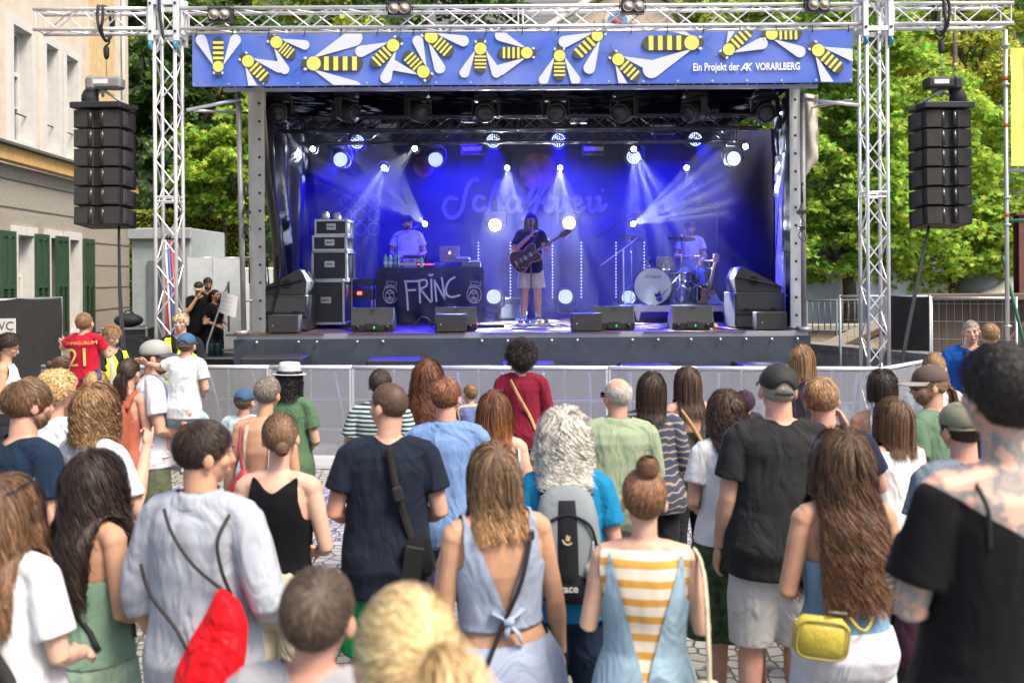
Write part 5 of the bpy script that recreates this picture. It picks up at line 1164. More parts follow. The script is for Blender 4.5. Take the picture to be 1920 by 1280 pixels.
# --- the stage itself
X0, X1 = P(440, 622, YS).x, P(1518, 620, YS).x; XC = (X0+X1)/2; W = X1-X0
st = thing('stage', 'covered mobile concert stage with grey side walls and dark skirt', 'stage', (XC, YS, 0)); h = W/2; D = YB-YS+.4
m = MB(); m.box((0, D/2, ZF-.05), (W-.1, D, .10)); obj('floor', m, PLY, st, False)
m = MB(); m.box((0, -.012, ZF-.035), (W-.06, .03, .09)); obj('floor_edge', m, ALUD, st, False)
m = MB(); m.box((-W*.42, -.03, ZF+.004), (1.2, .05, .012)); m.box((-W*.2, -.03, ZF+.004), (1.6, .05, .012)); m.box((W*.05, -.03, ZF+.004), (1.9, .05, .012)); m.box((W*.3, -.03, ZF+.004), (1.4, .05, .012)); obj('edge_strip', m, PLY, st, False)
def skf(u, v):
    x = -h+W*u; z = ZF-.06-(ZF-.08)*(1-v); sag = .05*mnoise.noise(Vector((u*5, v*2.2, 3)))+.03*mnoise.noise(Vector((u*14+v*3, v*3-u*4, 1))); return Vector((x, -.045+sag*(1-.7*v), z))
m = MB(); m.sheet(skf, 110, 16); sk = obj('skirt', m, mat('skirt_tarp', (.040, .050, .068), .42, var=.08, bump=.8, bscale=5), st, True)
m = MB()
for x in (-3.62, -3.05, -2.8, -2.25, -1.9, -.55, -.2, .4, .75, 1.5, 1.85, 2.3, 2.7, 3.05, 3.4, 3.75): m.ell((x, -.085, ZF-.10), (.022, .012, .022), 10, 6)
obj('rivets', m, EDGE, sk, True)['kind'] = 'stuff'
# steel corner posts
for s_, px in ((-1, 452), (1, 1506)):
    x = P(px, 400, YS).x-XC; zt = P(px, 176, YS).z; m = MB(); m.tube([(x-(0 if s_ > 0 else .03), 0, zt), (x+(.03 if s_ < 0 else 0), 0, ZF+.02)], .036, 12); m.box((x, 0, ZF+.03), (.16, .2, .06)); obj('corner_post', m, mat('post_steel', (.33, .32, .31), .5, metal=.4, var=.15), st, True)
    m = MB(); tx = XT[0 if s_ < 0 else 1]-XC; a_ = P(px, 186, YS); b_ = P(350 if s_ < 0 else 1612, 207 if s_ < 0 else 198, YT)
    m.tube([(a_.x-XC+(-.0), 0, a_.z), (b_.x-XC, YT-YS, b_.z)], .024, 10); obj('tower_brace', m, ALUB, st, True)
    m = MB(); a_ = P(495 if s_ < 0 else 1462, 213, 14.4); m.tube([(a_.x-XC, 1.6, a_.z), (b_.x-XC-s_*.05, .0+YT-YS+.15, b_.z+(.02 if s_ < 0 else .1))], .020, 10); obj('tower_brace', m, ALUB, st, True)
# side tarps
m = MB(); a_, b_ = P(456, 180, 13.3), P(498, 600, 13.3); m.sheet(lambda u, v: Vector((a_.x-XC+(b_.x-a_.x)*u-(.18*v*(1-u)*0), .5+.03*mnoise.noise(Vector((u*2, v*5, 1)))+.25*(1-u), ZF+(a_.z-ZF+.15)*v)), 10, 30); sw = obj('side_wall', m, TAR, st, True)
m = MB(); 
for i in range(13): m.lathe([(.022, -.01), (.012, -.02)], (b_.x-XC-.07, .5, ZF+.2+i*.255), 8, 'Y')
obj('rivets', m, BLK, sw, False)['kind'] = 'stuff'
m = MB(); a2, b2 = P(1480, 180, 13.3), P(1503, 600, 13.3); m.sheet(lambda u, v: Vector((a2.x-XC+(b2.x-a2.x)*u, .5+.02*mnoise.noise(Vector((u*2, v*5, 1))), ZF+(a2.z-ZF+.15)*v)), 8, 30); sw = obj('side_wall', m, TAR, st, True)
m = MB(); 
for i in range(13): m.lathe([(.022, -.01), (.012, -.02)], (a2.x-XC+.07, .47, ZF+.2+i*.255), 8, 'Y')
obj('rivets', m, BLK, sw, False)['kind'] = 'stuff'
a3, b3 = P(1500, 176, 13.5), P(1538, 345, 13.5)
def fl(u, v):
    w_ = (b3.x-a3.x)*(1 if v > .28 else max(.12, v/.28)); return Vector((a3.x-XC+w_*u, .75+.05*math.sin(u*7+v*2)+.05*mnoise.noise(Vector((u*3, v*6, 4))), b3.z+(a3.z-b3.z)*v))
m = MB(); m.sheet(fl, 16, 24); ft = obj('folded_tarp', m, mat('beige_tarp', (.50, .46, .40), .6, var=.08, bump=1, bscale=8), st, True); ft.modifiers.new('s', 'SOLIDIFY').thickness = .01
m = MB(); m.box((h+.03, 1.2, ZF+1.3), (.02, 1.0, 2.6)); obj('side_wall', m, TAR, st, False)
# roof: fascia, thin truss, ceiling
zr = P(960, 166, YS-.1).z; m = MB(); x_l, x_r = P(428, 160, YS).x-XC, P(1532, 150, YS).x-XC
m = MB(); m.box((0, -.10, zr+.155), (x_r-x_l, .08, .06)); m.box((0, -.10, zr), (x_r-x_l, .06, .045)); obj('roof_rail', m, ALUD, st, False)
m = MB(); n = 22
for i in range(n): xa = x_l+(x_r-x_l)*i/n; dx = (x_r-x_l)/n; m.tube([(xa+dx*.3, -.1, zr+.02), (xa+dx*.5, -.1, zr+.13), (xa+dx*.7, -.1, zr+.02)], .008, 6)
obj('rail_bracing', m, ALUD, st, True)
m = MB(); m.box((0, D/2, zr+.26), (W+.2, D+.2, .08)); obj('roof', m, mat('roof_underside', (.004, .004, .005), .95, spec=0), st, False); m = MB(); m.box((0, D/2, zr+.32), (W+.24, D+.24, .04)); obj('roof_cover', m, TAR, st, False)
for q, (yy, zz) in enumerate(((1.15, -.27), (2.6, -.25), (3.7, -.10))):
    a_, b_ = MB(), MB(); truss(a_, b_, (-h+.35, yy, zr+zz), (h-.35, yy, zr+zz), .20, (0, 0, 1), .018, .008, .26); o = obj('roof_truss', a_, mat('truss_dark', (.07, .07, .08), .45, metal=.6), st, True); obj('truss_bracing', b_, mat('truss_dark', (0, 0, 0)), o, True)
# drapes and backdrop
DRP = mat('shiny_black_drape', (.020, .020, .026), .28, var=.2, bump=1.0, bscale=3); xb0, xb1 = P(600, 400, YB).x, P(1420, 400, YB).x
dr = thing('stage_drapes', 'glossy black drapes closing the stage sides', 'drapes', (XC, YS+.6, ZF))
for s_, xa, xb in ((-1, P(500, 400, 13.4).x-XC, xb0-XC-.1), (1, P(1479, 400, 13.4).x-XC, xb1-XC+.3)):
    m = MB(); m.sheet(lambda u, v: Vector((xa+(xb-xa)*u+s_*.0+.09*math.sin(u*38+v*3+mnoise.noise(Vector((u*4, v*2, s_)))*3)*(1-.3*v)+.18*mnoise.noise(Vector((u*3, v*1.6, s_*5))), (YB-YS-.7)*u, 3.45*v)), 90, 30); obj('drape', m, DRP, dr, True)
bd = thing('backdrop', 'dark backdrop with a faint handwritten logo behind the band', 'backdrop', (0, YB, ZF)); m = MB(); m.sheet(lambda u, v: Vector((xb0-.5+(xb1-xb0+1.1)*u, .03*math.sin(u*60)*0+.04*mnoise.noise(Vector((u*8, v*3, 0))), 3.45*v)), 60, 20); obj('cloth', m, mat('backdrop_cloth', (.018, .018, .075), .7, var=.45, vscale=1.6), bd, True)
m = MB(); 
def bp(l): return [((P(x, y, YB).x), P(x, y, YB).z-ZF) for x, y in l]
def sp2(l, n=6): return [(p.x, p.y) for p in spline([(x, y, 0) for x, y in l], n)]
SC = lambda l: bp(sp2([(800+x/3.66, 290+y/3.66) for x, y in l]))
lines = [SC([(205, 305), (150, 300), (118, 365), (150, 430), (205, 425), (245, 370), (262, 290), (285, 215), (320, 172), (350, 178)]), SC([(395, 300), (350, 290), (325, 340), (350, 385), (400, 365)]), SC([(430, 380), (455, 280), (480, 200), (500, 180), (498, 220), (455, 330)]), SC([(450, 330), (490, 290), (500, 340), (500, 375), (530, 370)]),
         SC([(625, 300), (580, 290), (555, 345), (575, 390), (615, 370), (640, 300), (635, 370), (660, 385), (700, 340)]), SC([(660, 440), (680, 380), (705, 290), (740, 215), (775, 200), (785, 225), (750, 300), (700, 340)]), SC([(735, 400), (760, 330), (790, 250), (835, 195), (865, 205), (850, 260), (790, 330)]),
         SC([(880, 300), (835, 290), (812, 345), (830, 390), (870, 370), (895, 300), (890, 370), (915, 385)]), SC([(935, 385), (950, 310), (955, 300), (985, 305), (1000, 330)]), SC([(1010, 350), (1055, 330), (1045, 295), (1015, 310), (1010, 365), (1040, 390), (1080, 365)]), SC([(1100, 300), (1110, 300), (1120, 300), (1115, 370), (1140, 390), (1190, 350)]), SC([(1165, 300), (1185, 300), (1175, 360), (1195, 385), (1228, 345)]), SC([(1205, 245), (1209, 247)])]
stroke_mb(m, lines, (0, -.05, 0), (1, 0, 0), (0, 0, 1), .075, .01); obj('logo_lettering', m, mat('logo_lilac', (.20, .18, .26), .6, var=.05), bd, False)
m = MB()
for i in range(9):
    x, z = P(650+(i % 3)*26, 430-(i//3)*26, YB).x, P(650, 430-(i//3)*26, YB).z-ZF
    stroke_mb(m, [[(x+.11*math.cos(t), z+.11*math.sin(t)) for t in np.linspace(0, 2*PI, 20)]], (0, -.05, 0), (1, 0, 0), (0, 0, 1), .012, .01)
obj('ring_pattern', m, mat('ring_grey', (.22, .24, .30), .6), bd, False)
m = MB(); m.lathe([(.36, -.05), (.35, -.054)], (P(1010, 330, YB).x, 0, P(0, 330, YB).z-ZF), 24, 'Y'); m.lathe([(.2, -.05), (.19, -.054)], (P(795, 318, YB).x, 0, P(0, 318, YB).z-ZF), 20, 'Y'); obj('salmon_patch', m, mat('pink_light_paint', (.26, .09, .08), .7, var=.8, vscale=4), bd, False)  # patches of pink light painted onto the backdrop as flat discs
# dotted LED curtains
m = MB()
for px in (897, 957, 1036, 1090, 1155, 1208):
    for py in range(455, 560, 6): m.ell((P(px, py, YB-.2).x, -.2, P(px, py, YB-.2).z-ZF), .011, 6, 4)
o = thing('light_string_curtain', 'vertical strings of tiny lights hanging behind the singer', 'light strings', (0, YB, ZF)); obj('lights', m, mat('tiny_light', (.2, .2, .5), .4, emit=(.35, .35, 1), estr=3, var=0), o, True)['kind'] = 'stuff'; m = MB()
for px in (897, 957, 1036, 1090, 1155, 1208): m.tube([(P(px, 500, YB-.2).x, -.19, P(px, 450, YB-.2).z-ZF), (P(px, 500, YB-.2).x, -.19, .3)], .003, 4)
obj('cords', m, BLK, o, True)['kind'] = 'stuff'
# ------------------------------------------------------------------ lamps
LEDW = mat('led_white_blue', (.8, .8, 1), .3, emit=(.50, .62, 1.0), estr=2.6, var=0); BEAMM = mat('beam_source', (1, 1, 1), .3, emit=(.85, .92, 1.0), estr=30, var=0); STARM = mat('bright_source', (1, 1, 1), .3, emit=(.92, .96, 1.0), estr=120, var=0)
def spot(name, par, loc, tgt, en, col, ang, blend=.4, size=.05, rays=0):
    l = bpy.data.lights.new(name, 'SPOT'); l.energy = en; l.color = col; l.spot_size = ang; l.spot_blend = blend; l.shadow_soft_size = size
    o = bpy.data.objects.new(name, l); COL.objects.link(o); o.parent = par; o.location = loc; o.rotation_euler = (Vector(tgt)-Vector(loc)).to_track_quat('-Z', 'Y').to_euler()
    if rays:   # a gobo: the lamp throws a fan of separate rays
        l.use_nodes = True; nt = l.node_tree; em = [n for n in nt.nodes if n.type == 'EMISSION'][0]; g = nt.nodes.new('ShaderNodeTexCoord'); v = nt.nodes.new('ShaderNodeTexNoise'); v.inputs['Scale'].default_value = rays; v.inputs['Detail'].default_value = 1
        sx = nt.nodes.new('ShaderNodeSeparateXYZ'); dv = nt.nodes.new('ShaderNodeVectorMath'); dv.operation = 'DIVIDE'; cb = nt.nodes.new('ShaderNodeCombineXYZ'); L = nt.links.new
        L(g.outputs['Normal'], sx.inputs[0]); 
        for i in range(3): L(sx.outputs[2], cb.inputs[i])
        L(g.outputs['Normal'], dv.inputs[0]); L(cb.outputs[0], dv.inputs[1]); L(dv.outputs[0], v.inputs['Vector'])
        rp = nt.nodes.new('ShaderNodeMapRange'); rp.inputs[1].default_value = .51; rp.inputs[2].default_value = .62; rp.inputs[3].default_value = 0; rp.inputs[4].default_value = 5; L(v.outputs['Fac'], rp.inputs[0]); L(rp.outputs[0], em.inputs['Strength'])
    return o
def wash(px, py, Y, label, tgt_dx=0, tgt_z=0, en=1600, floor=False, tilt=0):
    c = P(px, py, Y); o = thing('wash_light', label, 'stage light', tuple(c), 0, 'round blue wash lights')
    Rz = Matrix.Rotation(tgt_dx*.25, 4, 'Z') @ Matrix.Rotation(tilt, 4, 'X')
    m = MB(); m.T = Rz; m.lathe([(.05, .20), (.13, .16), (.155, .04), (.155, -.03), (.148, -.045)], (0, 0, 0), 24, 'Y'); bo = obj('head', m, BLK, o, R(40))
    m = MB(); m.T = Rz; rr = [(0, 1), (.036, 6), (.072, 12), (.108, 18)]
    for r_, k_ in rr:
        for i in range(k_):
            a = 2*PI*i/k_+r_*3; m.lathe([(.0105, -.046), (.0105, -.053), (.005, -.056)], (r_*math.cos(a), 0, r_*math.sin(a)), 8, 'Y')
    obj('led_lenses', m, LEDW, o, False)['kind'] = 'stuff'
    m = MB(); m.T = Rz; m.lathe([(.140, -.044), (.001, -.0445)], (0, 0, 0), 24, 'Y'); obj('glow_face', m, mat('glow_face', (.02, .02, .3), .4, emit=(.05, .04, 1), estr=.9, var=0), o, True)
    m = MB(); s_ = -1 if floor else 1; m.tube([(-.18, 0, 0), (-.18, 0, s_*.16), (-.10, 0, s_*.21), (.10, 0, s_*.21), (.18, 0, s_*.16), (.18, 0, 0)], .016, 8); m.box((0, .02, s_*.245), (.26, .2, .07), bev=.01); obj('yoke', m, BLK, o, R(40))
    spot('wash_lamp', o, (0, -.06, 0), (tgt_dx*1.2, -1.1, -1.35 if not floor else .25+tgt_z), en, (.002, .0005, 1.0), R(58), .8, .0)
    return o
wl2 = [(671, 267, 16.4, 'upper round blue wash light at the far left of the roof', -.4), (640, 300, 16.2, 'lower round blue wash light at the far left of the roof', -.6), (817, 300, 16.2, 'round blue wash light above the laptop', 0), (925, 265, 16.4, 'round blue wash light left of the stage centre', 0), (1047, 264, 16.4, 'round blue wash light right of the stage centre', 0), (1187, 295, 16.2, 'round wash light under the white beam at the right', .2), (1302, 262, 16.4, 'upper round blue wash light at the far right of the roof', .5), (1374, 298, 16.2, 'lower round blue wash light at the far right of the roof', .6)]
for a in wl2: wash(a[0], a[1], a[2], a[3], a[4])
for a in ((926, 556, 16.2, 'round wash light on the floor beside the table with the black cloth', 0), (1060, 556, 16.2, 'round wash light on the floor right of the singer', 0), (1178, 558, 16.4, 'round wash light on the floor half hidden by the bass drum', 0)): wash(*a, en=220, floor=True)
def beamlight(px, py, Y, label, tx, tz, en=40, big=False, rays=9, ang=42, ty=-1.2):
    c = P(px, py, Y); o = thing('beam_light', label, 'stage light', tuple(c), 0, 'small white beam lights')
    r_ = .10 if big else .042; m = MB(); m.lathe([(.04, .2), (r_*1.6, .12), (r_*1.7, -.01), (r_*1.25, -.02)], (0, 0, 0), 20, 'Y'); obj('head', m, BLK, o, R(40)); m = MB(); m.lathe([(r_, -.021), (r_*.7, -.032), (.001, -.038)], (0, 0, 0), 20, 'Y'); obj('lens', m, STARM if big else BEAMM, o, True)
    m = MB(); m.tube([(-r_*2, 0, 0), (-r_*2, .05, r_*2.4), (r_*2, .05, r_*2.4), (r_*2, 0, 0)], .010, 6); obj('yoke', m, BLK, o, True)
    spot('beam_lamp', o, (0, -.05, 0), (tx, ty, tz), en, (.80, .90, 1.0), R(ang), .35, .012, rays); return o
BLS = [(587, 280, 15.2, 'small white beam light near the left drape', -1.6, -.8, 14), (778, 279, 15.2, 'small white beam light pointing down left above the man at the table', -1.1, -1.2, 60), (720, 315, 16.4, 'small white beam light above the stack of cases', -.5, -1.3, 70), (951, 315, 16.6, 'small white beam light above the singer, left one', .1, -1.2, 120), (1050, 315, 16.6, 'small white beam light above the singer, right one', .0, -1.2, 120), (1287, 315, 16.4, 'small white beam light above the drummer', .1, -1.3, 30), (1397, 275, 15.0, 'small white beam light near the right drape', .9, -.7, 22), (1188, 280, 15.6, 'white beam light with a wide fan above the drum kit', .25, -1.2, 95), (797, 420, 16.6, 'white beam light beside the head of the man at the table', -.9, .9, 95), (1187, 420, 16.2, 'white beam light behind the drum microphones', 1.3, .6, 160)]
for a in BLS: beamlight(*a[:6], a[6]*11, rays=(7, 9, 11)[int(a[0]) % 3], ang=52 if a[6] > 80 else 40, ty=-.55)
beamlight(928, 422, 16.6, 'dazzling white light left of the singer\'s head', 0, .05, 170, True, 8, 110, -1.0); beamlight(1067, 418, 16.6, 'dazzling white light right of the singer\'s head', .1, .2, 100, True, 8, 110, -1.0)
# moving heads
for i, px in enumerate((522, 650, 783, 911, 1041, 1170, 1302, 1434)):
    c = P(px, 178, 13.9); o = thing('moving_head', 'black moving head spotlight under the roof front, number %s from the left' % ('one', 'two', 'three', 'four', 'five', 'six', 'seven', 'eight')[i], 'stage light', tuple(c), 0, 'moving heads under the roof')
    o['label'] = 'black moving head spotlight under the roof front, '+('leftmost', 'second from the left', 'third from the left', 'fourth from the left', 'fourth from the right', 'third from the right', 'second from the right', 'rightmost')[i]
    yw = (.15, 1.0, .7, -.1, .05, -.55, -.9, -.1)[i]; Rz = Matrix.Rotation(yw, 4, 'Z')
    m = MB(); m.box((0, 0, .0), (.34, .26, .11), bev=.03); obj('base', m, BLK, o, False)
    m = MB(); m.T = Rz
    for s_ in (-1, 1): m.box((s_*.185, 0, -.20), (.045, .15, .30), bev=.02)
    m.box((0, 0, -.075), (.40, .16, .05), bev=.02); obj('yoke', m, mat('head_plastic', (.045, .042, .04), .45), o, False)
    m = MB(); m.T = Rz @ Matrix.Translation((0, 0, -.25)) @ Matrix.Rotation(R(18), 4, 'X'); m.lathe([(.08, .24), (.13, .18), (.158, 0), (.150, -.14), (.142, -.16)], (0, 0, 0), 26, 'Y'); hd_ = obj('head', m, mat('head_plastic', (0, 0, 0)), o, R(40))
    m = MB(); m.T = Rz @ Matrix.Translation((0, 0, -.25)) @ Matrix.Rotation(R(18), 4, 'X'); m.lathe([(.13, -.158), (.09, -.172), (.001, -.182)], (0, 0, 0), 26, 'Y'); obj('lens', m, mat('fresnel', (.05, .055, .06), .15), hd_, True)
    m = MB(); m.tube([(-.11, 0, .05), (-.11, 0, .13)], .02, 8); m.tube([(.11, 0, .05), (.11, 0, .13)], .02, 8); obj('clamps', m, EDGE, o, True)['kind'] = 'stuff'
for i, (px, py) in enumerate(((1085, 221), (880, 219), (1330, 215), (697, 225))): blinder(px, py, 14.6, i, 'small lamp pair under the stage roof '+('right of the middle', 'left of the middle', 'near the rightmost moving heads', 'behind the second moving head')[i], 'lamp pairs under the roof', .26, 2)
for i, (px, py, Y) in enumerate(((725, 239, 14.9), (1245, 241, 14.9), (885, 281, 16), (1113, 281, 16))):
    c = P(px, py, Y); o = thing('strobe_panel', ('switched-off strobe panel under the roof at the left', 'switched-off strobe panel under the roof at the right', 'dim rear strobe panel left of centre', 'dim rear strobe panel right of centre')[i], 'stage light', tuple(c)); m = MB(); m.box((0, 0, 0), (.38, .12, .18), bev=.01); obj('housing', m, BLK, o, False); m = MB(); m.box((0, -.062, .01), (.33, .01, .07)); obj('tube_window', m, mat('strobe_window', (.6, .55, .6), .3), o, False)
for x in (-2.6, -.9, .9, 2.6): spot('added_backdrop_wash', bd, (x, -1.6, 3.2), (x*1.05, 0, 1.2), 560, (.002, .0, 1.0), R(95), .7, .2)  # blue spots added without fixtures to turn the backdrop blue
# --- stage smoke
sm_ = MB(); sm_.box((XC, 15.65, 3.1), (W-.9, 3.1, 3.3)); so_ = obj('stage_smoke', sm_, (), None, False); so_['kind'] = 'stuff'; so_['label'] = 'thin smoke in the air over the stage'
vm_ = bpy.data.materials.new('smoke'); vm_.use_nodes = True; nt = vm_.node_tree; nt.nodes.clear(); o = nt.nodes.new('ShaderNodeOutputMaterial'); v = nt.nodes.new('ShaderNodeVolumePrincipled'); v.inputs['Color'].default_value = (.95, .95, 1, 1); v.inputs['Density'].default_value = .008; v.inputs['Anisotropy'].default_value = .3; nt.links.new(v.outputs[0], o.inputs['Volume']); so_.data.materials.append(vm_)
# ================================================================== THE CROWD
def C(*a): return srgb(*a)
def tee(name, col, **k): return dict(k='tee', m=fabric(name, col), **k)
WHITE = (.66, .66, .69)
def tank(m, keep, **k): return dict(dict(k='tank', m=m, keep=keep, off=.014), **k)
AX = lambda c: np.abs(c[:, 0])
KEEP_TANK = lambda c: (AX(c) < np.interp(c[:, 2], [1.20, 1.29, 1.38, 1.48], [.3, .135, .112, .105])) & ~(c[:, 2] > 1.405+.75*AX(c)-(.06*(c[:, 1] > 0)))
KEEP_STRAP = lambda c: (c[:, 2] < 1.27) | ((np.abs(AX(c)-.085) < .016))
KEEP_SLEEVELESS = lambda c: (AX(c) < .165) & (c[:, 2] < 1.468)
KEEP_V = lambda c: (c[:, 1] > -.0) & (AX(c) < .14) & (c[:, 2] < 1.40) | (c[:, 1] <= 0) & (c[:, 2] < 1.135+2.9*AX(c)) & (AX(c) < np.interp(c[:, 2], [1.22, 1.32, 1.46], [.3, .145, .135])) | ((c[:, 1] > 0) & (np.abs(AX(c)-.115) < .026))
def SH(name, col, **k): return dict(k='shorts', m=fabric(name, col), **k)
def PT(name, col, **k): return dict(k='pants', m=fabric(name, col), **k)
def H(k, c, **q): return dict(k=k, c=c, **q)
JEANS = PT('blue_jeans', (.05, .08, .16)); DARKP = PT('dark_trousers', (.02, .022, .03)); BEIGEP = PT('beige_trousers', (.50, .43, .33)); NAVYP = PT('navy_trousers', (.012, .022, .05))
GREYSH = SH('light_grey_shorts', (.52, .51, .50), hem=.47); OLIVESH = SH('olive_shorts', (.10, .12, .07)); DARKSH = SH('dark_shorts', (.03, .028, .025))
def overlay(root, name, m, keep, off=.02, hem=.86, top=1.47, fem=True, it=10):
    inf = INFO[root.name]; k, pr = inf['k'], inf['pr']; q = MB(); off = inf['off']+off
    q.loft([ring(z, 0, prof_at(pr, z)[0], prof_at(pr, z)[1]+off, prof_at(pr, z)[2]+off, 28) for z in np.linspace(hem, top, 16)])
    for sg in (-1, 1): q.tube([(0, -.01, 1.457), (sg*.08, -.008, 1.452), (sg*.15, -.004, 1.42)], [.052+off]*3, 12)
    v, f = fuse(q, .0075, 2); v, f = cut(v, f, keep, it)
    return link(name, np_mesh(name, v*k, f, [m]), root)
def place(name, label, cat, root, group=None):
    """a carried thing: world-placed at its bearer"""
    return thing(name, label, cat, root.location, 0, group, rot=root.rotation_euler)

# --- nearest, bottom of the picture
person('boy in the very front with short brown hair and sunlit red ears, seen from behind', 592, 1068, 900, yaw=R(-8), skin=1, hs=1.13, child=True,
       hair=H('short', (.075, .05, .034), L=.035, n=3800, vol=.02, w=.0035, crown=(.02, -.06, .09), lift=.12), top=tee('grey_kid_tee', (.3, .3, .32)), bottom=DARKSH)
person('blonde girl in the very front with a loose ponytail held by a black tie', 765, 1112, 1180, fem=True, yaw=R(12), skin=0, hs=1.12, head=(R(-10), 0, 0), child=True,
       hair=H('pony', (.50, .34, .17), tie=(.045, -.083, .035), n=3800, n2=900, Lp=.30, kick=1.1, spread=.30, w=.0035, vol=.05, puff=.9, hi=.35, band='black', wave=.02), top=tee('pale_kid_tee', (.5, .5, .55)), bottom=DARKSH)
p = person('woman with tattooed upper back, messy black hair and black off-shoulder top at right edge', 1893, 655, 800, fem=True, yaw=R(6), skin=0, head=(R(6), R(4), 0), bw=1.08, hs=.90, arms=('cross', 'cross'), voxel=.006,
       hair=H('afro', 'black', R=.022, cr=.014, n=4200, w=.0045), top=dict(k='tee', m=fabric('black_off_shoulder', (.008, .008, .01), fold=.3), keep=lambda c: c[:, 2] < 1.345+.55*AX(c)-.15*(c[:, 1] > 0), hem=.80, loose=.03, sleeve=.75), bottom=DARKP, z0=None)
TATW = p; inf = INFO[p.name]; k = inf['k']; g = MB(); ribbon_loop(g, spline([(-.10*k, back_y(inf['pr'], -.10, z, .012)*k-.006, z*k) for z in (1.46, 1.42, 1.38, 1.33)], 4), .010, .003); obj('bra_strap', g, mat('black_elastic', (.01, .01, .012), .7), p, True)
# --- left foreground
p = person('woman at the left edge with long light brown hair and a white top', 2, 893, 640, fem=True, yaw=R(-15), skin=0, head=(R(-10), 0, 0), arms=('front', 'front'),
       hair=H('long', 'mid', end=1.22, n=3600, vol=.05, w=.004, wave=.010, hi=.3, tip=(.17, .085, .04), T=18), top=tee('white_top_left', WHITE, sleeve=.75, loose=.05), bottom=SH('pale_pattern_shorts', (.5, .6, .6)), glass='head')
strap(p, mat('black_webbing', (.012, .012, .014), .8), (-.06, 1.43), (.17, .95), .045, .012)
p = person('woman with long dark wavy hair in a sage green top', 168, 846, 505, fem=True, yaw=R(-32), skin=2, head=(R(-15), R(2), 0), arms=('down', 'front'), bw=1.05,
       hair=H('long', 'dark', end=1.16, n=3400, vol=.075, w=.0042, wave=.024, fr=3.0, rag=.05, cl=.6, T=20, part=.5), top=tank(fabric('sage_top', (.17, .28, .20)), KEEP_STRAP, hem=.95), bottom=dict(k='skirt', m=fabric('green_floral_skirt', (.30, .42, .32), var=.5), hem=.35, waist=1.0, flare=.08))
strap(p, mat('black_webbing', (0, 0, 0)), (-.08, 1.40), (.17, 1.02), .02, .012)
p = person('man in a light grey shirt with rolled sleeves carrying a red drawstring bag', 372, 790, 545, yaw=R(-18), skin=2, head=(R(-38), R(-4), R(3)), arms=(((-.26, -.03, 1.13), (-.22, .05, .90)), ((.29, -.04, 1.15), (.14, .20, 1.05))), bw=1.06,
       hair=H('short', 'dark', L=.040, n=3600, vol=.035, w=.0042, hi=.2), top=dict(k='long', m=fabric('grey_linen', (.36, .39, .45), fold=.6), len=.22, collar=True, loose=.035, hem=.82, fold=.007), bottom=DARKSH, glass=None)
GREYMAN = p
p = person('man in a navy t-shirt with messy brown hair at the left edge', 42, 712, 410, yaw=R(-30), skin=1, head=(R(-10), 0, 0), arms=('front', 'front'), bw=1.05, beard=.008,
       hair=H('short', 'mid', L=.075, n=3000, vol=.07, w=.005, hi=.3, zr=-.012), top=tee('navy_tee_left', (.010, .024, .048), hem=.82), bottom=DARKP)
p = person('person with short blond curls piled on top in a white t-shirt at left', 100, 702, 320, fem=True, yaw=R(-20), skin=1, arms=('front', 'front'),
       hair=H('curly', 'blond', R=.045, cr=.014, n=1800, drop=.0, w=.006, hi=.3), top=tee('white_tee_blond', WHITE), bottom=JEANS)
p = person('woman with a wavy brown bob in a white t-shirt, pointing with a raised finger', 172, 722, 385, fem=True, yaw=R(-28), skin=1, head=(R(-6), 0, 0), bw=1.08, arms=('front', ((.27, .02, 1.18), (.08, .25, 1.42))), hands=('relax', 'point'),
       hair=H('bob', 'light', end=1.47, n=2600, vol=.085, w=.005, wave=.012, hi=.3, part=.3), top=tee('white_tee_bob', WHITE, loose=.04, sleeve=.8), bottom=PT('white_trousers', (.6, .6, .62)))
# --- father with boy
p = person('man in a white t-shirt and grey cap holding a boy on his arm', 285, 638, 246, yaw=R(-62), skin=1, head=(R(-14), R(-4), R(4)), bw=1.08, hs=1.05, arms=(((-.26, .05, 1.14), (-.10, .28, 1.10)), ((.26, .02, 1.12), (.10, .27, 1.06))), beard=.006,
       hair=H('buzz', 'brown', L=.02, n=1200, vol=.01), top=tee('white_tee_father', (.70, .70, .74), loose=.03), bottom=OLIVESH, capd=dict(m=mat('cap_grey', (.28, .29, .28), .8), bm=mat('cap_navy', (.05, .055, .11), .8)))
FA = p
bz = p.location.z
person('little boy in a white t-shirt and blue cap held on a man\'s arm', 348, 634, 252, h=1.18, yaw=R(-5), skin=1, child=True, loc=None, hs=1.15, z0=.70, head=(R(5), 0, 0), hair=H('short', 'mid', L=.03, n=900),
       arms=(((-.26, .02, 1.36), (-.46, .06, 1.40)), 'front'), legs=[((-.09, 0, .86), (-.24, .10, .72), (-.22, .05, .42), (-.22, .18, .38)), ((.09, 0, .86), (.16, .18, .70), (.15, .16, .36), (.15, .28, .32))],
       top=tee('white_kid_tee', (.68, .68, .70), hem=.82), bottom=SH('light_blue_kid_shorts', (.35, .48, .60), hem=.6), capd=dict(m=mat('cap_denim', (.035, .10, .20), .8)))
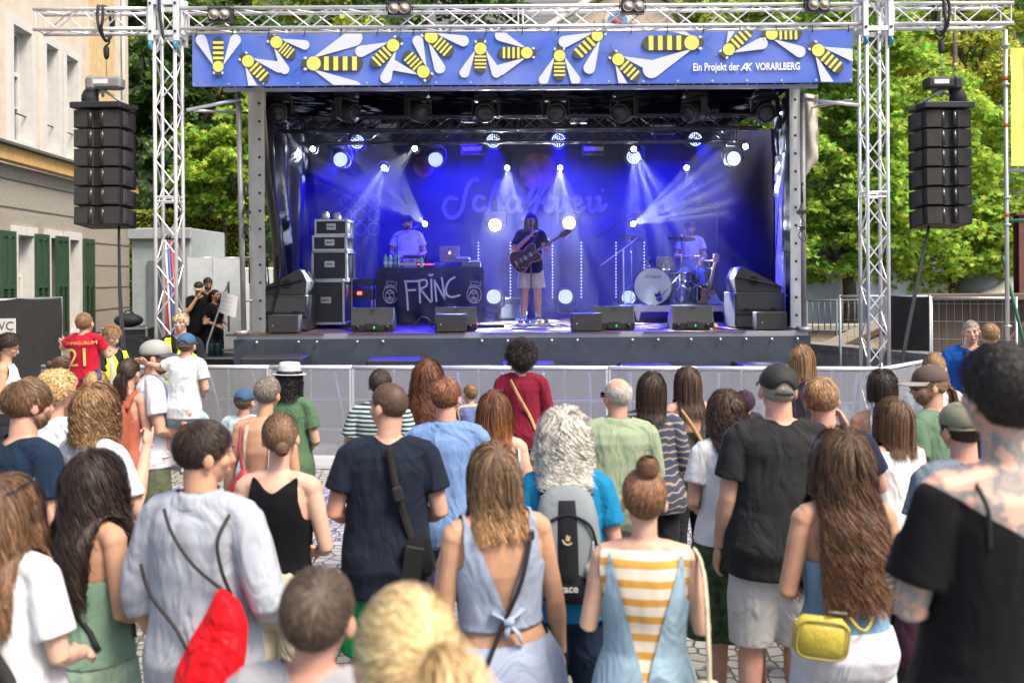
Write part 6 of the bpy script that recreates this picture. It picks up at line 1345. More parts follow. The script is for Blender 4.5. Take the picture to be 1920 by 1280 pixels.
# --- boy in the red shirt
p = person('woman in a black dotted dress carrying the boy in the red shirt', 112, 668, 226, fem=True, yaw=R(-55), skin=2, bw=1.12, head=(R(10), R(6), 0), hair=H('bun', 'brown', n=1000),
       arms=(((-.26, .04, 1.18), (-.08, .25, 1.18)), ((.26, .05, 1.2), (.08, .26, 1.18))), top=tank(mat('dotted_black', (.02, .02, .022), .8, var=.9, vscale=60), KEEP_TANK), bottom=dict(k='skirt', m=mat('dotted_black', (0, 0, 0)), hem=.4))
b21 = person('little boy in a red football shirt with the number 21 carried high', 156, 596, 236, h=1.12, yaw=R(-6), skin=1, child=True, hs=1.18, z0=.90, hair=H('short', 'light', L=.035, n=1200),
       arms=(((-.30, .02, 1.32), (-.38, .16, 1.36)), ((.24, .1, 1.2), (.20, .28, 1.22))), hands=('grip', 'relax'), legs=[((-.09, 0, .86), (-.20, .18, .74), (-.18, .12, .42), (-.18, .25, .38)), ((.09, 0, .86), (.20, .18, .74), (.18, .12, .42), (.18, .25, .38))],
       top=dict(k='tee', m=fabric('football_red', (.42, .012, .03), fold=.4), hem=.84, sleeve=.55), bottom=SH('football_navy', (.01, .03, .10), hem=.62, loose=.04))
inf = INFO[b21.name]; k = inf['k']
def on_back(txt, size, x, z, m, name, root, off=.0, **kw):
    inf = INFO[root.name]; k = inf['k']
    y = back_y(inf['pr'], x, z, inf['off'])*k
    t = text_mb(txt, size, (0, 0, 0), (1, 0, 0), (0, 0, 1), .0, **kw)
    t.v = [(p[0]+x*k, back_y(inf['pr'], (p[0]/k+x)*.94, z, inf['off']+off)*k-.008, p[2]+z*k) for p in t.v]
    return obj(name, t, m, root, False)
YEL = mat('print_yellow', (.72, .50, .16), .7)
on_back('21', .205, .0, 1.20, YEL, 'shirt_number', b21, off=.014, space=.95)
on_back('SUNMAGURUM', .038, .0, 1.385, YEL, 'shirt_name', b21, off=.012)
# --- more left people
person('woman with short dark curls in a white top looking down at the left edge', 12, 628, 192, fem=True, yaw=R(-70), skin=2, head=(R(-5), R(-22), 0), arms=('front', 'front'), hair=H('afro', 'dark', R=.035, cr=.012, n=1500, w=.006), top=tank(fabric('white_sleeveless_l', WHITE), KEEP_SLEEVELESS), bottom=DARKP)
VEST = mat('hi_vis_yellow', (.62, .78, .02), .6, emit=None); VSTR = mat('reflective_stripe', (.42, .43, .42), .35)
def vest(root):
    o = overlay(root, 'safety_vest', VEST, lambda c: (AX(c) < np.interp(c[:, 2], [1.2, 1.34, 1.48], [.3, .155, .145])) & ~((c[:, 1] > 0) & (AX(c) < np.interp(c[:, 2], [1.24, 1.46], [.004, .07]))) & (c[:, 2] < 1.47), off=.032, hem=.90)
    inf = INFO[root.name]; k, pr = inf['k'], inf['pr']
    for sg in (-1, 1):
        g = MB(); pts = [(sg*.115*k, (back_y(pr, sg*.115, z, inf['off']+.038, True))*k, z*k) for z in np.linspace(1.0, 1.40, 7)]+[(sg*.115*k, 0, 1.50*k)]+[(sg*.115*k, back_y(pr, sg*.115, z, inf['off']+.038)*k, z*k) for z in np.linspace(1.40, 1.0, 7)]
        ribbon_loop(g, pts, .045, .003); obj('reflective_stripe', g, VSTR, o, True)
    g = MB(); rg = [ring(z, 0, prof_at(pr, z)[0], prof_at(pr, z)[1]+inf['off']+.040, prof_at(pr, z)[2]+inf['off']+.040, 28) for z in (1.03, 1.08)]
    g.loft(rg, cap=False); g.v = [tuple(Vector(p)*k) for p in g.v]; obj('reflective_stripe', g, VSTR, o, True)
p = person('young steward in a yellow safety vest looking down, beside the boy with number 21', 206, 610, 170, yaw=R(-115), skin=1, head=(R(0), R(-24), 0), arms=(((-.22, .12, 1.15), (-.12, .34, 1.05)), ((.22, .12, 1.15), (.12, .34, 1.05))), hair=H('short', 'sandy', L=.045, n=1300, vol=.06, lift=.5), top=tee('black_tee_steward', (.015, .015, .018)), bottom=DARKP, lean=0); vest(p)
p = person('blond young steward in a yellow safety vest facing the crowd from behind the barrier', 341, 585, 158, yaw=R(178), skin=0, head=(R(4), R(-3), 0), arms=('down', 'down'), hair=H('short', (.55, .42, .25), L=.05, n=1500, vol=.05, lift=.5), top=tee('black_tee_steward', (0, 0, 0)), bottom=DARKP); vest(p)
p = person('small girl with blond hair wearing turquoise ear defenders', 178, 682, 240, h=1.15, z0=.42, fem=True, child=True, yaw=R(-50), skin=0, hs=1.18, hair=H('bob', 'blond', end=1.44, n=1300, vol=.05), top=tee('rust_kid_top', (.35, .10, .06)), bottom=DARKSH)
inf = INFO[p.name]; k = inf['k']; g = MB(); HMm = inf['HM']
EARD = place('ear_defenders', 'turquoise ear defenders on the blond girl\'s head', 'ear defenders', p)
g.tube([tuple((HMm @ Vector((.093*math.cos(a), -.005, .005+.118*math.sin(a))))*k) for a in np.linspace(0, PI, 15)], .009, 6, flat=2); obj('headband', g, mat('headband_navy', (.02, .04, .12), .5), EARD, True)
for sg in (-1, 1):
    g = MB(); g.ell(tuple((HMm @ Vector((sg*.096, -.004, -.018)))*k), (.022, .036, .042), 14, 10); obj('ear_cup', g, mat('turquoise_plastic', (.05, .55, .50), .4), EARD, True)
p = person('woman with a dark curly ponytail wearing a rust brown backpack', 238, 672, 250, fem=True, yaw=R(-20), skin=1, hair=H('pony', 'dark', tie=(0, -.09, -.005), Lp=.24, n=1100, n2=500, pw=.014, spread=.25, kick=.3, w=.006, band='peach'), top=tank(fabric('rust_top', (.38, .12, .08)), KEEP_TANK), bottom=JEANS)
WOMPACK = p
person('boy in a blue cap and pale t-shirt near the barrier', 457, 730, 236, yaw=R(-12), skin=1, child=True, hs=1.12, hair=H('short', 'mid', L=.03, n=900), top=tee('pale_blue_kid_tee', (.45, .60, .66)), bottom=SH('blue_kid_shorts', (.2, .35, .5)), capd=dict(m=mat('cap_royal', (.025, .075, .16), .8)))
p = person('person with short greying hair and bare shoulders near the barrier', 500, 706, 305, fem=True, yaw=R(-6), skin=2, bw=1.06, hair=H('short', 'grey', L=.035, n=1800, w=.0045, vol=.03), top=tank(fabric('cream_crochet', (.55, .45, .35), var=.4), lambda c: (c[:, 2] < 1.12) | (np.abs(AX(c)-.085) < .013) & (c[:, 2] < 1.46)), bottom=BEIGEP, arms=('down', 'down'))
SHORTG = p
person('person in a light grey fedora with dark hair and a green shirt', 541, 684, 252, fem=True, yaw=R(-4), skin=0, hair=H('bob', 'black', end=1.47, n=1500, vol=.07, wave=.012), top=tee('green_shirt', (.08, .15, .08), sleeve=.62, loose=.045), bottom=DARKP, arms=('hip', 'front'))
p = person('woman in a black tank top with her brown hair in a low bun', 523, 776, 425, fem=True, yaw=R(-3), skin=0, head=(R(6), 0, R(-3)), hair=H('bun', 'mid', tie=(.022, -.088, -.035), rb=.033, n=2200, w=.0045, puff=.6, vol=.04, hi=.2), top=tank(fabric('black_tank', (.006, .006, .008), fold=.3), KEEP_TANK, hem=1.03, loose=.0, str=0), bottom=dict(BEIGEP, waist=1.06), arms=('front', 'front'))
p = person('man in a black-and-white striped t-shirt with dark hair', 712, 692, 268, yaw=R(-4), skin=2, hair=H('short', 'dark', L=.04, n=1500), top=dict(k='tee', m=stripes('tee_stripes', (.42, .52, .52), (.02, .035, .045), 34), loose=.02), bottom=SH('black_cargo', (.015, .015, .018), hem=.55))
p = person('tall young man with a buzz cut in a dark navy t-shirt, looking left', 730, 718, 392, yaw=R(6), skin=1, head=(R(48), 0, 0), bw=1.04, hair=H('buzz', (.10, .055, .034), L=.010, n=3800, vol=.004, w=.003), top=tee('dark_navy_tee', (.012, .017, .032), hem=.78, loose=.035), bottom=SH('green_shorts', (.01, .25, .08)), arms=('front', 'front'))
BUZZ = p
person('woman with long wavy brown hair and a black top near the stage', 802, 674, 255, fem=True, yaw=0, skin=2, hair=H('long', 'auburn', end=1.22, n=1800, vol=.08, wave=.018, fr=4, w=.0055), top=tee('black_top_mid', (.012, .012, .015)), bottom=DARKP)
person('man in a light blue shirt with reddish brown hair', 834, 708, 338, yaw=R(-5), skin=1, head=(R(-12), 0, 0), hair=H('short', (.16, .065, .03), L=.05, n=2200, vol=.045, hi=.25), top=dict(k='long', m=fabric('light_blue_shirt', (.16, .27, .50), fold=.6), len=.6, collar=True, loose=.04), bottom=JEANS, bw=1.05)
person('little girl in a blue dress with pinned-up blond hair at the barrier', 882, 721, 196, fem=True, yaw=R(20), skin=0, child=True, hs=1.12, hair=H('bun', 'light', n=900, rb=.02), top=tank(fabric('blue_kid_dress', (.12, .16, .34)), KEEP_SLEEVELESS), bottom=dict(k='skirt', m=fabric('blue_kid_dress', (0, 0, 0)), hem=.45))
p = person('woman with long straight auburn hair and a white tote on her shoulder', 928, 733, 335, fem=True, yaw=R(-8), skin=0, hair=H('long', (.13, .05, .02), end=1.29, n=2400, vol=.05, w=.0045, tip=(.42, .17, .055), hi=.25, T=14, wave=.003, part=.4), top=tank(fabric('black_cami', (.015, .015, .015)), lambda c: (c[:, 2] < 1.15) | (np.abs(AX(c)-.08) < .008)), bottom=JEANS, arms=('bag', 'bag'))
AUB = p
p = person('person with a round black afro in a dark red shirt', 978, 648, 214, yaw=0, skin=3, bw=1.0, hair=H('afro', (.016, .007, .007), R=.085, cr=.010, n=3000, w=.0055), top=dict(k='long', m=fabric('wine_red', (.17, .012, .028)), len=.4, loose=.04), bottom=DARKP)
AFRO = p
person('dark-haired child hidden behind the white-haired woman', 1051, 750, 262, h=1.35, yaw=0, skin=2, child=True, hs=1.1, hair=H('short', (.05, .04, .035), L=.05, n=900), top=tee('grey_small', (.3, .3, .3)), bottom=DARKSH)
p = person('woman with a big head of curly white hair in a turquoise t-shirt', 1057, 776, 420, fem=True, yaw=R(-2), skin=1, bw=1.16, hair=H('long', 'white', end=1.43, n=3800, vol=.19, wave=.022, fr=4.2, w=.0045, rag=.03, cl=.6, T=16, hi=.1, part=.5), top=tee('turquoise_tee', (.008, .19, .38), sleeve=.66), bottom=NAVYP)
WHT = p
p = person('woman in an open-back blue-grey dress with half-up dark blond hair', 925, 832, 525, fem=True, yaw=R(14), skin=2, head=(R(10), R(10), 0), bw=1.14, arms=('bag', 'down'), voxel=.006,
       hair=H('half', (.14, .085, .045), end=1.41, n=3200, vol=.05, w=.004, hi=.3, tip=(.30, .17, .075), tie=(.015, -.092, .045), n2=400, Lp=.14, kick=.5, spread=.15, wave=.006), top=tank(fabric('chambray', (.27, .32, .43), var=.2), KEEP_V, hem=1.075, loose=.004, str=0), bottom=dict(k='skirt', m=fabric('chambray', (0, 0, 0)), hem=.25, waist=1.03, flare=.12, folds=17))
DRS = p
inf = INFO[p.name]; k = inf['k']
g = MB(); y0 = back_y(inf['pr'], 0, 1.12, .03)*k
g.ell((0, y0-.012, 1.125*k), (.022, .016, .018), 12, 8); g.tube([(0, y0-.01, 1.12*k), (.03, y0-.02, 1.08*k), (.045, y0-.012, 1.03*k)], [.008, .02, .004], 8, flat=.35); g.tube([(0, y0-.01, 1.12*k), (-.012, y0-.02, 1.09*k), (-.02, y0-.012, 1.06*k)], [.008, .016, .004], 8, flat=.35)
g.tube([(-.06*k, y0+.005, 1.16*k), (0, y0-.012, 1.125*k), (.06*k, y0+.005, 1.16*k)], [.018, .012, .018], 8, flat=.4)
obj('knot', g, fabric('chambray', (0, 0, 0)), p, True)
p = person('woman in light denim dungarees over a yellow-striped knit top, hair in a top bun', 1208, 884, 560, fem=True, yaw=R(-6), skin=0, head=(R(3), 0, 0), bw=1.06, arms=('bag', 'bag'), voxel=.006,
       hair=H('bun', (.15, .075, .035), tie=(.008, -.045, .115), rb=.044, n=3400, n2=700, w=.004, puff=.9, vol=.06, hi=.35, band='peach'), top=tank(stripes('knit_stripes', (.60, .30, .05), (.68, .62, .52), 17, .42, wob=.25), KEEP_SLEEVELESS, off=.010, loose=.0, str=0), bottom=dict(k='skirt', m=fabric('light_denim', (.25, .37, .46), var=.2, fold=.8), hem=.30, waist=.93, flare=.09, folds=3))
DUN = p
overlay(p, 'dungaree_bib', fabric('light_denim', (0, 0, 0)), lambda c: (c[:, 2] < .97+3.7*AX(c)) & (AX(c) < np.interp(c[:, 2], [1.1, 1.3, 1.47], [.3, .150, .140])) & (c[:, 2] > .86), off=.012, hem=.82)
person('balding elderly man in sunglasses and a pale green shirt', 1160, 709, 315, yaw=R(4), skin=1, head=(R(24), 0, 0), bw=1.12, glass='on', hair=H('balding', (.55, .50, .46), L=.015, n=1500, w=.003), top=dict(k='long', m=fabric('pale_green_shirt', (.28, .35, .23)), len=.1, collar=True, loose=.05), bottom=BEIGEP)
p = person('woman with a dark bob wrapped in a patterned blue and black shawl', 1222, 699, 292, fem=True, yaw=R(-6), skin=1, bw=1.1, head=(0, 0, R(6)), hair=H('bob', (.040, .022, .014), end=1.42, n=1900, vol=.06, w=.005), top=dict(k='long', m=stripes('shawl', (.035, .05, .10), (.30, .22, .16), 22, .72, wob=2.2), len=.8, loose=.07), bottom=DARKP)
p = person('woman with straight brown hair, sunglasses on her head and a floral top', 1291, 688, 262, fem=True, yaw=R(8), skin=1, hair=H('bob', (.075, .04, .025), end=1.36, n=1700, vol=.05), top=tank(mat('floral_dark', (.05, .05, .04), .8, var=.9, vscale=50), KEEP_STRAP), bottom=DARKP, glass='head'); strap(p, mat('tan_leather', (.42, .24, .10), .5), (-.09, 1.43), (.15, 1.05), .03, .012)
p = person('woman with wavy dark brown hair in a white t-shirt with an olive bag strap', 1362, 733, 352, fem=True, yaw=R(6), skin=1, bw=1.1, arms=('front', 'down'), hair=H('bob', (.065, .035, .024), end=1.42, n=2300, vol=.085, wave=.016, w=.005), top=tee('white_tee_olive', WHITE, hem=.93, loose=.03), bottom=dict(k='skirt', m=mat('green_pattern_skirt', (.035, .06, .02), .85, var=.7, vscale=30), hem=.45)); strap(p, fabric('olive_webbing', (.12, .13, .07)), (-.04, 1.44), (.16, 1.0), .035, .014)
person('child with dark purple curls near the barrier', 1397, 738, 205, h=1.2, yaw=0, skin=3, child=True, hs=1.1, hair=H('afro', 'purple', R=.05, cr=.01, n=1200, w=.006), top=tee('dotted_kid_top', (.03, .03, .05)), bottom=DARKSH)
p = person('large man in a charcoal t-shirt, light grey shorts and a black cap', 1463, 684, 385, yaw=R(3), skin=1, bw=1.16, head=(R(-3), R(4), 0), arms=('down', 'front'), hair=H('buzz', (.35, .31, .27), L=.012, n=1300, w=.003), top=tee('charcoal_tee', (.022, .022, .024), hem=.80, loose=.05, sleeve=.68), bottom=dict(GREYSH, loose=.035), capd=dict(m=mat('cap_black', (.012, .012, .013), .75)), hs=1.0)
p = person('person with a sandy blond bob in a dark patterned shirt', 1503, 650, 245, fem=True, yaw=R(-30), skin=1, hair=H('bob', 'sandy', end=1.50, n=1700, vol=.09), top=tee('dark_check_shirt', (.05, .04, .05)), bottom=DARKP)
person('man with short sandy hair in a navy t-shirt with one hand at his face', 1541, 708, 375, yaw=R(-6), skin=1, bw=1.08, hair=H('short', 'sandy', L=.045, n=2600, vol=.05, hi=.2, w=.0045), arms=('front', ((.27, .04, 1.20), (.16, .18, 1.46))), hands=('relax', 'grip'), top=tee('navy_tee_right', (.016, .02, .05)), bottom=BEIGEP)
tm, nt_, pp_ = newmat('skin_tattooed'); N_ = nt_.nodes.new; tc_ = N_('ShaderNodeTexCoord'); n_ = N_('ShaderNodeTexNoise'); n_.inputs['Scale'].default_value = 9; n_.inputs['Detail'].default_value = 5; nt_.links.new(tc_.outputs['Object'], n_.inputs[0]); cr_ = N_('ShaderNodeValToRGB'); nt_.links.new(n_.outputs[0], cr_.inputs[0]); nt_.links.new(cr_.outputs[0], pp_.inputs[0]); pp_.inputs['Roughness'].default_value = .5
for i_, (q_, c_) in enumerate(((.0, (.62, .38, .28)), (.44, (.60, .36, .27)), (.47, (.20, .19, .19)), (.52, (.30, .26, .24)), (.55, (.58, .30, .20)), (.60, (.24, .24, .25)), (.65, (.62, .38, .28)))):
    e_ = cr_.color_ramp.elements[i_] if i_ < 2 else cr_.color_ramp.elements.new(q_); e_.position = q_; e_.color = (*c_, 1)
for c_ in TATW.children:
    if c_.name.startswith('body'): c_.data.materials[0] = tm
p = person('woman with very long wavy brown hair in a light blue singlet and white trousers', 1583, 808, 508, fem=True, yaw=R(3), skin=2, bw=1.04, arms=('front', 'front'), voxel=.006, hair=H('long', 'brown', end=1.10, n=4200, vol=.10, wave=.018, fr=4.2, w=.0042, rag=.04, hi=.3, T=24, cl=.6, tip=(.12, .055, .026), part=.5), top=tank(fabric('light_blue_singlet', (.16, .29, .43)), KEEP_STRAP, hem=.97, loose=0, str=0), bottom=dict(k='pants', m=fabric('white_crinkle', (.60, .60, .66)), loose=.05, waist=1.02))
LNG = p
p = person('woman with a short dark bob and sunglasses in her hair, white straps crossing her back', 1655, 695, 300, fem=True, yaw=R(-20), skin=2, head=(R(-18), 0, 0), hair=H('bob', 'dark', end=1.54, n=1800, vol=.07), top=tank(fabric('white_strap_top', WHITE), lambda c: (c[:, 2] < 1.20) | (np.abs(AX(c)-.055-.0*c[:, 2]) < .016)), bottom=JEANS, glass='head')
p = person('woman with a glossy brown bob in a white sleeveless top', 1680, 748, 352, fem=True, yaw=R(18), skin=2, head=(R(12), 0, 0), hair=H('bob', 'mid', end=1.42, n=2400, vol=.06, w=.0045, part=.4), top=tank(fabric('white_sleeveless', (.76, .75, .76)), KEEP_SLEEVELESS, loose=.03), bottom=DARKP)
person('woman in white with a brown ponytail behind the man in sunglasses', 1752, 662, 262, fem=True, yaw=R(-20), skin=1, hair=H('pony', 'light', tie=(0, -.09, 0), n=1300, Lp=.22), top=tee('white_top_right', WHITE), bottom=JEANS)
p = person('man in profile with sunglasses, brown cap, blond ponytail and green t-shirt', 1752, 686, 322, yaw=R(40), skin=1, head=(R(42), R(-6), 0), beard=.010, glass='on', hair=H('pony', 'sandy', tie=(0, -.095, -.03), n=1500, n2=500, Lp=.14, kick=1.0, spread=.3, zr=-.0, c2=0), top=tee('green_tee_right', (.10, .17, .11), loose=.035), bottom=DARKP, capd=dict(m=mat('cap_brown', (.085, .055, .045), .8), bm=mat('cap_brim_grey', (.30, .27, .24), .8), brim=.085), arms=('front', 'front'))
person('middle-aged man in a blue t-shirt with a bag strap, facing the camera', 1820, 600, 186, yaw=R(165), skin=0, bw=1.12, arms=('down', 'down'), hair=H('short', (.32, .27, .22), L=.02, n=1300), top=tee('blue_tee_man', (.012, .10, .40)), bottom=JEANS)
BLUE = [o for o in COL.objects if o.name.startswith('person') and o.parent is None][-1]
strap(BLUE, mat('black_webbing', (0, 0, 0)), (.07, 1.44), (-.16, 1.02), .04, .012)
person('man in a purple t-shirt with short ginger hair, seen from behind at the right', 1857, 606, 192, yaw=R(-10), skin=1, bw=1.05, hair=H('short', 'sandy', L=.035, n=1500), top=tee('purple_tee', (.10, .025, .07)), bottom=DARKP)
person('man in an olive cap and grey t-shirt', 1808, 756, 430, yaw=R(8), skin=1, bw=1.05, hair=H('short', 'dark', L=.04, n=2000, w=.0045, zr=-.01), top=tee('slate_tee', (.14, .18, .23)), bottom=BEIGEP, capd=dict(m=mat('cap_olive', (.20, .20, .13), .9), back=True, open=False, brim=.012))
person('dark-haired child beside the man in the olive cap', 1748, 862, 440, h=1.30, yaw=R(-20), skin=1, child=True, hs=1.1, hair=H('short', 'brown', L=.05, n=1500), top=tee('plum_kid_tee', (.08, .03, .05)), bottom=DARKSH)
# ================================================================== THINGS ON AND AROUND THE STAGE
def onstage(px, py, Y): c = P(px, py, Y); return c
MON = mat('monitor_black', (.020, .021, .023), .6, var=.15, bump=.4, bscale=180); MGR = mat('monitor_grille', (.045, .050, .056), .55, var=.08, bump=1.2, bscale=400)
def wedge(px, Y, label, w_=.54, rz=0):
    c = P(px, 600, Y); o = thing('monitor_wedge', label, 'stage monitor', (c.x, Y, ZF+.012), rz, 'stage monitor wedges')
    m = MB(); pl = [(0, 0), (.42, 0), (.44, .10), (.30, .32), (.22, .34), (.02, .10)]
    # the sloping grille looks up at the player; its back faces the crowd
    pl = [(.0, 0), (.40, 0), (.44, .06), (.17, .33), (.09, .33), (-.03, .09)]
    m.prism(pl, (-w_/2, 0, 0), (0, 1, 0), (0, 0, 1), w_); m.v = [tuple(p) for p in m.v]; obj('cabinet', m, MGR, o, False)
    for s_ in (-1, 1): m = MB(); m.prism([(p[0]*1.02-.003, p[1]*1.015+.001) for p in pl], (s_*(w_/2+.012)-.012, 0, 0), (0, 1, 0), (0, 0, 1), .024); obj('side_cheek', m, MON, o, False)
    m = MB(); m.box((0, -.022, .065), (.17, .02, .09)); pp = obj('connector_panel', m, BLK, o, False); m = MB(); m.ell((.03, -.04, .05), (.012, .02, .02), 8, 6); obj('plug', m, mat('plug_green', (.05, .6, .2), .5, emit=(.05, .7, .2), estr=.3), pp, True)
    m = MB(); m.box((0, .035, .30), (.05, .008, .02)); obj('badge', m, BLK, o, False)
    for s_ in (-1, 1): m = MB(); m.lathe([(.028, -.03), (.028, -.005)], (s_*(w_/2-.06), 0, .06), 10, 'Y'); obj('pole_socket', m, BLK, o, True)
    return o
wedge(698, 13.25, 'monitor wedge in front of the cases, left of the FRINC table'); wedge(854, 13.3, 'monitor wedge behind the small speaker in front of the FRINC table'); wedge(1151, 13.3, 'monitor wedge beside the small speaker right of the singer'); wedge(1299, 13.25, 'monitor wedge in front of the drum kit')
def smallbox(px, py0, Y, label, w_=.42, h_=.245, z=None):
    c = P(px, 600, Y); o = thing('front_fill_speaker', label, 'speaker', (c.x, Y, ZF+.012 if z is None else z), 0, 'small front speakers'); m = MB(); m.box((0, .14, h_/2), (w_, .26, h_), bev=.008); obj('cabinet', m, MON, o, False); m = MB(); m.box((0, .005, h_/2), (w_-.02, .012, h_-.02)); obj('grille', m, mat('fine_grille', (.020, .022, .026), .5, bump=1, bscale=500), o, False); m = MB(); m.ell((-w_*.33, -.004, h_*.42), (.009, .004, .009), 8, 6); obj('logo_badge', m, mat('badge_silver', (.6, .6, .6), .3, metal=.8), o, True); return o
smallbox(845, 600, 12.95, 'small black speaker on the stage edge in front of the FRINC table'); smallbox(1100, 600, 12.95, 'small black speaker on the stage edge right of the singer'); smallbox(1448, 600, 12.95, 'small black speaker at the foot of the right side-fill stack'); smallbox(530, 600, 12.95, 'small black speaker at the foot of the left side-fill stack')
for i, (px, sg) in enumerate(((529, 1), (1424, -1))):
    c = P(px, 600, 13.45); o = thing('side_fill_cabinet', ('lower speaker cabinet of the left side-fill stack', 'lower speaker cabinet of the right side-fill stack')[i], 'speaker', (c.x, 13.45, ZF+.012), 0, 'side-fill cabinets'); w_ = .70
    m = MB(); m.box((0, .35, .255), (w_, .7, .51), bev=.012); obj('cabinet', m, MON, o, False)
    m = MB(); m.box((0, -.004, .375), (w_-.04, .012, .21)); m.box((0, -.004, .105), (w_-.04, .012, .17)); obj('grille', m, MGR, o, False)
    m = MB(); m.box((0, -.012, .215), (w_+.01, .03, .028)); obj('rib', m, BLK, o, False)
    for s_ in (-1, 1): m = MB(); m.prism([(.062*math.cos(t), .055*math.sin(t)) for t in np.linspace(0, PI, 12)], (s_*.19, -.008, .232), (1, 0, 0), (0, 0, 1), .006); obj('handle_recess', m, mat('recess', (.004, .004, .004), .9), o, False)
    t = thing('side_fill_wedge', ('tilted speaker lying on top of the left side-fill cabinet', 'tilted speaker lying on top of the right side-fill cabinet')[i], 'speaker', (c.x, 13.48, ZF+.525), 0, 'side-fill top speakers'); tp = MB()
    pl = [(-.33*sg, 0), (.33*sg, 0), (.35*sg, .20), (.27*sg, .36), (.22*sg, .37), (-.34*sg, .08)]
    tp.prism(pl, (0, .55, 0), (1, 0, 0), (0, 0, 1), .55*1); obj('cabinet', tp, MON, t, False)
    tp = MB(); tp.tube([(-.30*sg, -.012, .09), (.30*sg, -.012, .22)], .018, 6, flat=.5); tp.box((0, -.006, .02), (.6, .02, .03)); obj('rigging_rail', tp, BLK, t, False)
    tp = MB(); tp.lathe([(.07, -.004), (.07, -.010)], (.07*sg, 0, .165), 16, 'Y'); obj('handle_recess', tp, mat('recess', (0, 0, 0)), t, False)
# cases at the left of the stage
def cse(px, py, Y, w_, d_, h_, z, label, body=None): c = P(px, py, Y); o = thing('flight_case', label, 'flight case', (c.x, Y+d_/2, z), 0, GC); case(o, w_, d_, h_); return o
cse(611, 560, 14.2, .54, .7, .64, ZF+.08, 'tall black flight case on wheels, lowest in the stack beside the table'); cse(618, 500, 14.45, .52, .7, .43, ZF+.745, 'black flight case second from the bottom of the stack on stage')
cse(618, 470, 14.4, .50, .6, .21, ZF+1.20, 'low silver-edged case third in the stack on stage', 1); cse(621, 440, 14.45, .48, .55, .22, ZF+1.44, 'topmost silver-edged case in the stack on stage', 1)
for px_, zz in ((608, 1.68), (630, 1.68)):
    c = P(px_, 420, 14.5); o = thing('gear_cup', 'pale rounded %s standing on the topmost case' % ('tub' if px_ == 608 else 'jar'), 'container', (c.x, 14.6, ZF+zz)); m = MB(); m.lathe([(.05, 0), (.06, .03), (.055, .09), (.03, .10)], n=14); obj('tub', m, WHT_, o, True); m = MB(); m.lathe([(.035, .10), (.035, .12)], n=12); obj('lid', m, EDGE, o, True)
for s_ in (-1, 1):
    m = MB(); m.lathe([(.04, -.015), (.04, .015)], (s_*.2, .1, -.04), 12, 'X'); CASE0 = [x for x in COL.objects if x.get('label', '').startswith('tall black flight case on wheels')][0]; obj('caster', m, EDGE, CASE0, True)
# electronics rack
c = P(678, 560, 15.2); o = thing('equipment_rack', 'small rack with a red light beside the table', 'rack', (c.x, 15.2, ZF)); m = MB(); m.box((0, 0, .70), (.42, .4, .12), bev=.01); m.box((0, 0, .5), (.40, .38, .18)); obj('units', m, BLK, o, False); m = MB(); [m.tube([(sx*.19, sy*.17, 0), (sx*.19, sy*.17, .7)], .014, 6) for sx in (-1, 1) for sy in (-1, 1)]; m.tube([(-.19, -.17, .05), (.19, -.17, .05)], .01, 6); m.tube([(-.19, -.17, .05), (-.19, .17, .05), (.19, .17, .05), (.19, -.17, .05)], .01, 6); obj('stand', m, ALUD, o, True); m = MB(); m.box((.0, -.205, .52), (.07, .01, .05)); obj('indicator', m, mat('red_lamp', (.8, .05, .02), .4, emit=(1, .06, .02), estr=4, var=0), o, False)
# --- table with cloth
YTb = 15.4; tl, tr_ = P(706, 503, YTb), P(908, 503, YTb); tw = tr_.x-tl.x; tcx = (tl.x+tr_.x)/2; th = tl.z-ZF
tb = thing('gear_table', 'folding table under a black cloth marked FRINC', 'table', (tcx, YTb, ZF)); m = MB(); m.box((0, .35, th-.02), (tw-.02, .7, .035)); obj('tabletop', m, BLK, tb, False)
for sx in (-1, 1):
    for sy in (.08, .62): m = MB(); m.tube([(sx*(tw/2-.1), sy, 0), (sx*(tw/2-.1), sy, th-.03)], .018, 8); obj('leg', m, BLK, tb, True)
cl = thing('table_cloth', 'black cloth with white handwritten FRINC and two crowned ape faces', 'cloth', (tcx, YTb, ZF))
def clf(u, v):
    x = -tw/2+tw*u; f = (1-v); return Vector((x, -.02-.03*f*math.sin(u*30+v*4)-.05*f*mnoise.noise(Vector((u*4+v*3, v*2, 0))), .02+(th-.015)*v))
m = MB(); m.sheet(clf, 80, 24); m.sheet(lambda u, v: Vector((-tw/2+tw*u, -.02+.7*v, th+.006)), 8, 4); obj('cloth', m, mat('table_cloth_black', (.018, .019, .023), .7, var=.1, bump=1.2, bscale=7), cl, True)
QP = lambda x, y: (P(x, y, YTb-.12).x-tcx, P(x, y, YTb-.12).z-ZF)
F0 = lambda l: [QP(560+x/5.05, 380+y/5.05) for x, y in l]
m = MB(); ln = [F0([(1010, 740), (1025, 860), (1035, 1015)]), F0([(1005, 745), (1130, 742)]), F0([(1020, 830), (1105, 825)]), F0([(1140, 735), (1145, 830), (1150, 945)]), F0(sp2([(1135, 740), (1200, 730), (1215, 770), (1190, 800), (1145, 815)])), F0([(1150, 815), (1250, 940)]), F0([(1255, 725), (1258, 830), (1262, 930)]), F0([(1285, 735), (1295, 830), (1305, 930)]), F0([(1288, 738), (1385, 915)]), F0([(1355, 710), (1370, 810), (1385, 912)]), F0(sp2([(1478, 705), (1425, 740), (1395, 810), (1405, 870), (1450, 893), (1525, 875)])), F0([(1235, 680), (1250, 692), (1268, 680)])]
stroke_mb(m, [(l, .030) for l in ln], (0, -.12, 0), (1, 0, 0), (0, 0, 1), .03, .0); obj('lettering', m, mat('cloth_print', (.62, .62, .66), .8, var=0), cl, False, fix=False)
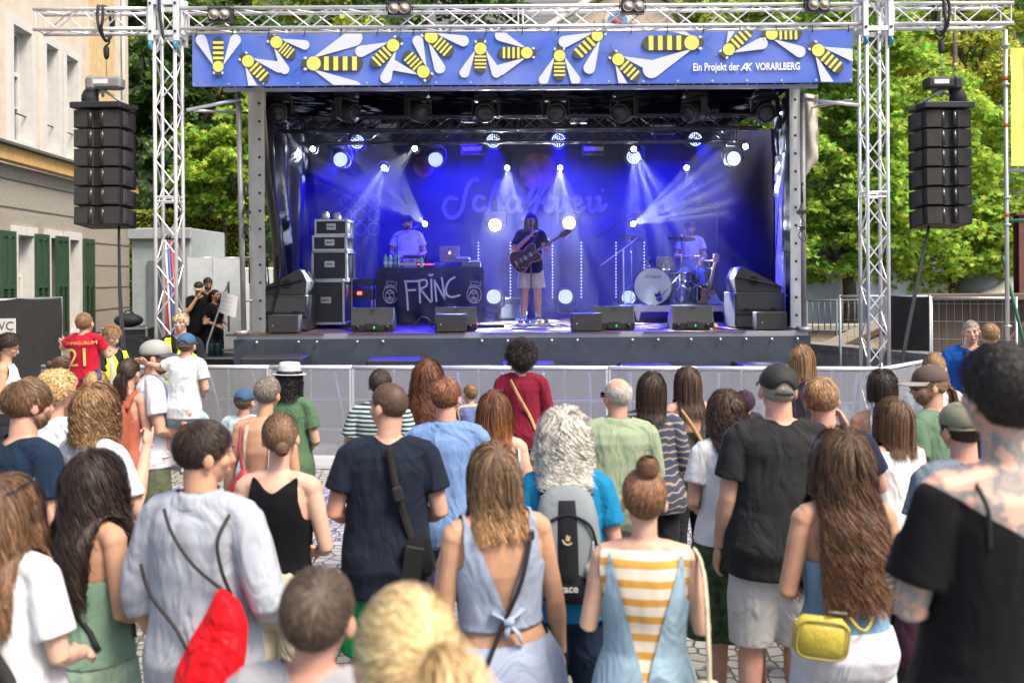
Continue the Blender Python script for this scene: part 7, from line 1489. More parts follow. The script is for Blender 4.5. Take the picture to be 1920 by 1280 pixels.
for dx in (0, 795/5.05):
    G = lambda l: [QP(560+x/5.05+dx, 380+y/5.05) for x, y in l]; m = MB(); 
    el = lambda cx, cy, rx, ry, a0=0, a1=2*PI, n=22: [(cx+rx*math.cos(t), cy+ry*math.sin(t)) for t in np.linspace(a0, a1, n)]
    L2 = [el(867, 870, 68, 80), el(862, 885, 42, 60), el(862, 910, 26, 16), el(862, 905, 12, 5), el(843, 855, 9, 5), el(882, 855, 9, 5), [(815, 812), (860, 800), (925, 812)], [(828, 845), (862, 832), (900, 845)], [(862, 850), (858, 880), (866, 880)], [(812, 800), (835, 783), (875, 778), (925, 792)],
          [(838, 780), (832, 735), (850, 755), (862, 732), (880, 760), (895, 738), (908, 762), (930, 742), (922, 790)]]
    stroke_mb(m, [(G(l), .008) for l in L2], (0, -.12, 0), (1, 0, 0), (0, 0, 1), .008, .0); obj('crowned_face_emblem', m, mat('cloth_print', (0, 0, 0)), cl, False, fix=False)
ZT = ZF+th+.012
def tabx(px): return P(px, 500, YTb+.3).x
o = thing('laptop', 'silver laptop with a patterned lid facing the crowd', 'laptop', (tabx(843), YTb+.35, ZT+.12)); m = MB(); m.box((0, .12, .0), (.34, .24, .018), bev=.005); obj('base', m, ALUD, o, False); m = MB(); m.box((0, -.03, .12), (.34, .012, .24), (R(14), 0, 0), bev=.005); ld = obj('lid', m, mat('lid_pattern', (.30, .22, .32), .35, var=.7, vscale=40), o, False); m = MB(); m.ell((0, -.045, .12), (.016, .003, .016), 12, 8); m.ell((.006, -.046, .142), (.006, .002, .008), 8, 6); obj('lid_logo', m, mat('logo_glow', (.9, .9, .9), .4, emit=(1, 1, 1), estr=2), ld, True)
o = thing('laptop_stand', 'metal stand under the laptop and mixer', 'stand', (tabx(858), YTb+.3, ZT)); m = MB(); m.box((.05, .1, .10), (.62, .3, .012)); obj('shelf', m, ALUD, o, False); m = MB(); [m.tube([(x, .1, 0), (x, .1, .1)], .012, 6) for x in (-.2, .3)]; m.tube([(-.2, .1, .01), (.3, .1, .01)], .01, 6); obj('supports', m, ALUD, o, True)
def gadget(px, z, w_, d_, h_, label, name, mm, knobs=6, kc=None):
    o = thing(name, label, name.replace('_', ' '), (tabx(px), YTb+.22, ZT+z)); m = MB(); m.box((0, 0, h_/2), (w_, d_, h_), bev=.006); b_ = obj('case', m, mm, o, False)
    for i in range(knobs): m = MB(); m.lathe([(.010, 0), (.010, .018), (.006, .022)], (-w_/2+w_*(i+.5)/knobs, -d_*.2, h_), 8); obj('knob', m, kc or EDGE, o, True)
    return o
gadget(778, .17, .36, .25, .03, 'black keyboard controller raised in front of the man in white', 'controller', BLK, 8, mat('knob_red', (.6, .05, .05), .5)); gadget(765, .03, .30, .22, .05, 'white sampler on the left of the table', 'sampler', WHT_, 5); gadget(800, .0, .30, .2, .04, 'black sequencer with red lights on the table', 'sequencer', BLK, 6, mat('red_lamp', (0, 0, 0))); gadget(884, .0, .31, .22, .09, 'grey effects box on the right end of the table', 'effects_box', mat('fx_grey', (.12, .12, .13), .6), 8); gadget(868, .125, .24, .2, .03, 'small mixer next to the laptop', 'mixer', mat('mix_grey', (.3, .3, .33), .5), 6); gadget(825, .0, .2, .2, .06, 'small blue-lit device below the laptop', 'audio_interface', mat('dev_blue', (.04, .05, .3), .4), 4)
m = MB(); m.box((0, .0, .08), (.5, .15, .015)); m.tube([(-.2, 0, 0), (-.2, 0, .16)], .01, 6); m.tube([(.2, 0, 0), (.2, 0, .16)], .01, 6); m.box((0, .0, .16), (.5, .2, .012)); o = thing('keyboard_shelf', 'two-level shelf under the raised controller', 'shelf', (tabx(778), YTb+.24, ZT)); obj('shelf', m, BLK, o, False)
WATR = mat('bottle_clear', (.25, .55, .50), .1, var=0, spec=.8); LAB = mat('bottle_label', (.7, .75, .78), .6, var=0); CAPB = mat('bottle_cap', (.02, .25, .2), .4)
def bottle(px, Y, z, label, g='water bottles', blue=False, s_=1):
    o = thing('water_bottle', label, 'bottle', (P(px, 500, Y).x, Y, z), 0, g); m = MB(); m.lathe([(.030*s_, 0), (.034*s_, .01), (.034*s_, .09), (.031*s_, .10), (.034*s_, .11), (.034*s_, .155), (.014*s_, .20), (.013*s_, .215)], n=16); obj('glass', m, mat('bottle_blue_lit', (.08, .22, .5), .1, var=0) if blue else WATR, o, True); m = MB(); m.lathe([(.0350*s_, .05), (.0352*s_, .10)], n=16, cap=False); obj('paper_label', m, LAB, o, True); m = MB(); m.lathe([(.015*s_, .213), (.015*s_, .235)], n=10); obj('cap', m, CAPB, o, True)  # the blue copy has blue stage light put into its colour
bottle(723, YTb+.1, ZT, 'leftmost water bottle on the table'); bottle(732, YTb+.1, ZT, 'second water bottle from the left on the table'); bottle(741, YTb+.2, ZT, 'water bottle at the back of the bottle row on the table'); bottle(746, YTb+.1, ZT, 'rightmost of the water bottles at the left table end'); bottle(791, YTb+.12, ZT-.03, 'water bottle half hidden behind the sampler in front of the man in white')
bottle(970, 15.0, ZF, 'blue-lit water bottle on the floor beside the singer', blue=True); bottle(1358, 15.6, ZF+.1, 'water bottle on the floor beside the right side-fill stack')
# --- microphone stands
MICM = mat('mic_grille', (.05, .05, .055), .4, metal=.5)
def micstand(px, Y, label, ztop, boom=None, z0=ZF, base='round', side=BLK, mic=True, b0=None):
    c = P(px, 600, Y); o = thing('microphone_stand', label, 'microphone stand', (c.x, Y, z0)); m = MB(); m.tube([(0, 0, .02), (0, 0, ztop)], .011, 8); obj('pole', m, side, o, True)
    if base == 'round': m = MB(); m.lathe([(.13, 0), (.13, .012), (.03, .03)], n=20); obj('base', m, BLK, o, True)
    else:
        for a in (0, 2.1, 4.2): m = MB(); m.tube([(0, 0, .22), (.27*math.cos(a+.4), .27*math.sin(a+.4), .015)], .010, 6); obj('leg', m, side, o, True)
    e = Vector((0, 0, ztop))
    if boom: m = MB(); s0 = b0 or (-boom[0]*.3, -boom[1]*.3, ztop-boom[2]*.3); e = Vector((boom[0], boom[1], ztop+boom[2])); m.tube([s0, (0, 0, ztop), tuple(e)], .009, 6); obj('boom', m, side, o, True)
    if mic:
        d = Vector((0, .5, .25)).normalized() if not isinstance(mic, tuple) else Vector(mic).normalized(); m = MB(); m.tube([e-d*.02, e+d*.05, e+d*.12], [.012, .014, .018], 10); h_ = obj('microphone', m, BLK, o, True); m = MB(); m.ell(e+d*.145, .027, 12, 8); obj('grille_ball', m, MICM, h_, True)
    return o
micstand(996, 15.02, 'straight microphone stand in front of the singer', 1.53, mic=(0, .3, .8)); micstand(746, 15.25, 'microphone stand with a short boom in front of the man at the table', 1.45, (.20, .25, .12), mic=(.5, .5, .25))
micstand(1170, 15.6, 'chrome boom stand left of the drum kit', 1.22, (.22, 0, .17), base='tri', side=ALUD, mic=False, b0=(-.38, 0, .95)); micstand(1345, 16.9, 'tall boom stand behind the drummer holding an overhead microphone', 2.0, (-.42, -.1, .02), base='tri', mic=(-1, 0, -.1)); micstand(1120, 16.6, 'dark boom stand reaching over the left of the drum kit', 1.45, (.62, -.2, .42), base='tri', mic=(1, 0, -.1), b0=(-.05, .02, 1.40))
# --- performers
SKT = tee('singer_black_tee', (.012, .012, .013), hem=.80)
sing = person('singer in a black t-shirt, light grey shorts and black cap playing guitar at the microphone', 995, 401, FPX/15.2, h=1.80, z0=ZF, yaw=R(182), skin=1, head=(0, R(3), 0), hair=H('bob', 'brown', end=1.42, n=1700, vol=.02, wave=.018, w=.006, back=-.005), beard=.004, arms=(((-.30, .02, 1.10), (-.225, .24, 1.19)), ((.29, .10, 1.13), (.03, .22, 1.38))), hands=('grip', 'relax'), top=SKT, bottom=SH('singer_shorts', (.50, .46, .40), hem=.56, loose=.035), shoes=(.08, .08, .09), capd=dict(m=mat('cap_black', (0, 0, 0)), open=False, brim=.05), face=True)
for sx in (-1, 1):
    m = MB(); m.tube([(sx*.115, -.02, .08), (sx*.112, -.02, .20)], .045, 12); obj('sock', m, WHT_, sing, True)
def guitar(loc, neckdir, body_m, label, up=(0, -1, 0), L_=1.02, semi=True):
    d = Vector(neckdir).normalized(); n = Vector(up); n = (n-d*n.dot(d)).normalized(); sd_ = n.cross(d); o = thing('electric_guitar', label, 'guitar', tuple(loc)); o.rotation_euler = Matrix((d, n.cross(d)*1, n)).transposed().to_euler()
    # local: x along the neck, y across, z out of the face
    pl = sp2([(.215, .045), (.235, .10), (.19, .15), (.10, .135), (.04, .115), (-.05, .15), (-.14, .185), (-.225, .13), (-.25, 0), (-.225, -.13), (-.14, -.185), (-.05, -.15), (.04, -.115), (.10, -.135), (.19, -.15), (.235, -.10), (.215, -.045), (.19, 0), (.215, .045)], 5)[:-1]
    if not semi: pl = [(x*.85, y*.8) for x, y in pl]
    m = MB(); m.prism(pl, (0, 0, -.045), (1, 0, 0), (0, 1, 0), .05); b_ = obj('body', m, body_m, o, False); m = MB(); m.tube([(x, y, .003) for x, y in pl+[pl[0]]], .005, 5, cap=False); obj('binding', m, mat('binding', (.5, .36, .18), .5), b_, True)
    m = MB(); m.box((.10, .0, .012), (.035, .075, .014), bev=.003); obj('pickup', m, EDGE, b_, False); m = MB(); m.box((.0, .0, .012), (.035, .075, .014), bev=.003); obj('pickup', m, EDGE, b_, False); m = MB(); m.box((-.08, 0, .014), (.012, .085, .016)); m2 = obj('bridge', m, EDGE, b_, False); m = MB(); m.box((-.17, 0, .012), (.02, .08, .01)); obj('tailpiece', m, EDGE, b_, False)
    for kx, ky in ((-.12, -.11), (-.17, -.085), (-.09, -.135), (-.20, -.05)): m = MB(); m.lathe([(.012, .005), (.010, .02)], (kx, ky, 0), 10); obj('knob', m, mat('knob_gold', (.4, .3, .15), .4), b_, True)
    m = MB(); m.box((.42, 0, .005), (.50, .048, .028), bev=.006); obj('neck', m, mat('neck_wood', (.09, .05, .03), .5) if semi else mat('neck_maple', (.50, .28, .12), .45), o, False); m = MB()
    for i in range(14): m.box((.20+.44*(1-.93**i)/(1-.93**14), 0, .0205), (.004, .046, .003))
    obj('frets', m, EDGE, o, False)['kind'] = 'stuff'
    m = MB(); m.prism([(.66, -.024), (.70, -.045), (.84, -.035), (.85, 0), (.84, .035), (.70, .045), (.66, .024)], (0, 0, -.012), (1, 0, 0), (0, 1, 0), .018); hd_ = obj('headstock', m, mat('neck_wood', (0, 0, 0)) if semi else mat('neck_maple', (0, 0, 0)), o, False)
    for i in range(3):
        for s_ in (-1, 1): m = MB(); m.ell((.72+.045*i, s_*.052, -.004), (.008, .014, .006), 8, 6); obj('tuning_peg', m, EDGE, hd_, True)
    m = MB()
    for q in range(6): m.tube([(-.16, -.022+.009*q, .024), (.66, -.017+.007*q, .026)], .0012, 4, cap=False)
    obj('strings', m, EDGE, o, False)['kind'] = 'stuff'
    return o
c = P(985, 483, 14.9); e = P(1062, 436, 14.85); guitar(c, e-c, mat('guitar_brown', (.055, .022, .014), .25, var=.4, vscale=6), 'dark brown semi-hollow guitar hanging on the singer')
strap(sing, mat('guitar_strap', (.04, .04, .045), .8), (-.10, 1.43), (.14, 1.02), .05, .02, name='guitar_strap')
c = P(1325, 585, 16.0); e = P(1345, 492, 16.1); guitar((c.x, 16.0, ZF+.33), e-c, mat('guitar_orange', (.55, .20, .04), .3), 'orange guitar with a pale maple neck leaning on a stand by the drums', semi=False)
o = thing('guitar_stand', 'small black stand under the orange guitar', 'guitar stand', (c.x, 16.0, ZF+.02)); m = MB(); m.tube([(0, .1, .35), (-.12, -.05, 0)], .01, 6); m.tube([(0, .1, .35), (.12, -.05, 0)], .01, 6); m.tube([(0, .1, .35), (0, .25, 0)], .01, 6); m.tube([(-.1, -.05, .1), (.1, -.05, .1)], .01, 6); obj('legs', m, BLK, o, True); m = MB(); m.box((0, -.04, .12), (.22, .06, .02)); obj('cradle', m, BLK, o, False)
dj = person('man in a white t-shirt and dark cap standing behind the FRINC table', 765, 404, FPX/16.3, h=1.84, z0=ZF, yaw=R(172), skin=1, bw=1.12, head=(R(-32), R(-8), 0), beard=.012, hair=H('short', 'dark', L=.03, n=900), arms=(((-.28, .02, 1.14), (-.20, .30, 1.04)), ((.28, .02, 1.14), (.10, .32, 1.03))), top=tee('white_tee_dj', (.70, .62, .62), loose=.04), bottom=DARKP, capd=dict(m=mat('cap_dark', (.015, .015, .02), .8), open=False, brim=.06))
drm = person('drummer in a grey-green t-shirt sitting behind the drum kit', 1294, 419, FPX/16.75, h=1.72, z0=1.50, yaw=R(172), skin=1, head=(R(20), R(-4), 0), hair=H('short', 'light', L=.05, n=1300, vol=.06), arms=(((-.25, .08, 1.12), (-.16, .32, 1.02)), ((.26, .08, 1.14), (.08, .30, 1.12))), hands=('grip', 'grip'),
   legs=[((-.09, 0, .86), (-.20, .40, .80), (-.20, .46, .40), (-.20, .60, .35)), ((.09, 0, .86), (.20, .40, .80), (.20, .46, .40), (.20, .60, .35))], top=tee('grey_green_tee', (.30, .33, .31), loose=.04), bottom=dict(k='pants', m=fabric('light_jeans', (.16, .24, .34)), hem=.1))
for s_, a, b in ((1, (1283, 478), (1287, 455)), (-1, (1312, 492), (1322, 483))):
    o_ = thing('drumstick', 'wooden drumstick in the drummer\'s '+('left' if s_ < 0 else 'right')+' hand', 'drumstick', tuple(P(*a, 16.4))); m = MB(); d = P(*b, 16.35)-P(*a, 16.4); m.tube([tuple(-d*.3), tuple(d*1.1)], [.008, .006], 6); obj('shaft', m, mat('stick', (.5, .33, .18), .5), o_, True); m = MB(); m.ell(tuple(d*1.15), .009, 8, 6); obj('tip', m, mat('stick', (0, 0, 0)), o_, True)
# --- drum riser and kit
c = P(1285, 600, 15.3); rs = thing('drum_riser', 'low grey drum riser on castor wheels', 'riser', (c.x+.15, 15.3, ZF)); m = MB(); m.box((-.1, .9, .23), (2.1, 1.8, .10)); obj('deck', m, mat('riser_alu', (.50, .50, .52), .4, metal=.4), rs, False); m = MB(); m.box((-.1, .9, .284), (2.06, 1.76, .008)); obj('mat', m, mat('riser_mat', (.03, .03, .03), .9), rs, False)
for x in (-.92, .72):
    m = MB(); m.lathe([(.06, -.02), (.07, -.012), (.07, .012), (.06, .02)], (x, .08, .075), 16, 'X'); m.box((x, .08, .15), (.08, .08, .07)); w_ = obj('castor', m, mat('castor_white', (.55, .55, .57), .4), rs, R(40)); 
ZR = ZF+.29; CHR = mat('chrome', (.62, .62, .64), .15, metal=.9, var=0); DBLK = mat('drum_black', (.012, .014, .03), .2); HEADW = mat('drum_head', (.62, .68, .66), .9, spec=.05, var=.05)
c = P(1224, 545, 15.55); bd_ = thing('bass_drum', 'large bass drum with a pale front head and script lettering', 'drum', (c.x, 15.55, ZR+.30), R(-14)); r_ = .315
m = MB(); m.lathe([(r_-.01, 0), (r_-.01, .42)], n=40, axis='Y', cap=False); obj('shell', m, DBLK, bd_, True)
for y in (0, .42): m = MB(); m.lathe([(r_+.012, y-.02), (r_+.016, y), (r_+.012, y+.02), (r_-.008, y+.02), (r_-.008, y-.02), (r_+.012, y-.02)], n=40, axis='Y', cap=False); obj('hoop', m, DBLK, bd_, R(40))
m = MB(); m.lathe([(r_-.008, -.008), (.001, -.012)], n=40, axis='Y'); hd_ = obj('front_head', m, HEADW, bd_, False); m = MB(); m.lathe([(.055, -.014), (.001, -.016)], (.08, 0, -.13), 20, 'Y'); obj('port_hole', m, mat('recess', (0, 0, 0)), hd_, True)
obj('lettering', text_mb('Gretsch', .085, (.0, -.0125, .165), (1, 0, .0), (0, 0, 1), .004, shear=.3), mat('text_dark', (0, 0, 0)), hd_, False)
for i in range(8): a = 2*PI*i/8+.2; m = MB(); m.tube([(r_*1.03*math.cos(a), -.02, r_*1.03*math.sin(a)), (r_*1.03*math.cos(a), .10, r_*1.03*math.sin(a))], .008, 6); obj('tension_rod', m, CHR, bd_, True)
for s_ in (-1, 1): m = MB(); m.tube([(s_*.27, .1, -.12), (s_*.38, -.02, -.29)], .009, 6); obj('spur', m, CHR, bd_, True)
def drum(px, py, Y, r_, h_, label, mm, tilt=(0, 0), name='tom_drum'):
    c = P(px, py, Y); o = thing(name, label, 'drum', tuple(c), rot=(tilt[0], tilt[1], 0)); m = MB(); m.lathe([(r_-.006, -h_/2), (r_-.006, h_/2)], n=30, cap=False); obj('shell', m, mm, o, True); m = MB(); m.lathe([(r_-.004, h_/2), (.001, h_/2+.001)], n=30); obj('head', m, HEADW, o, True); m = MB(); m.lathe([(r_-.004, -h_/2), (.001, -h_/2-.001)], n=30); obj('bottom_head', m, HEADW, o, True)
    for z in (-h_/2, h_/2): m = MB(); m.lathe([(r_, z-.012), (r_+.008, z), (r_, z+.012), (r_-.006, z+.012), (r_-.006, z-.012), (r_, z-.012)], n=30, cap=False); obj('rim', m, CHR, o, R(40))
    for i in range(6): a = 2*PI*i/6+.3; m = MB(); m.box((r_*1.02*math.cos(a), r_*1.02*math.sin(a), 0), (.014, .014, h_*.5), (0, 0, a), bev=.003); obj('lug', m, CHR, o, False)
    return o
PEARL = mat('pearl_shell', (.28, .27, .26), .25, var=.5, vscale=25)
drum(1247, 494, 15.75, .15, .22, 'small pearl tom mounted above the bass drum', PEARL); drum(1330, 496, 16.2, .12, .13, 'small black drum at the drummer\'s left side', DBLK); drum(1278, 520, 16.0, .18, .14, 'snare drum under the drummer\'s hands', CHR, name='snare_drum'); drum(1320, 552, 16.3, .20, .36, 'floor tom beside the drummer', DBLK, name='floor_tom')
m = MB(); m.lathe([(.19, 0), (.20, .05), (.18, .10)], n=20); o = thing('drum_stool', 'round drum stool under the drummer', 'stool', (P(1294, 540, 16.85).x, 16.85, ZR+.38)); obj('seat', m, BLKC, o, True); m = MB(); m.tube([(0, 0, 0), (0, 0, -.36)], .02, 8); obj('post', m, CHR, o, True)
CYM = mat('cymbal_dark', (.045, .04, .04), .3, metal=.7, var=.2)
def cymbal(px, py, Y, r_, label, tilt, mm=CYM, zb=ZR, leg=True):
    c = P(px, py, Y); o = thing('cymbal_stand', label, 'cymbal', (c.x, Y, zb)); z = c.z-zb; m = MB(); Tm = Matrix.Translation((0, 0, z)) @ Euler(tilt).to_matrix().to_4x4(); m.lathe([(.001, .03), (.03, .025), (.045, .008), (r_*.6, .0), (r_, -.012), (r_, -.014), (r_*.6, -.003), (.03, .0), (.001, .0)], n=36); m.v = [tuple(Tm @ Vector(p)) for p in m.v]; obj('cymbal', m, mm, o, True); m = MB(); m.tube([(0, 0, .2), (0, 0, z+.05)], .011, 8); obj('pole', m, CHR, o, True)
    for a in (0.3, 2.4, 4.5): m = MB(); m.tube([(0, 0, .32), (.15*math.cos(a), .15*math.sin(a), .22), (.28*math.cos(a), .28*math.sin(a), .01)], .009, 6); obj('leg', m, CHR, o, True)
    return o
cymbal(1278, 446, 15.7, .235, 'large dark cymbal tilted in front of the drummer', (R(-8), R(6), 0)); cymbal(1307, 479, 15.9, .20, 'pair of dark hi-hat cymbals on a stand', (R(3), 0, 0)); cymbal(1184, 446, 16.3, .24, 'dark cymbal at the left of the drum kit', (R(-8), R(12), 0)); cymbal(1218, 487, 16.3, .12, 'small splash cymbal above the bass drum', (R(-6), 0, 0))
m = MB(); m.box((0, 0, 0), (.10, .14, .03)); o = thing('bass_drum_microphone', 'boom microphone stand reaching to the bass drum\'s hole', 'microphone', tuple(P(1236, 560, 15.35))); m = MB(); m.ell((0, 0, 0), (.05, .06, .05), 14, 10); obj('microphone', m, mat('mic_blue', (.03, .03, .12), .4), o, True); m = MB(); a_ = P(1262, 530, 15.4)-P(1236, 560, 15.35); m.tube([(0, 0, 0), tuple(a_), tuple(a_*1.5)], .008, 6); obj('boom', m, BLK, o, True); m = MB(); m.tube([tuple(a_*1.5), (a_.x*1.5, a_.y*1.5, ZF+.3-P(1236, 560, 15.35).z)], .010, 6); obj('pole', m, BLK, o, True)
o = thing('jacket', 'pale blue jacket dropped on the riser by the orange guitar', 'jacket', (P(1341, 575, 15.7).x, 15.75, ZF+.2)); m = MB(); m.sheet(lambda u, v: Vector(((u-.5)*.34, (v-.5)*.3, .24*math.exp(-((u-.5)**2+(v-.5)**2)*7)+.05*mnoise.noise(Vector((u*6, v*6, 2))))), 20, 16); obj('cloth', m, fabric('jacket_blue', (.35, .42, .52)), o, True); m = MB(); m.tube(spline([(-.15, -.1, .06), (-.1, -.2, .03), (0, -.22, .02)], 4), .04, 8); obj('sleeve', m, fabric('jacket_blue', (0, 0, 0)), o, True)
o = thing('side_platform', 'black platform edge behind the right monitor wedge', 'platform', (P(1340, 600, 16).x, 16, ZF)); m = MB(); m.box((.4, .3, .09), (1.3, .8, .18)); obj('deck', m, BLK, o, False); m = MB(); m.box((.4, -.105, .16), (1.3, .01, .02)); obj('trim', m, ALUD, o, False)
# amplifier and pedals, cables
for i, (px, Y, lb) in enumerate(((955, 16.5, 'dark amplifier lying behind the singer at left'), (880, 16.9, 'dark amplifier behind the table'))):
    o = thing('amplifier', lb, 'amplifier', (P(px, 600, Y).x, Y, ZF)); m = MB(); m.box((0, 0, .19), (.5, .3, .38), (R(-8), 0, 0), bev=.02); obj('cabinet', m, MON, o, False); m = MB(); m.box((0, -.165, .16), (.42, .02, .24), (R(-8), 0, 0)); obj('grille', m, MGR, o, False)
o = thing('pedal_board', 'white pedal board at the singer\'s feet', 'pedal board', (P(1000, 610, 14.6).x, 14.65, ZF)); m = MB(); m.box((0, 0, .03), (.55, .3, .04), (R(6), 0, 0)); obj('board', m, WHT_, o, False)
for i in range(5): m = MB(); m.box((-.2+.1*i, 0, .07), (.075, .12, .045), bev=.006); pd = obj('pedal', m, mat('pedal_%d' % i, ((.5, .1, .1), (.05, .1, .5), (.3, .3, .3), (.6, .5, .1), (.1, .1, .1))[i], .4), o, False); m = MB(); m.lathe([(.01, .092), (.01, .105)], (-.2+.1*i, -.03, 0), 8); obj('footswitch', m, CHR, pd, True)
o = thing('effect_pedals', 'black pedal board with red lights left of the singer', 'pedal board', (P(915, 612, 14.2).x, 14.2, ZF)); m = MB(); m.box((0, 0, .03), (.5, .25, .05), bev=.01); obj('board', m, BLK, o, False)
for i in range(3): m = MB(); m.ell((-.15+.12*i, -.09, .065), (.012, .012, .008), 8, 6); obj('indicator', m, mat('red_lamp', (0, 0, 0)), o, True)
o = thing('yellow_gadget', 'small yellow rubber lamp on the stage floor by the right wedge', 'lamp', (P(1341, 607, 13.6).x, 13.6, ZF)); m = MB(); m.lathe([(.05, 0), (.055, .02), (.04, .05), (.02, .07)], n=14); obj('cap', m, mat('rubber_yellow', (.75, .42, .02), .5), o, True); m = MB(); m.lathe([(.06, 0), (.06, .01)], n=14); obj('base', m, BLK, o, True); o.name = 'marker_lamp'
CAB = BLK; lab_c = ['black cable snaking along the left stage edge', 'black cable from the left side-fill to the stack of cases', 'looping cable in front of the FRINC table', 'coil of cable at the singer\'s feet', 'cable from the singer to the small speaker', 'cable running in front of the drum riser', 'cable by the right side-fill stack', 'white cable loop beside the blue-lit bottle']
for i, pts in enumerate(([(470, 613), (540, 617), (600, 610), (660, 618), (720, 616)], [(560, 612), (600, 606), (640, 612), (680, 604)], [(770, 616), (785, 600), (792, 594), (806, 600), (812, 616), (840, 618)], [(930, 614), (950, 607), (985, 612), (1010, 606), (1040, 613), (1010, 617), (960, 616)], [(1010, 600), (1040, 606), (1070, 612), (1100, 616)], [(1180, 613), (1230, 617), (1270, 612), (1330, 617)], [(1330, 612), (1380, 618), (1440, 612), (1490, 616)], [(940, 606), (950, 602), (962, 603), (970, 608)])):
    Y = 13.05+.1*i; P3 = []
    for x, y in pts: z = ZF+.012; Yq = min(15.5, max(12.95, FPX*(HC-z)/max(60, (y-YH-(x-960)*-ROLL*1.0)))) if i not in (2,) else 13.1; P3.append(Vector((P(x, y, Yq).x, Yq, z if i != 2 else max(z, P(x, y, Yq).z))))
    o = thing('stage_cable', lab_c[i], 'cable', tuple(P3[0])); m = MB(); m.tube([p-P3[0] for p in spline(P3, 8)], .009, 6); obj('cable', m, BLK if i != 7 else WHT_, o, True)
    m = MB(); m.tube([P3[-1]-P3[0], P3[-1]-P3[0]+Vector((.05, 0, 0))], .014, 8); obj('plug', m, EDGE, o, True)
# handrails at both stage ends
RB = mat('rail_blue_lit', (.45, .45, .5), .35, metal=.5)
def rail(px0, px1, yt, yb, Y, label, loops=2):
    a, b = P(px0, yt, Y), P(px1, yt, Y); o = thing('stage_handrail', label, 'handrail', (a.x, Y, ZF), 0, 'stage handrails'); w_ = b.x-a.x; zt = a.z-ZF; m = MB(); m.tube([(0, 0, 0), (0, 0, zt), (w_, .5, zt), (w_, .5, 0)], .021, 8); obj('frame', m, RB, o, True); m = MB(); m.tube([(0, 0, zt*.42), (w_, .5, zt*.42)], .018, 8); obj('mid_rail', m, RB, o, True); return o
rail(457, 506, 482, 600, 13.4, 'tube handrail with cables at the left stage end'); rail(1470, 1500, 472, 600, 13.6, 'tube handrail at the right stage end')
o = thing('hanging_cables', 'bunch of black cables hung over the left stage handrail', 'cables', (P(485, 490, 13.6).x, 13.58, P(485, 486, 13.6).z)); 
for i in range(7): m = MB(); x = -.12+.04*i; m.tube(spline([(x, -.04, -.35-.04*(i % 3)), (x, -.04, -.1), (x+.01, 0, .03), (x, .05, -.1), (x+.02, .06, -.4)], 5), .010, 6); obj('cable', m, BLK, o, True)
for i, (px, lb) in enumerate(((455, 'small clip microphone and cable on the left corner post'), (1498, 'small clip microphone and cable on the right corner post'))):
    c = P(px+6, 400, 12.7); o = thing('clip_microphone', lb, 'microphone', (c.x, 12.7, c.z)); m = MB(); m.tube([(0, 0, .15), (0, 0, .38)], .016, 8); m.ell((0, 0, .40), (.022, .022, .035), 10, 8); obj('microphone', m, BLK, o, True); m = MB(); m.box((0, .04, .02), (.10, .10, .05)); m.box((0, .04, -.2), (.08, .10, .05)); obj('clamp', m, BLK, o, False); m = MB(); m.tube(spline([(0, 0, .15), (-.04, 0, .0), (.03, 0, -.15), (-.05, 0, -.3), (.04, 0, -.38), (.02, 0, -.25)], 6), .007, 6); obj('cable', m, BLK, o, True)
# --- subwoofers in front of the skirt
SUBT = mat('sub_black', (.02, .02, .024), .5, var=.1)
for i, (x0, x1, y) in enumerate(((455, 570, 669), (690, 790, 673), (940, 1040, 679), (1165, 1262, 684), (1385, 1476, 682))):
    a, b = P(x0, y, 12.15), P(x1, y, 12.15); w_ = b.x-a.x; z = a.z; o = thing('subwoofer', 'black subwoofer on the ground before the stage skirt, '+('leftmost', 'second from the left', 'the middle one', 'second from the right', 'rightmost')[i], 'subwoofer', ((a.x+b.x)/2, 12.0, 0), 0, 'subwoofers before the stage'); m = MB(); m.box((0, .3, z/2), (w_, .6, z), bev=.02); obj('cabinet', m, SUBT, o, False); m = MB()
    for k_ in (.27, .73): m.box((0, -.006, z*k_), (w_-.08, .014, z*.42))
    obj('grille', m, MGR, o, False)
spot('floor_wash', st, (0, -.2, zr-.1), (0, -.55, 1.1), 18, (.15, .08, 1.0), R(150), .5, .3)
# --- crowd barrier
BAR = mat('barrier_alu', (.66, .67, .70), .35, metal=.35, var=.05)
pm, nt, p_ = newmat('perforated_sheet'); N = nt.nodes.new; L = nt.links.new; tc = N('ShaderNodeTexCoord'); sx = N('ShaderNodeSeparateXYZ'); L(tc.outputs['Object'], sx.inputs[0]); outs = []
for ax, fq in ((0, 420), (2, 420)):
    mu = N('ShaderNodeMath'); mu.operation = 'MULTIPLY'; mu.inputs[1].default_value = fq; L(sx.outputs[ax], mu.inputs[0]); si = N('ShaderNodeMath'); si.operation = 'SINE'; L(mu.outputs[0], si.inputs[0]); outs.append(si)
ml = N('ShaderNodeMath'); ml.operation = 'MULTIPLY'; L(outs[0].outputs[0], ml.inputs[0]); L(outs[1].outputs[0], ml.inputs[1]); ab = N('ShaderNodeMath'); ab.operation = 'ABSOLUTE'; L(ml.outputs[0], ab.inputs[0]); lt = N('ShaderNodeMath'); lt.operation = 'LESS_THAN'; lt.inputs[1].default_value = .42; L(ab.outputs[0], lt.inputs[0]); L(lt.outputs[0], p_.inputs['Alpha']); p_.inputs['Base Color'].default_value = (.44, .45, .50, 1); p_.inputs['Metallic'].default_value = .35; p_.inputs['Roughness'].default_value = .4
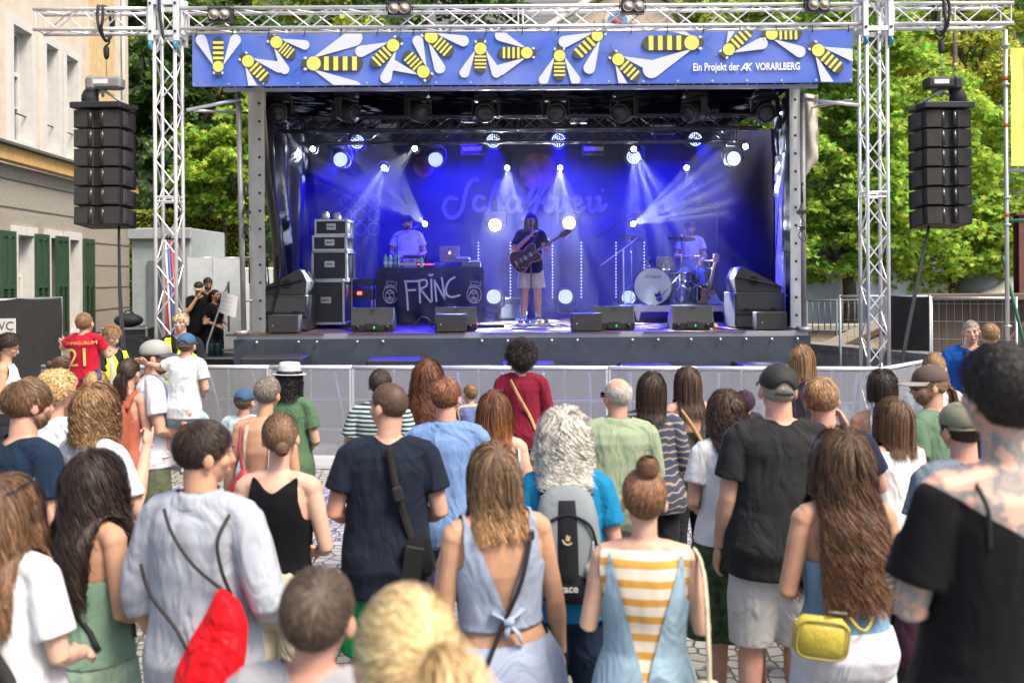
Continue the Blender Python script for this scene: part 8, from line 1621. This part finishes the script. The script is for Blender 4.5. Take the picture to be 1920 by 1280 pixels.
def barrier_panel():
    o = thing('crowd_barrier', 'aluminium barrier panel with perforated sheet', 'barrier'); w_ = 1.045; m = MB()
    m.tube([(-w_/2, 0, 1.17), (w_/2, 0, 1.17)], .027, 12); obj('top_rail', m, BAR, o, True)
    for x in (-w_/2+.015, w_/2-.015): m = MB(); m.box((x, 0, .59), (.026, .04, 1.13)); obj('upright', m, BAR, o, False)
    m = MB(); m.box((0, 0, .59), (.02, .034, 1.12)); obj('upright', m, BAR, o, False)
    for z in (.76, .38, .045): m = MB(); m.box((0, -.003, z), (w_-.06, .03, .022)); obj('cross_bar', m, BAR, o, False)
    m = MB(); m.box((0, -.022, .60), (w_-.05, .003, 1.08)); obj('perforated_sheet', m, pm, o, False)
    for x in (-.26, .30): m = MB(); m.tube([(x, .02, 1.1), (x, .62, .05)], .018, 6); obj('rear_strut', m, BAR, o, True)
    m = MB()
    for i in range(8): m.box((0, -.06-.075*i, .035), (w_-.02, .05, .012))
    m.box((0, -.62, .03), (w_, .02, .04)); m.box((0, -.03, .03), (w_, .02, .04)); m.box((-w_/2+.012, -.32, .03), (.02, .58, .04)); m.box((w_/2-.012, -.32, .03), (.02, .58, .04)); obj('step_plate', m, BAR, o, False); return o
bp0 = barrier_panel(); ends = (P(353, 676, 11.9), P(1646, 689, 11.12)); nb = 8; dirb = Vector((ends[1].x-ends[0].x, ends[1].y-ends[0].y, 0)); an = math.atan2(dirb.y, dirb.x)
wh = ['under the stewards\' post, left end', 'behind the boy in the blue cap and the fedora', 'behind the man in the striped t-shirt', 'behind the woman with long wavy hair', 'behind the person with the black afro', 'behind the bald man in pale green', 'behind the man in the black cap', 'at the right end before the truss tower']
for i in range(nb):
    q = ends[0]+dirb*((i+.5)/nb); b_ = bp0 if i == 0 else dup(bp0, (0, 0, 0)); b_.location = (q.x, q.y, 0); b_.rotation_euler = (0, 0, an); b_.scale = (dirb.length/nb/1.05, 1, .985); b_['label'] = 'silver barrier panel '+wh[i]; b_['group'] = 'crowd barrier panels'
for i in range(2): q = ends[0]-dirb.normalized()*(.53+1.05*i); b_ = dup(bp0, (q.x, q.y, 0), an, ('silver barrier panel between the father and the woman with the backpack', 'silver barrier panel under the arms of the leaning steward')[i], 'crowd barrier panels')
a, b = P(1650, 690, 11.05), P(1764, 672, 12.4); d = Vector((b.x-a.x, b.y-a.y, 0)); an2 = math.atan2(d.y, d.x); L_ = d.length
for i in range(1): q = a+d*.5; b_ = dup(bp0, (q.x, q.y, 0), an2, 'silver barrier panel turned away behind the woman with the short dark bob', 'crowd barrier panels'); b_.scale = (L_/1.05, 1, .985)
# --- crew and steps behind the left stage end
o = thing('side_deck', 'low black deck where the backstage crew stands', 'platform', (P(395, 640, 17.2).x, 17.2, 0)); m = MB(); m.box((0, 1.0, .28), (1.7, 2.6, .12)); obj('deck', m, BLK, o, False); m = MB(); m.box((0, -.32, .28), (1.72, .02, .06)); obj('edge_trim', m, ALUD, o, False)
for lb, px, py, kw in (('crew man in black cap and shirt with one hand at his mouth', 372, 528, dict(yaw=R(-150), head=(R(-10), R(-20), 0), arms=(((-.25, .05, 1.15), (-.12, .26, 1.08)), ((.22, .16, 1.18), (.05, .18, 1.48))), capd=dict(m=mat('cap_black', (0, 0, 0)), bm=mat('cap_tan', (.4, .3, .2), .8), open=False), hair=H('short', 'dark', L=.03, n=700))),
                      ('dark-haired crew man in black standing behind the man with the cap', 389, 520, dict(yaw=R(-160), head=(R(10), R(-16), 0), hair=H('short', 'black', L=.04, n=800), beard=.006)),
                      ('crew woman in black with tied dark hair beside the stage steps', 402, 543, dict(yaw=R(-120), fem=True, head=(R(0), R(0), 0), hair=H('pony', 'dark', n=900, Lp=.2)))):
    person(lb, px, py, FPX/(17.7 if 'standing behind' not in lb else 18.3), z0=.34, skin=2, top=tee('crew_black', (.008, .008, .01)), bottom=DARKP, **kw)
o = thing('stage_steps', 'metal steps with handrails up to the left stage end', 'steps', (P(432, 640, 15.8).x, 15.8, 0)); m = MB()
for i in range(5): m.box((0, 1.0-.25*i, 1.25-.25*i), (.7, .25, .04))
obj('treads', m, ALUD, o, False)
for s_ in (-1, 1): m = MB(); m.tube([(s_*.36, -.1, .3), (s_*.36, -.1, 1.15), (s_*.36, 1.1, 2.2), (s_*.36, 1.1, 1.3)], .02, 8); obj('step_rail', m, FRM, o, True)
o = thing('hanging_notice', 'white curved notice with rows of print hung at the left corner post', 'notice', (P(442, 570, 13.2).x-.1, 13.2, P(442, 570, 13.2).z)); m = MB(); m.sheet(lambda u, v: Vector(((u-.5)*.23+.04*(v-.5), -.05*math.sin(u*PI), (v-.5)*.30-.08*(u-.5))), 16, 8); obj('sheet', m, WHT_, o, True)
for i, tx in enumerate(('SITTENHAFT', 'WERKSTADT', 'INNEN HAFT', 'SMME KINDER')): obj('print_line', text_mb(tx, .029, (.02*(1-i)-.01, -.062, .09-.055*i), (1, .0, -.25), (0, 0, 1), .004), mat('text_grey', (.25, .25, .3), .7), o, False)
for i, px in enumerate((398, 410)): c = P(px, 655, 15.2); o = thing('floor_lantern', ('small black lattice lamp standing on the deck, left one', 'small black lattice lamp standing on the deck, right one')[i], 'lamp', (c.x, 15.2, c.z-.14)); m = MB(); m.lathe([(.05, 0), (.065, .05), (.065, .2), (.05, .24)], n=14); obj('housing', m, mat('lattice', (.01, .05, .05), .4, var=.9, vscale=50), o, True); m = MB(); m.tube([(-.05, 0, .22), (0, 0, .3), (.05, 0, .22)], .008, 6); obj('handle', m, BLK, o, True)
o = thing('side_cases', 'long low case on the ground behind the barrier left of the stage', 'flight case', (P(408, 660, 15).x, 15, 0), 0, GC); case(o, 1.1, .9, 1.03)
# ================================================================== BAGS AND THINGS PEOPLE CARRY
BASEO = lambda root: (root.location.copy(), root.rotation_euler.z)
def carry(name, label, cat, root): return thing(name, label, cat, tuple(root.location), rot=root.rotation_euler)
# red drawstring bag
r = GREYMAN; inf = INFO[r.name]; k = inf['k']; o = carry('drawstring_bag', 'red drawstring bag hanging on black cords from the man in the grey shirt', 'bag', r); rg = []
RED = fabric('bag_red', (.58, .006, .012), rough=.5, fold=.9)
for z, wx, wy, cx in ((1.20, .025, .02, .18), (1.18, .045, .035, .18), (1.12, .07, .05, .175), (1.05, .09, .065, .16), (.96, .105, .075, .145), (.88, .112, .075, .13), (.84, .112, .065, .13), (.83, .10, .04, .13)):
    y = back_y(inf['pr'], cx, max(z, .9), inf['off']+.01)*k-.05; q = []
    for i in range(60): a = 2*PI*i/60; f = 1+.07*math.sin(9*a)*min(1, (1.22-z)*5)*(1 if z > .9 else .4); q.append((cx+wx*f*math.cos(a), y+wy*f*math.sin(a), z*k-.02*math.cos(a)))
    rg.append(q)
m = MB(); m.loft(rg[::-1]); b_ = obj('bag_body', m, RED, o, True)
m = MB(); 
rg2 = [[(p[0]*1.015-.0004, p[1]+(p[1]-sum(x[1] for x in q)/60)*.03, p[2]) for p in q] for q in (rg[5], rg[6])]; m.loft(rg2[::-1], cap=False); obj('grey_hem', m, mat('bag_grey', (.35, .35, .36), .7), b_, True)
CORD = mat('black_cord', (.012, .012, .015), .7)
def cord(o, inf, pts, rad=.006, name='cord', mm=None):
    k = inf['k']; Q = []
    for x, z in pts: Q.append((x*k, back_y(inf['pr'], x, min(z, 1.45), inf['off']+.022)*k-.004, z*k))
    m = MB(); m.tube(spline(Q, 5), rad, 8); return obj(name, m, mm or CORD, o, True)
cord(o, inf, [(-.05, 1.475), (-.0, 1.40), (.085, 1.30), (.17, 1.20)]); cord(o, inf, [(.16, 1.45), (.155, 1.38), (.165, 1.28), (.18, 1.19)]); cord(o, inf, [(-.155, 1.28), (-.11, 1.18), (-.0, 1.08), (.06, 1.0)])
# watch
o = carry('wrist_watch', 'black strap watch on the grey-shirted man\'s left wrist', 'watch', r); m = MB(); w_ = Vector((-.225, .045, .925))*k; m.lathe([(.036, -.014), (.038, 0), (.036, .014), (.030, .014), (.030, -.014), (.036, -.014)], tuple(w_), 20, cap=False); obj('strap', m, BLK, o, True); m = MB(); m.lathe([(.018, 0), (.018, .012)], (w_.x-.036, w_.y, w_.z), 14, 'X'); obj('dial', m, BLK, o, True)
# black and grey backpack
r = WHT; inf = INFO[r.name]; k = inf['k']; o = carry('backpack', 'black and grey hiking backpack on the white-haired woman', 'backpack', r); rg = []
PKB, PKG, PKL = fabric('pack_black', (.014, .016, .02), fold=.2), fabric('pack_grey', (.20, .23, .25), fold=.2), fabric('pack_light', (.50, .52, .50), fold=.2)
y0 = back_y(inf['pr'], 0, 1.2, inf['off'])*k
def packring(z, w_, d, y, n=40, e=2.8): return [(w_*math.copysign(abs(math.cos(a))**(2/e), math.cos(a)), y+d*math.copysign(abs(math.sin(a))**(2/e), math.sin(a)), z) for a in np.linspace(0, 2*PI, n, endpoint=False)]
zz = [(.955, .08, .04), (.965, .12, .07), (1.0, .135, .095), (1.10, .14, .10), (1.22, .14, .095), (1.33, .13, .085), (1.41, .11, .065), (1.45, .07, .04), (1.46, .03, .02)]
m = MB(); m.loft([packring(z*k, w_, d, y0-.085) for z, w_, d in zz]); b_ = obj('pack_body', m, PKG, o, True)
m = MB(); m.loft([packring(z*k, w_*.52, d*1.06, y0-.087) for z, w_, d in zz[2:7]]); obj('centre_panel', m, PKB, b_, True)
m = MB(); m.loft([packring(z*k, w_*.90, d*1.09, y0-.088) for z, w_, d in ((.965, .12, .07), (.99, .135, .092), (1.05, .138, .096), (1.10, .125, .09), (1.12, .10, .07))]); pk = obj('front_pocket', m, PKB, b_, True)
for s_ in (-1, 1):
    m = MB(); m.tube(spline([(s_*.095, y0-.183, 1.06*k), (s_*.08, y0-.19, 1.12*k), (s_*.095, y0-.184, 1.16*k), (s_*.105, y0-.172, 1.24*k)], 5), [.01, .016, .022, .026, .028, .028, .026, .024, .022, .02, .017, .014, .012, .010, .008, .005][:16], 8, flat=.35); obj('light_flash', m, PKL, b_, True)
    m = MB(); pts = [(s_*.085, back_y(inf['pr'], s_*.085, 1.33, inf['off']+.02)*k-.01, 1.36*k), (s_*.10, -.075*k, 1.44*k), (s_*.115, 0.0, 1.485*k), (s_*.13, .10*k, 1.42*k), (s_*.14, .14*k, 1.25*k)]; ribbon_loop(m, spline(pts, 4), .055, .012); obj('shoulder_strap', m, PKB, o, True)
m = MB(); m.tube(spline([(-.12, y0-.165, 1.22*k), (-.09, y0-.172, 1.31*k), (0, y0-.17, 1.35*k), (.09, y0-.172, 1.31*k), (.12, y0-.165, 1.22*k)], 6), .006, 6); obj('piping', m, PKB, b_, True)
m = MB(); stroke_mb(m, [[(-.02, .0), (-.012, -.014), (.002, -.018), (.014, -.012)], [(-.004, .002), (-.002, .018)], [(.003, .0), (.008, .014)]], (0, y0-.19, 1.25*k), (1, 0, 0), (0, 0, 1), .008, .004); obj('logo', m, mat('logo_gold', (.55, .45, .25), .6), b_, False)
obj('lettering', text_mb('race', .045, (0, y0-.195, 1.045*k), (1, 0, 0), (0, 0, 1), .004, off=.001), mat('logo_grey', (.5, .5, .5), .6), pk, False)
# rust backpack
r = WOMPACK; inf = INFO[r.name]; k = inf['k']; o = carry('backpack', 'rust brown backpack with an orange front pocket on the woman with the curly ponytail', 'backpack', r); y0 = back_y(inf['pr'], 0, 1.2, inf['off'])*k
m = MB(); m.loft([packring(z*k, w_*1.15, d*1.1, y0-.09) for z, w_, d in zz]); b_ = obj('pack_body', m, fabric('pack_rust', (.34, .09, .05), fold=.3), o, True); m = MB(); m.loft([packring(z*k, .145, .105, y0-.115) for z in (.98, 1.0, 1.10, 1.16, 1.19)]); obj('front_pocket', m, fabric('pack_orange', (.50, .15, .06), fold=.3), b_, True); m = MB(); m.tube(spline([(-.13, y0-.19, 1.25*k), (0, y0-.20, 1.33*k), (.13, y0-.19, 1.25*k)], 8), .006, 6); obj('zip', m, BLK, b_, True)
for s_ in (-1, 1): m = MB(); ribbon_loop(m, spline([(s_*.085, y0, 1.38*k), (s_*.10, 0.0, 1.485*k), (s_*.13, .13*k, 1.25*k)], 5), .05, .01); obj('shoulder_strap', m, fabric('pack_rust', (0, 0, 0)), o, True)
# yellow cross-body bag
r = LNG; inf = INFO[r.name]; k = inf['k']; o = carry('shoulder_bag', 'small yellow leather bag at the hip of the long-haired woman', 'bag', r); YL = mat('yellow_leather', (.46, .38, .05), .35, var=.12, vscale=8, bump=.6, bscale=40)
cx, cz = -.155, 1.03; y0 = back_y(inf['pr'], -.10, 1.0, inf['off'])*k-.05; m = MB(); m.box((cx*k, y0, cz*k), (.195, .075, .15), (0, R(5), R(-8)), bev=.032); b_ = obj('bag_body', m, YL, o, True); m = MB(); YT_ = Matrix.Translation((cx*k, y0, cz*k)) @ Euler((0, R(5), R(-8))).to_matrix().to_4x4(); m.tube([YT_ @ Vector((.088*math.copysign(abs(math.cos(a))**.5, math.cos(a)), -.030, .066*math.copysign(abs(math.sin(a))**.5, math.sin(a)))) for a in np.linspace(0, 2*PI, 33)], .0045, 6, cap=False); obj('piping', m, mat('yellow_dark', (.30, .25, .06), .5), b_, True)
m = MB(); m.tube([(cx*k+.02, y0-.02, cz*k+.095), (cx*k+.09, y0-.01, cz*k+.085)], .006, 6); obj('zip', m, mat('zip_dark', (.12, .1, .08), .4), b_, True); m = MB(); ribbon_loop(m, spline([(cx*k+.11, y0+.02, cz*k+.06), (.02, y0+.01, 1.05*k), (.10, back_y(inf['pr'], .10, 1.2, inf['off'])*k-.01, 1.2*k), (.13, back_y(inf['pr'], .12, 1.4, .01)*k-.01, 1.4*k), (.12, .02, 1.46*k)], 5), .012, .004); obj('strap', m, YL, o, True)
# fanny pack on the tall man
r = BUZZ; inf = INFO[r.name]; k = inf['k']; o = carry('sling_bag', 'black sling bag with a buckled strap across the tall man\'s back', 'bag', r); cord_pts = [(.0, 1.47), (.04, 1.30), (.08, 1.16), (.12, 1.04)]
Q = [(x*k, back_y(inf['pr'], x, min(z, 1.45), inf['off']+.016)*k, z*k) for x, z in cord_pts]; m = MB(); ribbon_loop(m, spline(Q, 5), .036, .004); obj('strap', m, fabric('webbing_dark', (.02, .02, .018)), o, True); q = Vector(Q[1]); m = MB(); m.box((q.x+.012, q.y-.02, q.z-.03), (.045, .016, .07), (0, R(-16), 0), bev=.006); obj('buckle', m, BLK, o, False)
q = Vector(Q[-1]); m = MB(); m.box((q.x+.03, q.y-.035, q.z-.06), (.14, .08, .20), (0, R(-14), R(20)), bev=.035); obj('bag_body', m, fabric('sling_black', (.008, .008, .01), fold=.3), o, True)
# strap over the open back
r = DRS; inf = INFO[r.name]; k = inf['k']; o = carry('crossbody_strap', 'thin black leather strap crossing the open-back dress', 'strap', r); cord(o, inf, [(.112, 1.44), (.05, 1.27), (-.03, 1.10), (-.10, .97)], .008, 'strap', mat('black_leather', (.015, .013, .012), .35)); m = MB(); q = Vector((.105*k, back_y(inf['pr'], .10, 1.43, inf['off']+.022)*k-.006, 1.425*k)); m.box(q, (.02, .01, .035), bev=.004); obj('buckle', m, BLK, o, False)
# tote of the dungaree woman
r = DUN; inf = INFO[r.name]; k = inf['k']; o = carry('tote_bag', 'cream cotton tote hanging from the dungaree woman\'s right shoulder', 'bag', r); CRM = fabric('cream_cotton', (.58, .52, .38), fold=.8)
for dy in (-.03, .02):
    m = MB(); x = .165; ribbon_loop(m, spline([(x, dy-.02, 1.46*k), (x+.02, dy-.075, 1.40*k), (x+.03, dy-.10, 1.2*k), (x+.035, dy-.10, .98*k)], 6), .022, .004); obj('handle', m, CRM, o, True)
m = MB(); m.loft([[(.195+a*math.cos(t)*(1+.08*math.sin(5*t)), -.09+b*math.sin(t), z*k) for t in np.linspace(0, 2*PI, 30, endpoint=False)] for z, a, b in ((.52, .08, .03), (.55, .12, .06), (.7, .125, .07), (.85, .10, .055), (.96, .06, .03), (1.0, .03, .015))]); obj('bag_body', m, CRM, o, True)
# white tote strap of the auburn woman
r = AUB; inf = INFO[r.name]; k = inf['k']; o = carry('tote_bag', 'white cotton tote on the right shoulder of the auburn-haired woman', 'bag', r)
for dy in (0, .035): m = MB(); ribbon_loop(m, spline([(.13, .02+dy, 1.455*k), (.15, -.075+dy, 1.38*k), (.16, -.11+dy, 1.2*k), (.165, -.11+dy, 1.08*k)], 5), .025, .004); obj('handle', m, fabric('white_cotton', (.62, .62, .64)), o, True)
m = MB(); m.loft([[(.17+a*math.cos(t), -.10+b*math.sin(t), z*k) for t in np.linspace(0, 2*PI, 24, endpoint=False)] for z, a, b in ((.70, .09, .03), (.74, .13, .05), (.95, .13, .05), (1.08, .11, .03))]); obj('bag_body', m, fabric('white_cotton', (0, 0, 0)), o, True)
# tan strap of the afro person, crossing; red bag of the grey-haired person
r = AFRO; inf = INFO[r.name]; k = inf['k']; o = carry('crossbody_bag', 'tan cross-body strap and bag on the person with the afro', 'bag', r); Q = [(x*k, back_y(inf['pr'], x, min(z, 1.45), inf['off']+.016)*k, z*k) for x, z in ((-.10, 1.45), (-.02, 1.30), (.08, 1.12), (.13, 1.0))]; m = MB(); ribbon_loop(m, spline(Q, 5), .03, .004); obj('strap', m, fabric('tan_webbing', (.42, .28, .13)), o, True); m = MB(); m.box((.16*k, -.06, .93*k), (.08, .2, .18), bev=.03); obj('bag_body', m, fabric('tan_webbing', (0, 0, 0)), o, True)
r = SHORTG; inf = INFO[r.name]; k = inf['k']; o = carry('shoulder_bag', 'dark red bag on thin straps at the back of the grey-haired person', 'bag', r); cord(o, inf, [(-.12, 1.44), (-.105, 1.30), (-.08, 1.15)], .008, 'strap', mat('red_leather', (.32, .02, .04), .5)); m = MB(); y = back_y(inf['pr'], -.06, 1.05, inf['off'])*k-.04; m.loft([[(-.06+a*math.cos(t), y+b*math.sin(t), z*k) for t in np.linspace(0, 2*PI, 24, endpoint=False)] for z, a, b in ((.86, .10, .02), (.9, .12, .04), (1.05, .10, .04), (1.14, .05, .03), (1.19, .015, .015))]); obj('bag_body', m, mat('red_leather', (0, 0, 0)), o, True)
# fedora
r = [x for x in COL.objects if x.get('label', '').startswith('person in a light grey fedora')][0]; inf = INFO[r.name]; k = inf['k']; HMf = inf['HM']; o = carry('fedora_hat', 'light grey fedora with a dark band on the person in green', 'hat', r); FG = fabric('hat_grey', (.42, .44, .46), fold=.2)
m = MB(); m.lathe([(.135, .020), (.138, .014), (.095, .012), (.094, .045), (.088, .085), (.076, .115), (.05, .118), (.02, .106), (.001, .104)], n=30); m.v = [tuple((HMf @ Matrix.Rotation(R(-8), 4, 'X') @ Vector((p[0], p[1]*1.15-.005, p[2]+.018)))*k) for p in m.v]; c_ = obj('crown_and_brim', m, FG, o, True); m = MB(); m.lathe([(.097, .018), (.0965, .044)], n=30, cap=False); m.v = [tuple((HMf @ Matrix.Rotation(R(-8), 4, 'X') @ Vector((p[0], p[1]*1.15-.005, p[2]+.018)))*k) for p in m.v]; obj('hat_band', m, mat('band_dark', (.02, .02, .03), .7), c_, True)
# phone of the woman in the open-back dress, drinks
c = P(775, 1055, 3.35); o = thing('smartphone', 'smartphone in the hand of the blond girl\'s neighbour at the open-back dress', 'phone', tuple(c)); o['label'] = 'small phone held up left of the woman in the open-back dress'; m = MB(); m.box((0, 0, 0), (.07, .009, .14), (R(20), R(10), 0), bev=.004); obj('case', m, BLK, o, False); m = MB(); m.box((0, .0065, 0), (.062, .002, .13), (R(20), R(10), 0)); obj('screen', m, mat('phone_screen', (.05, .05, .06), .1), o, False)
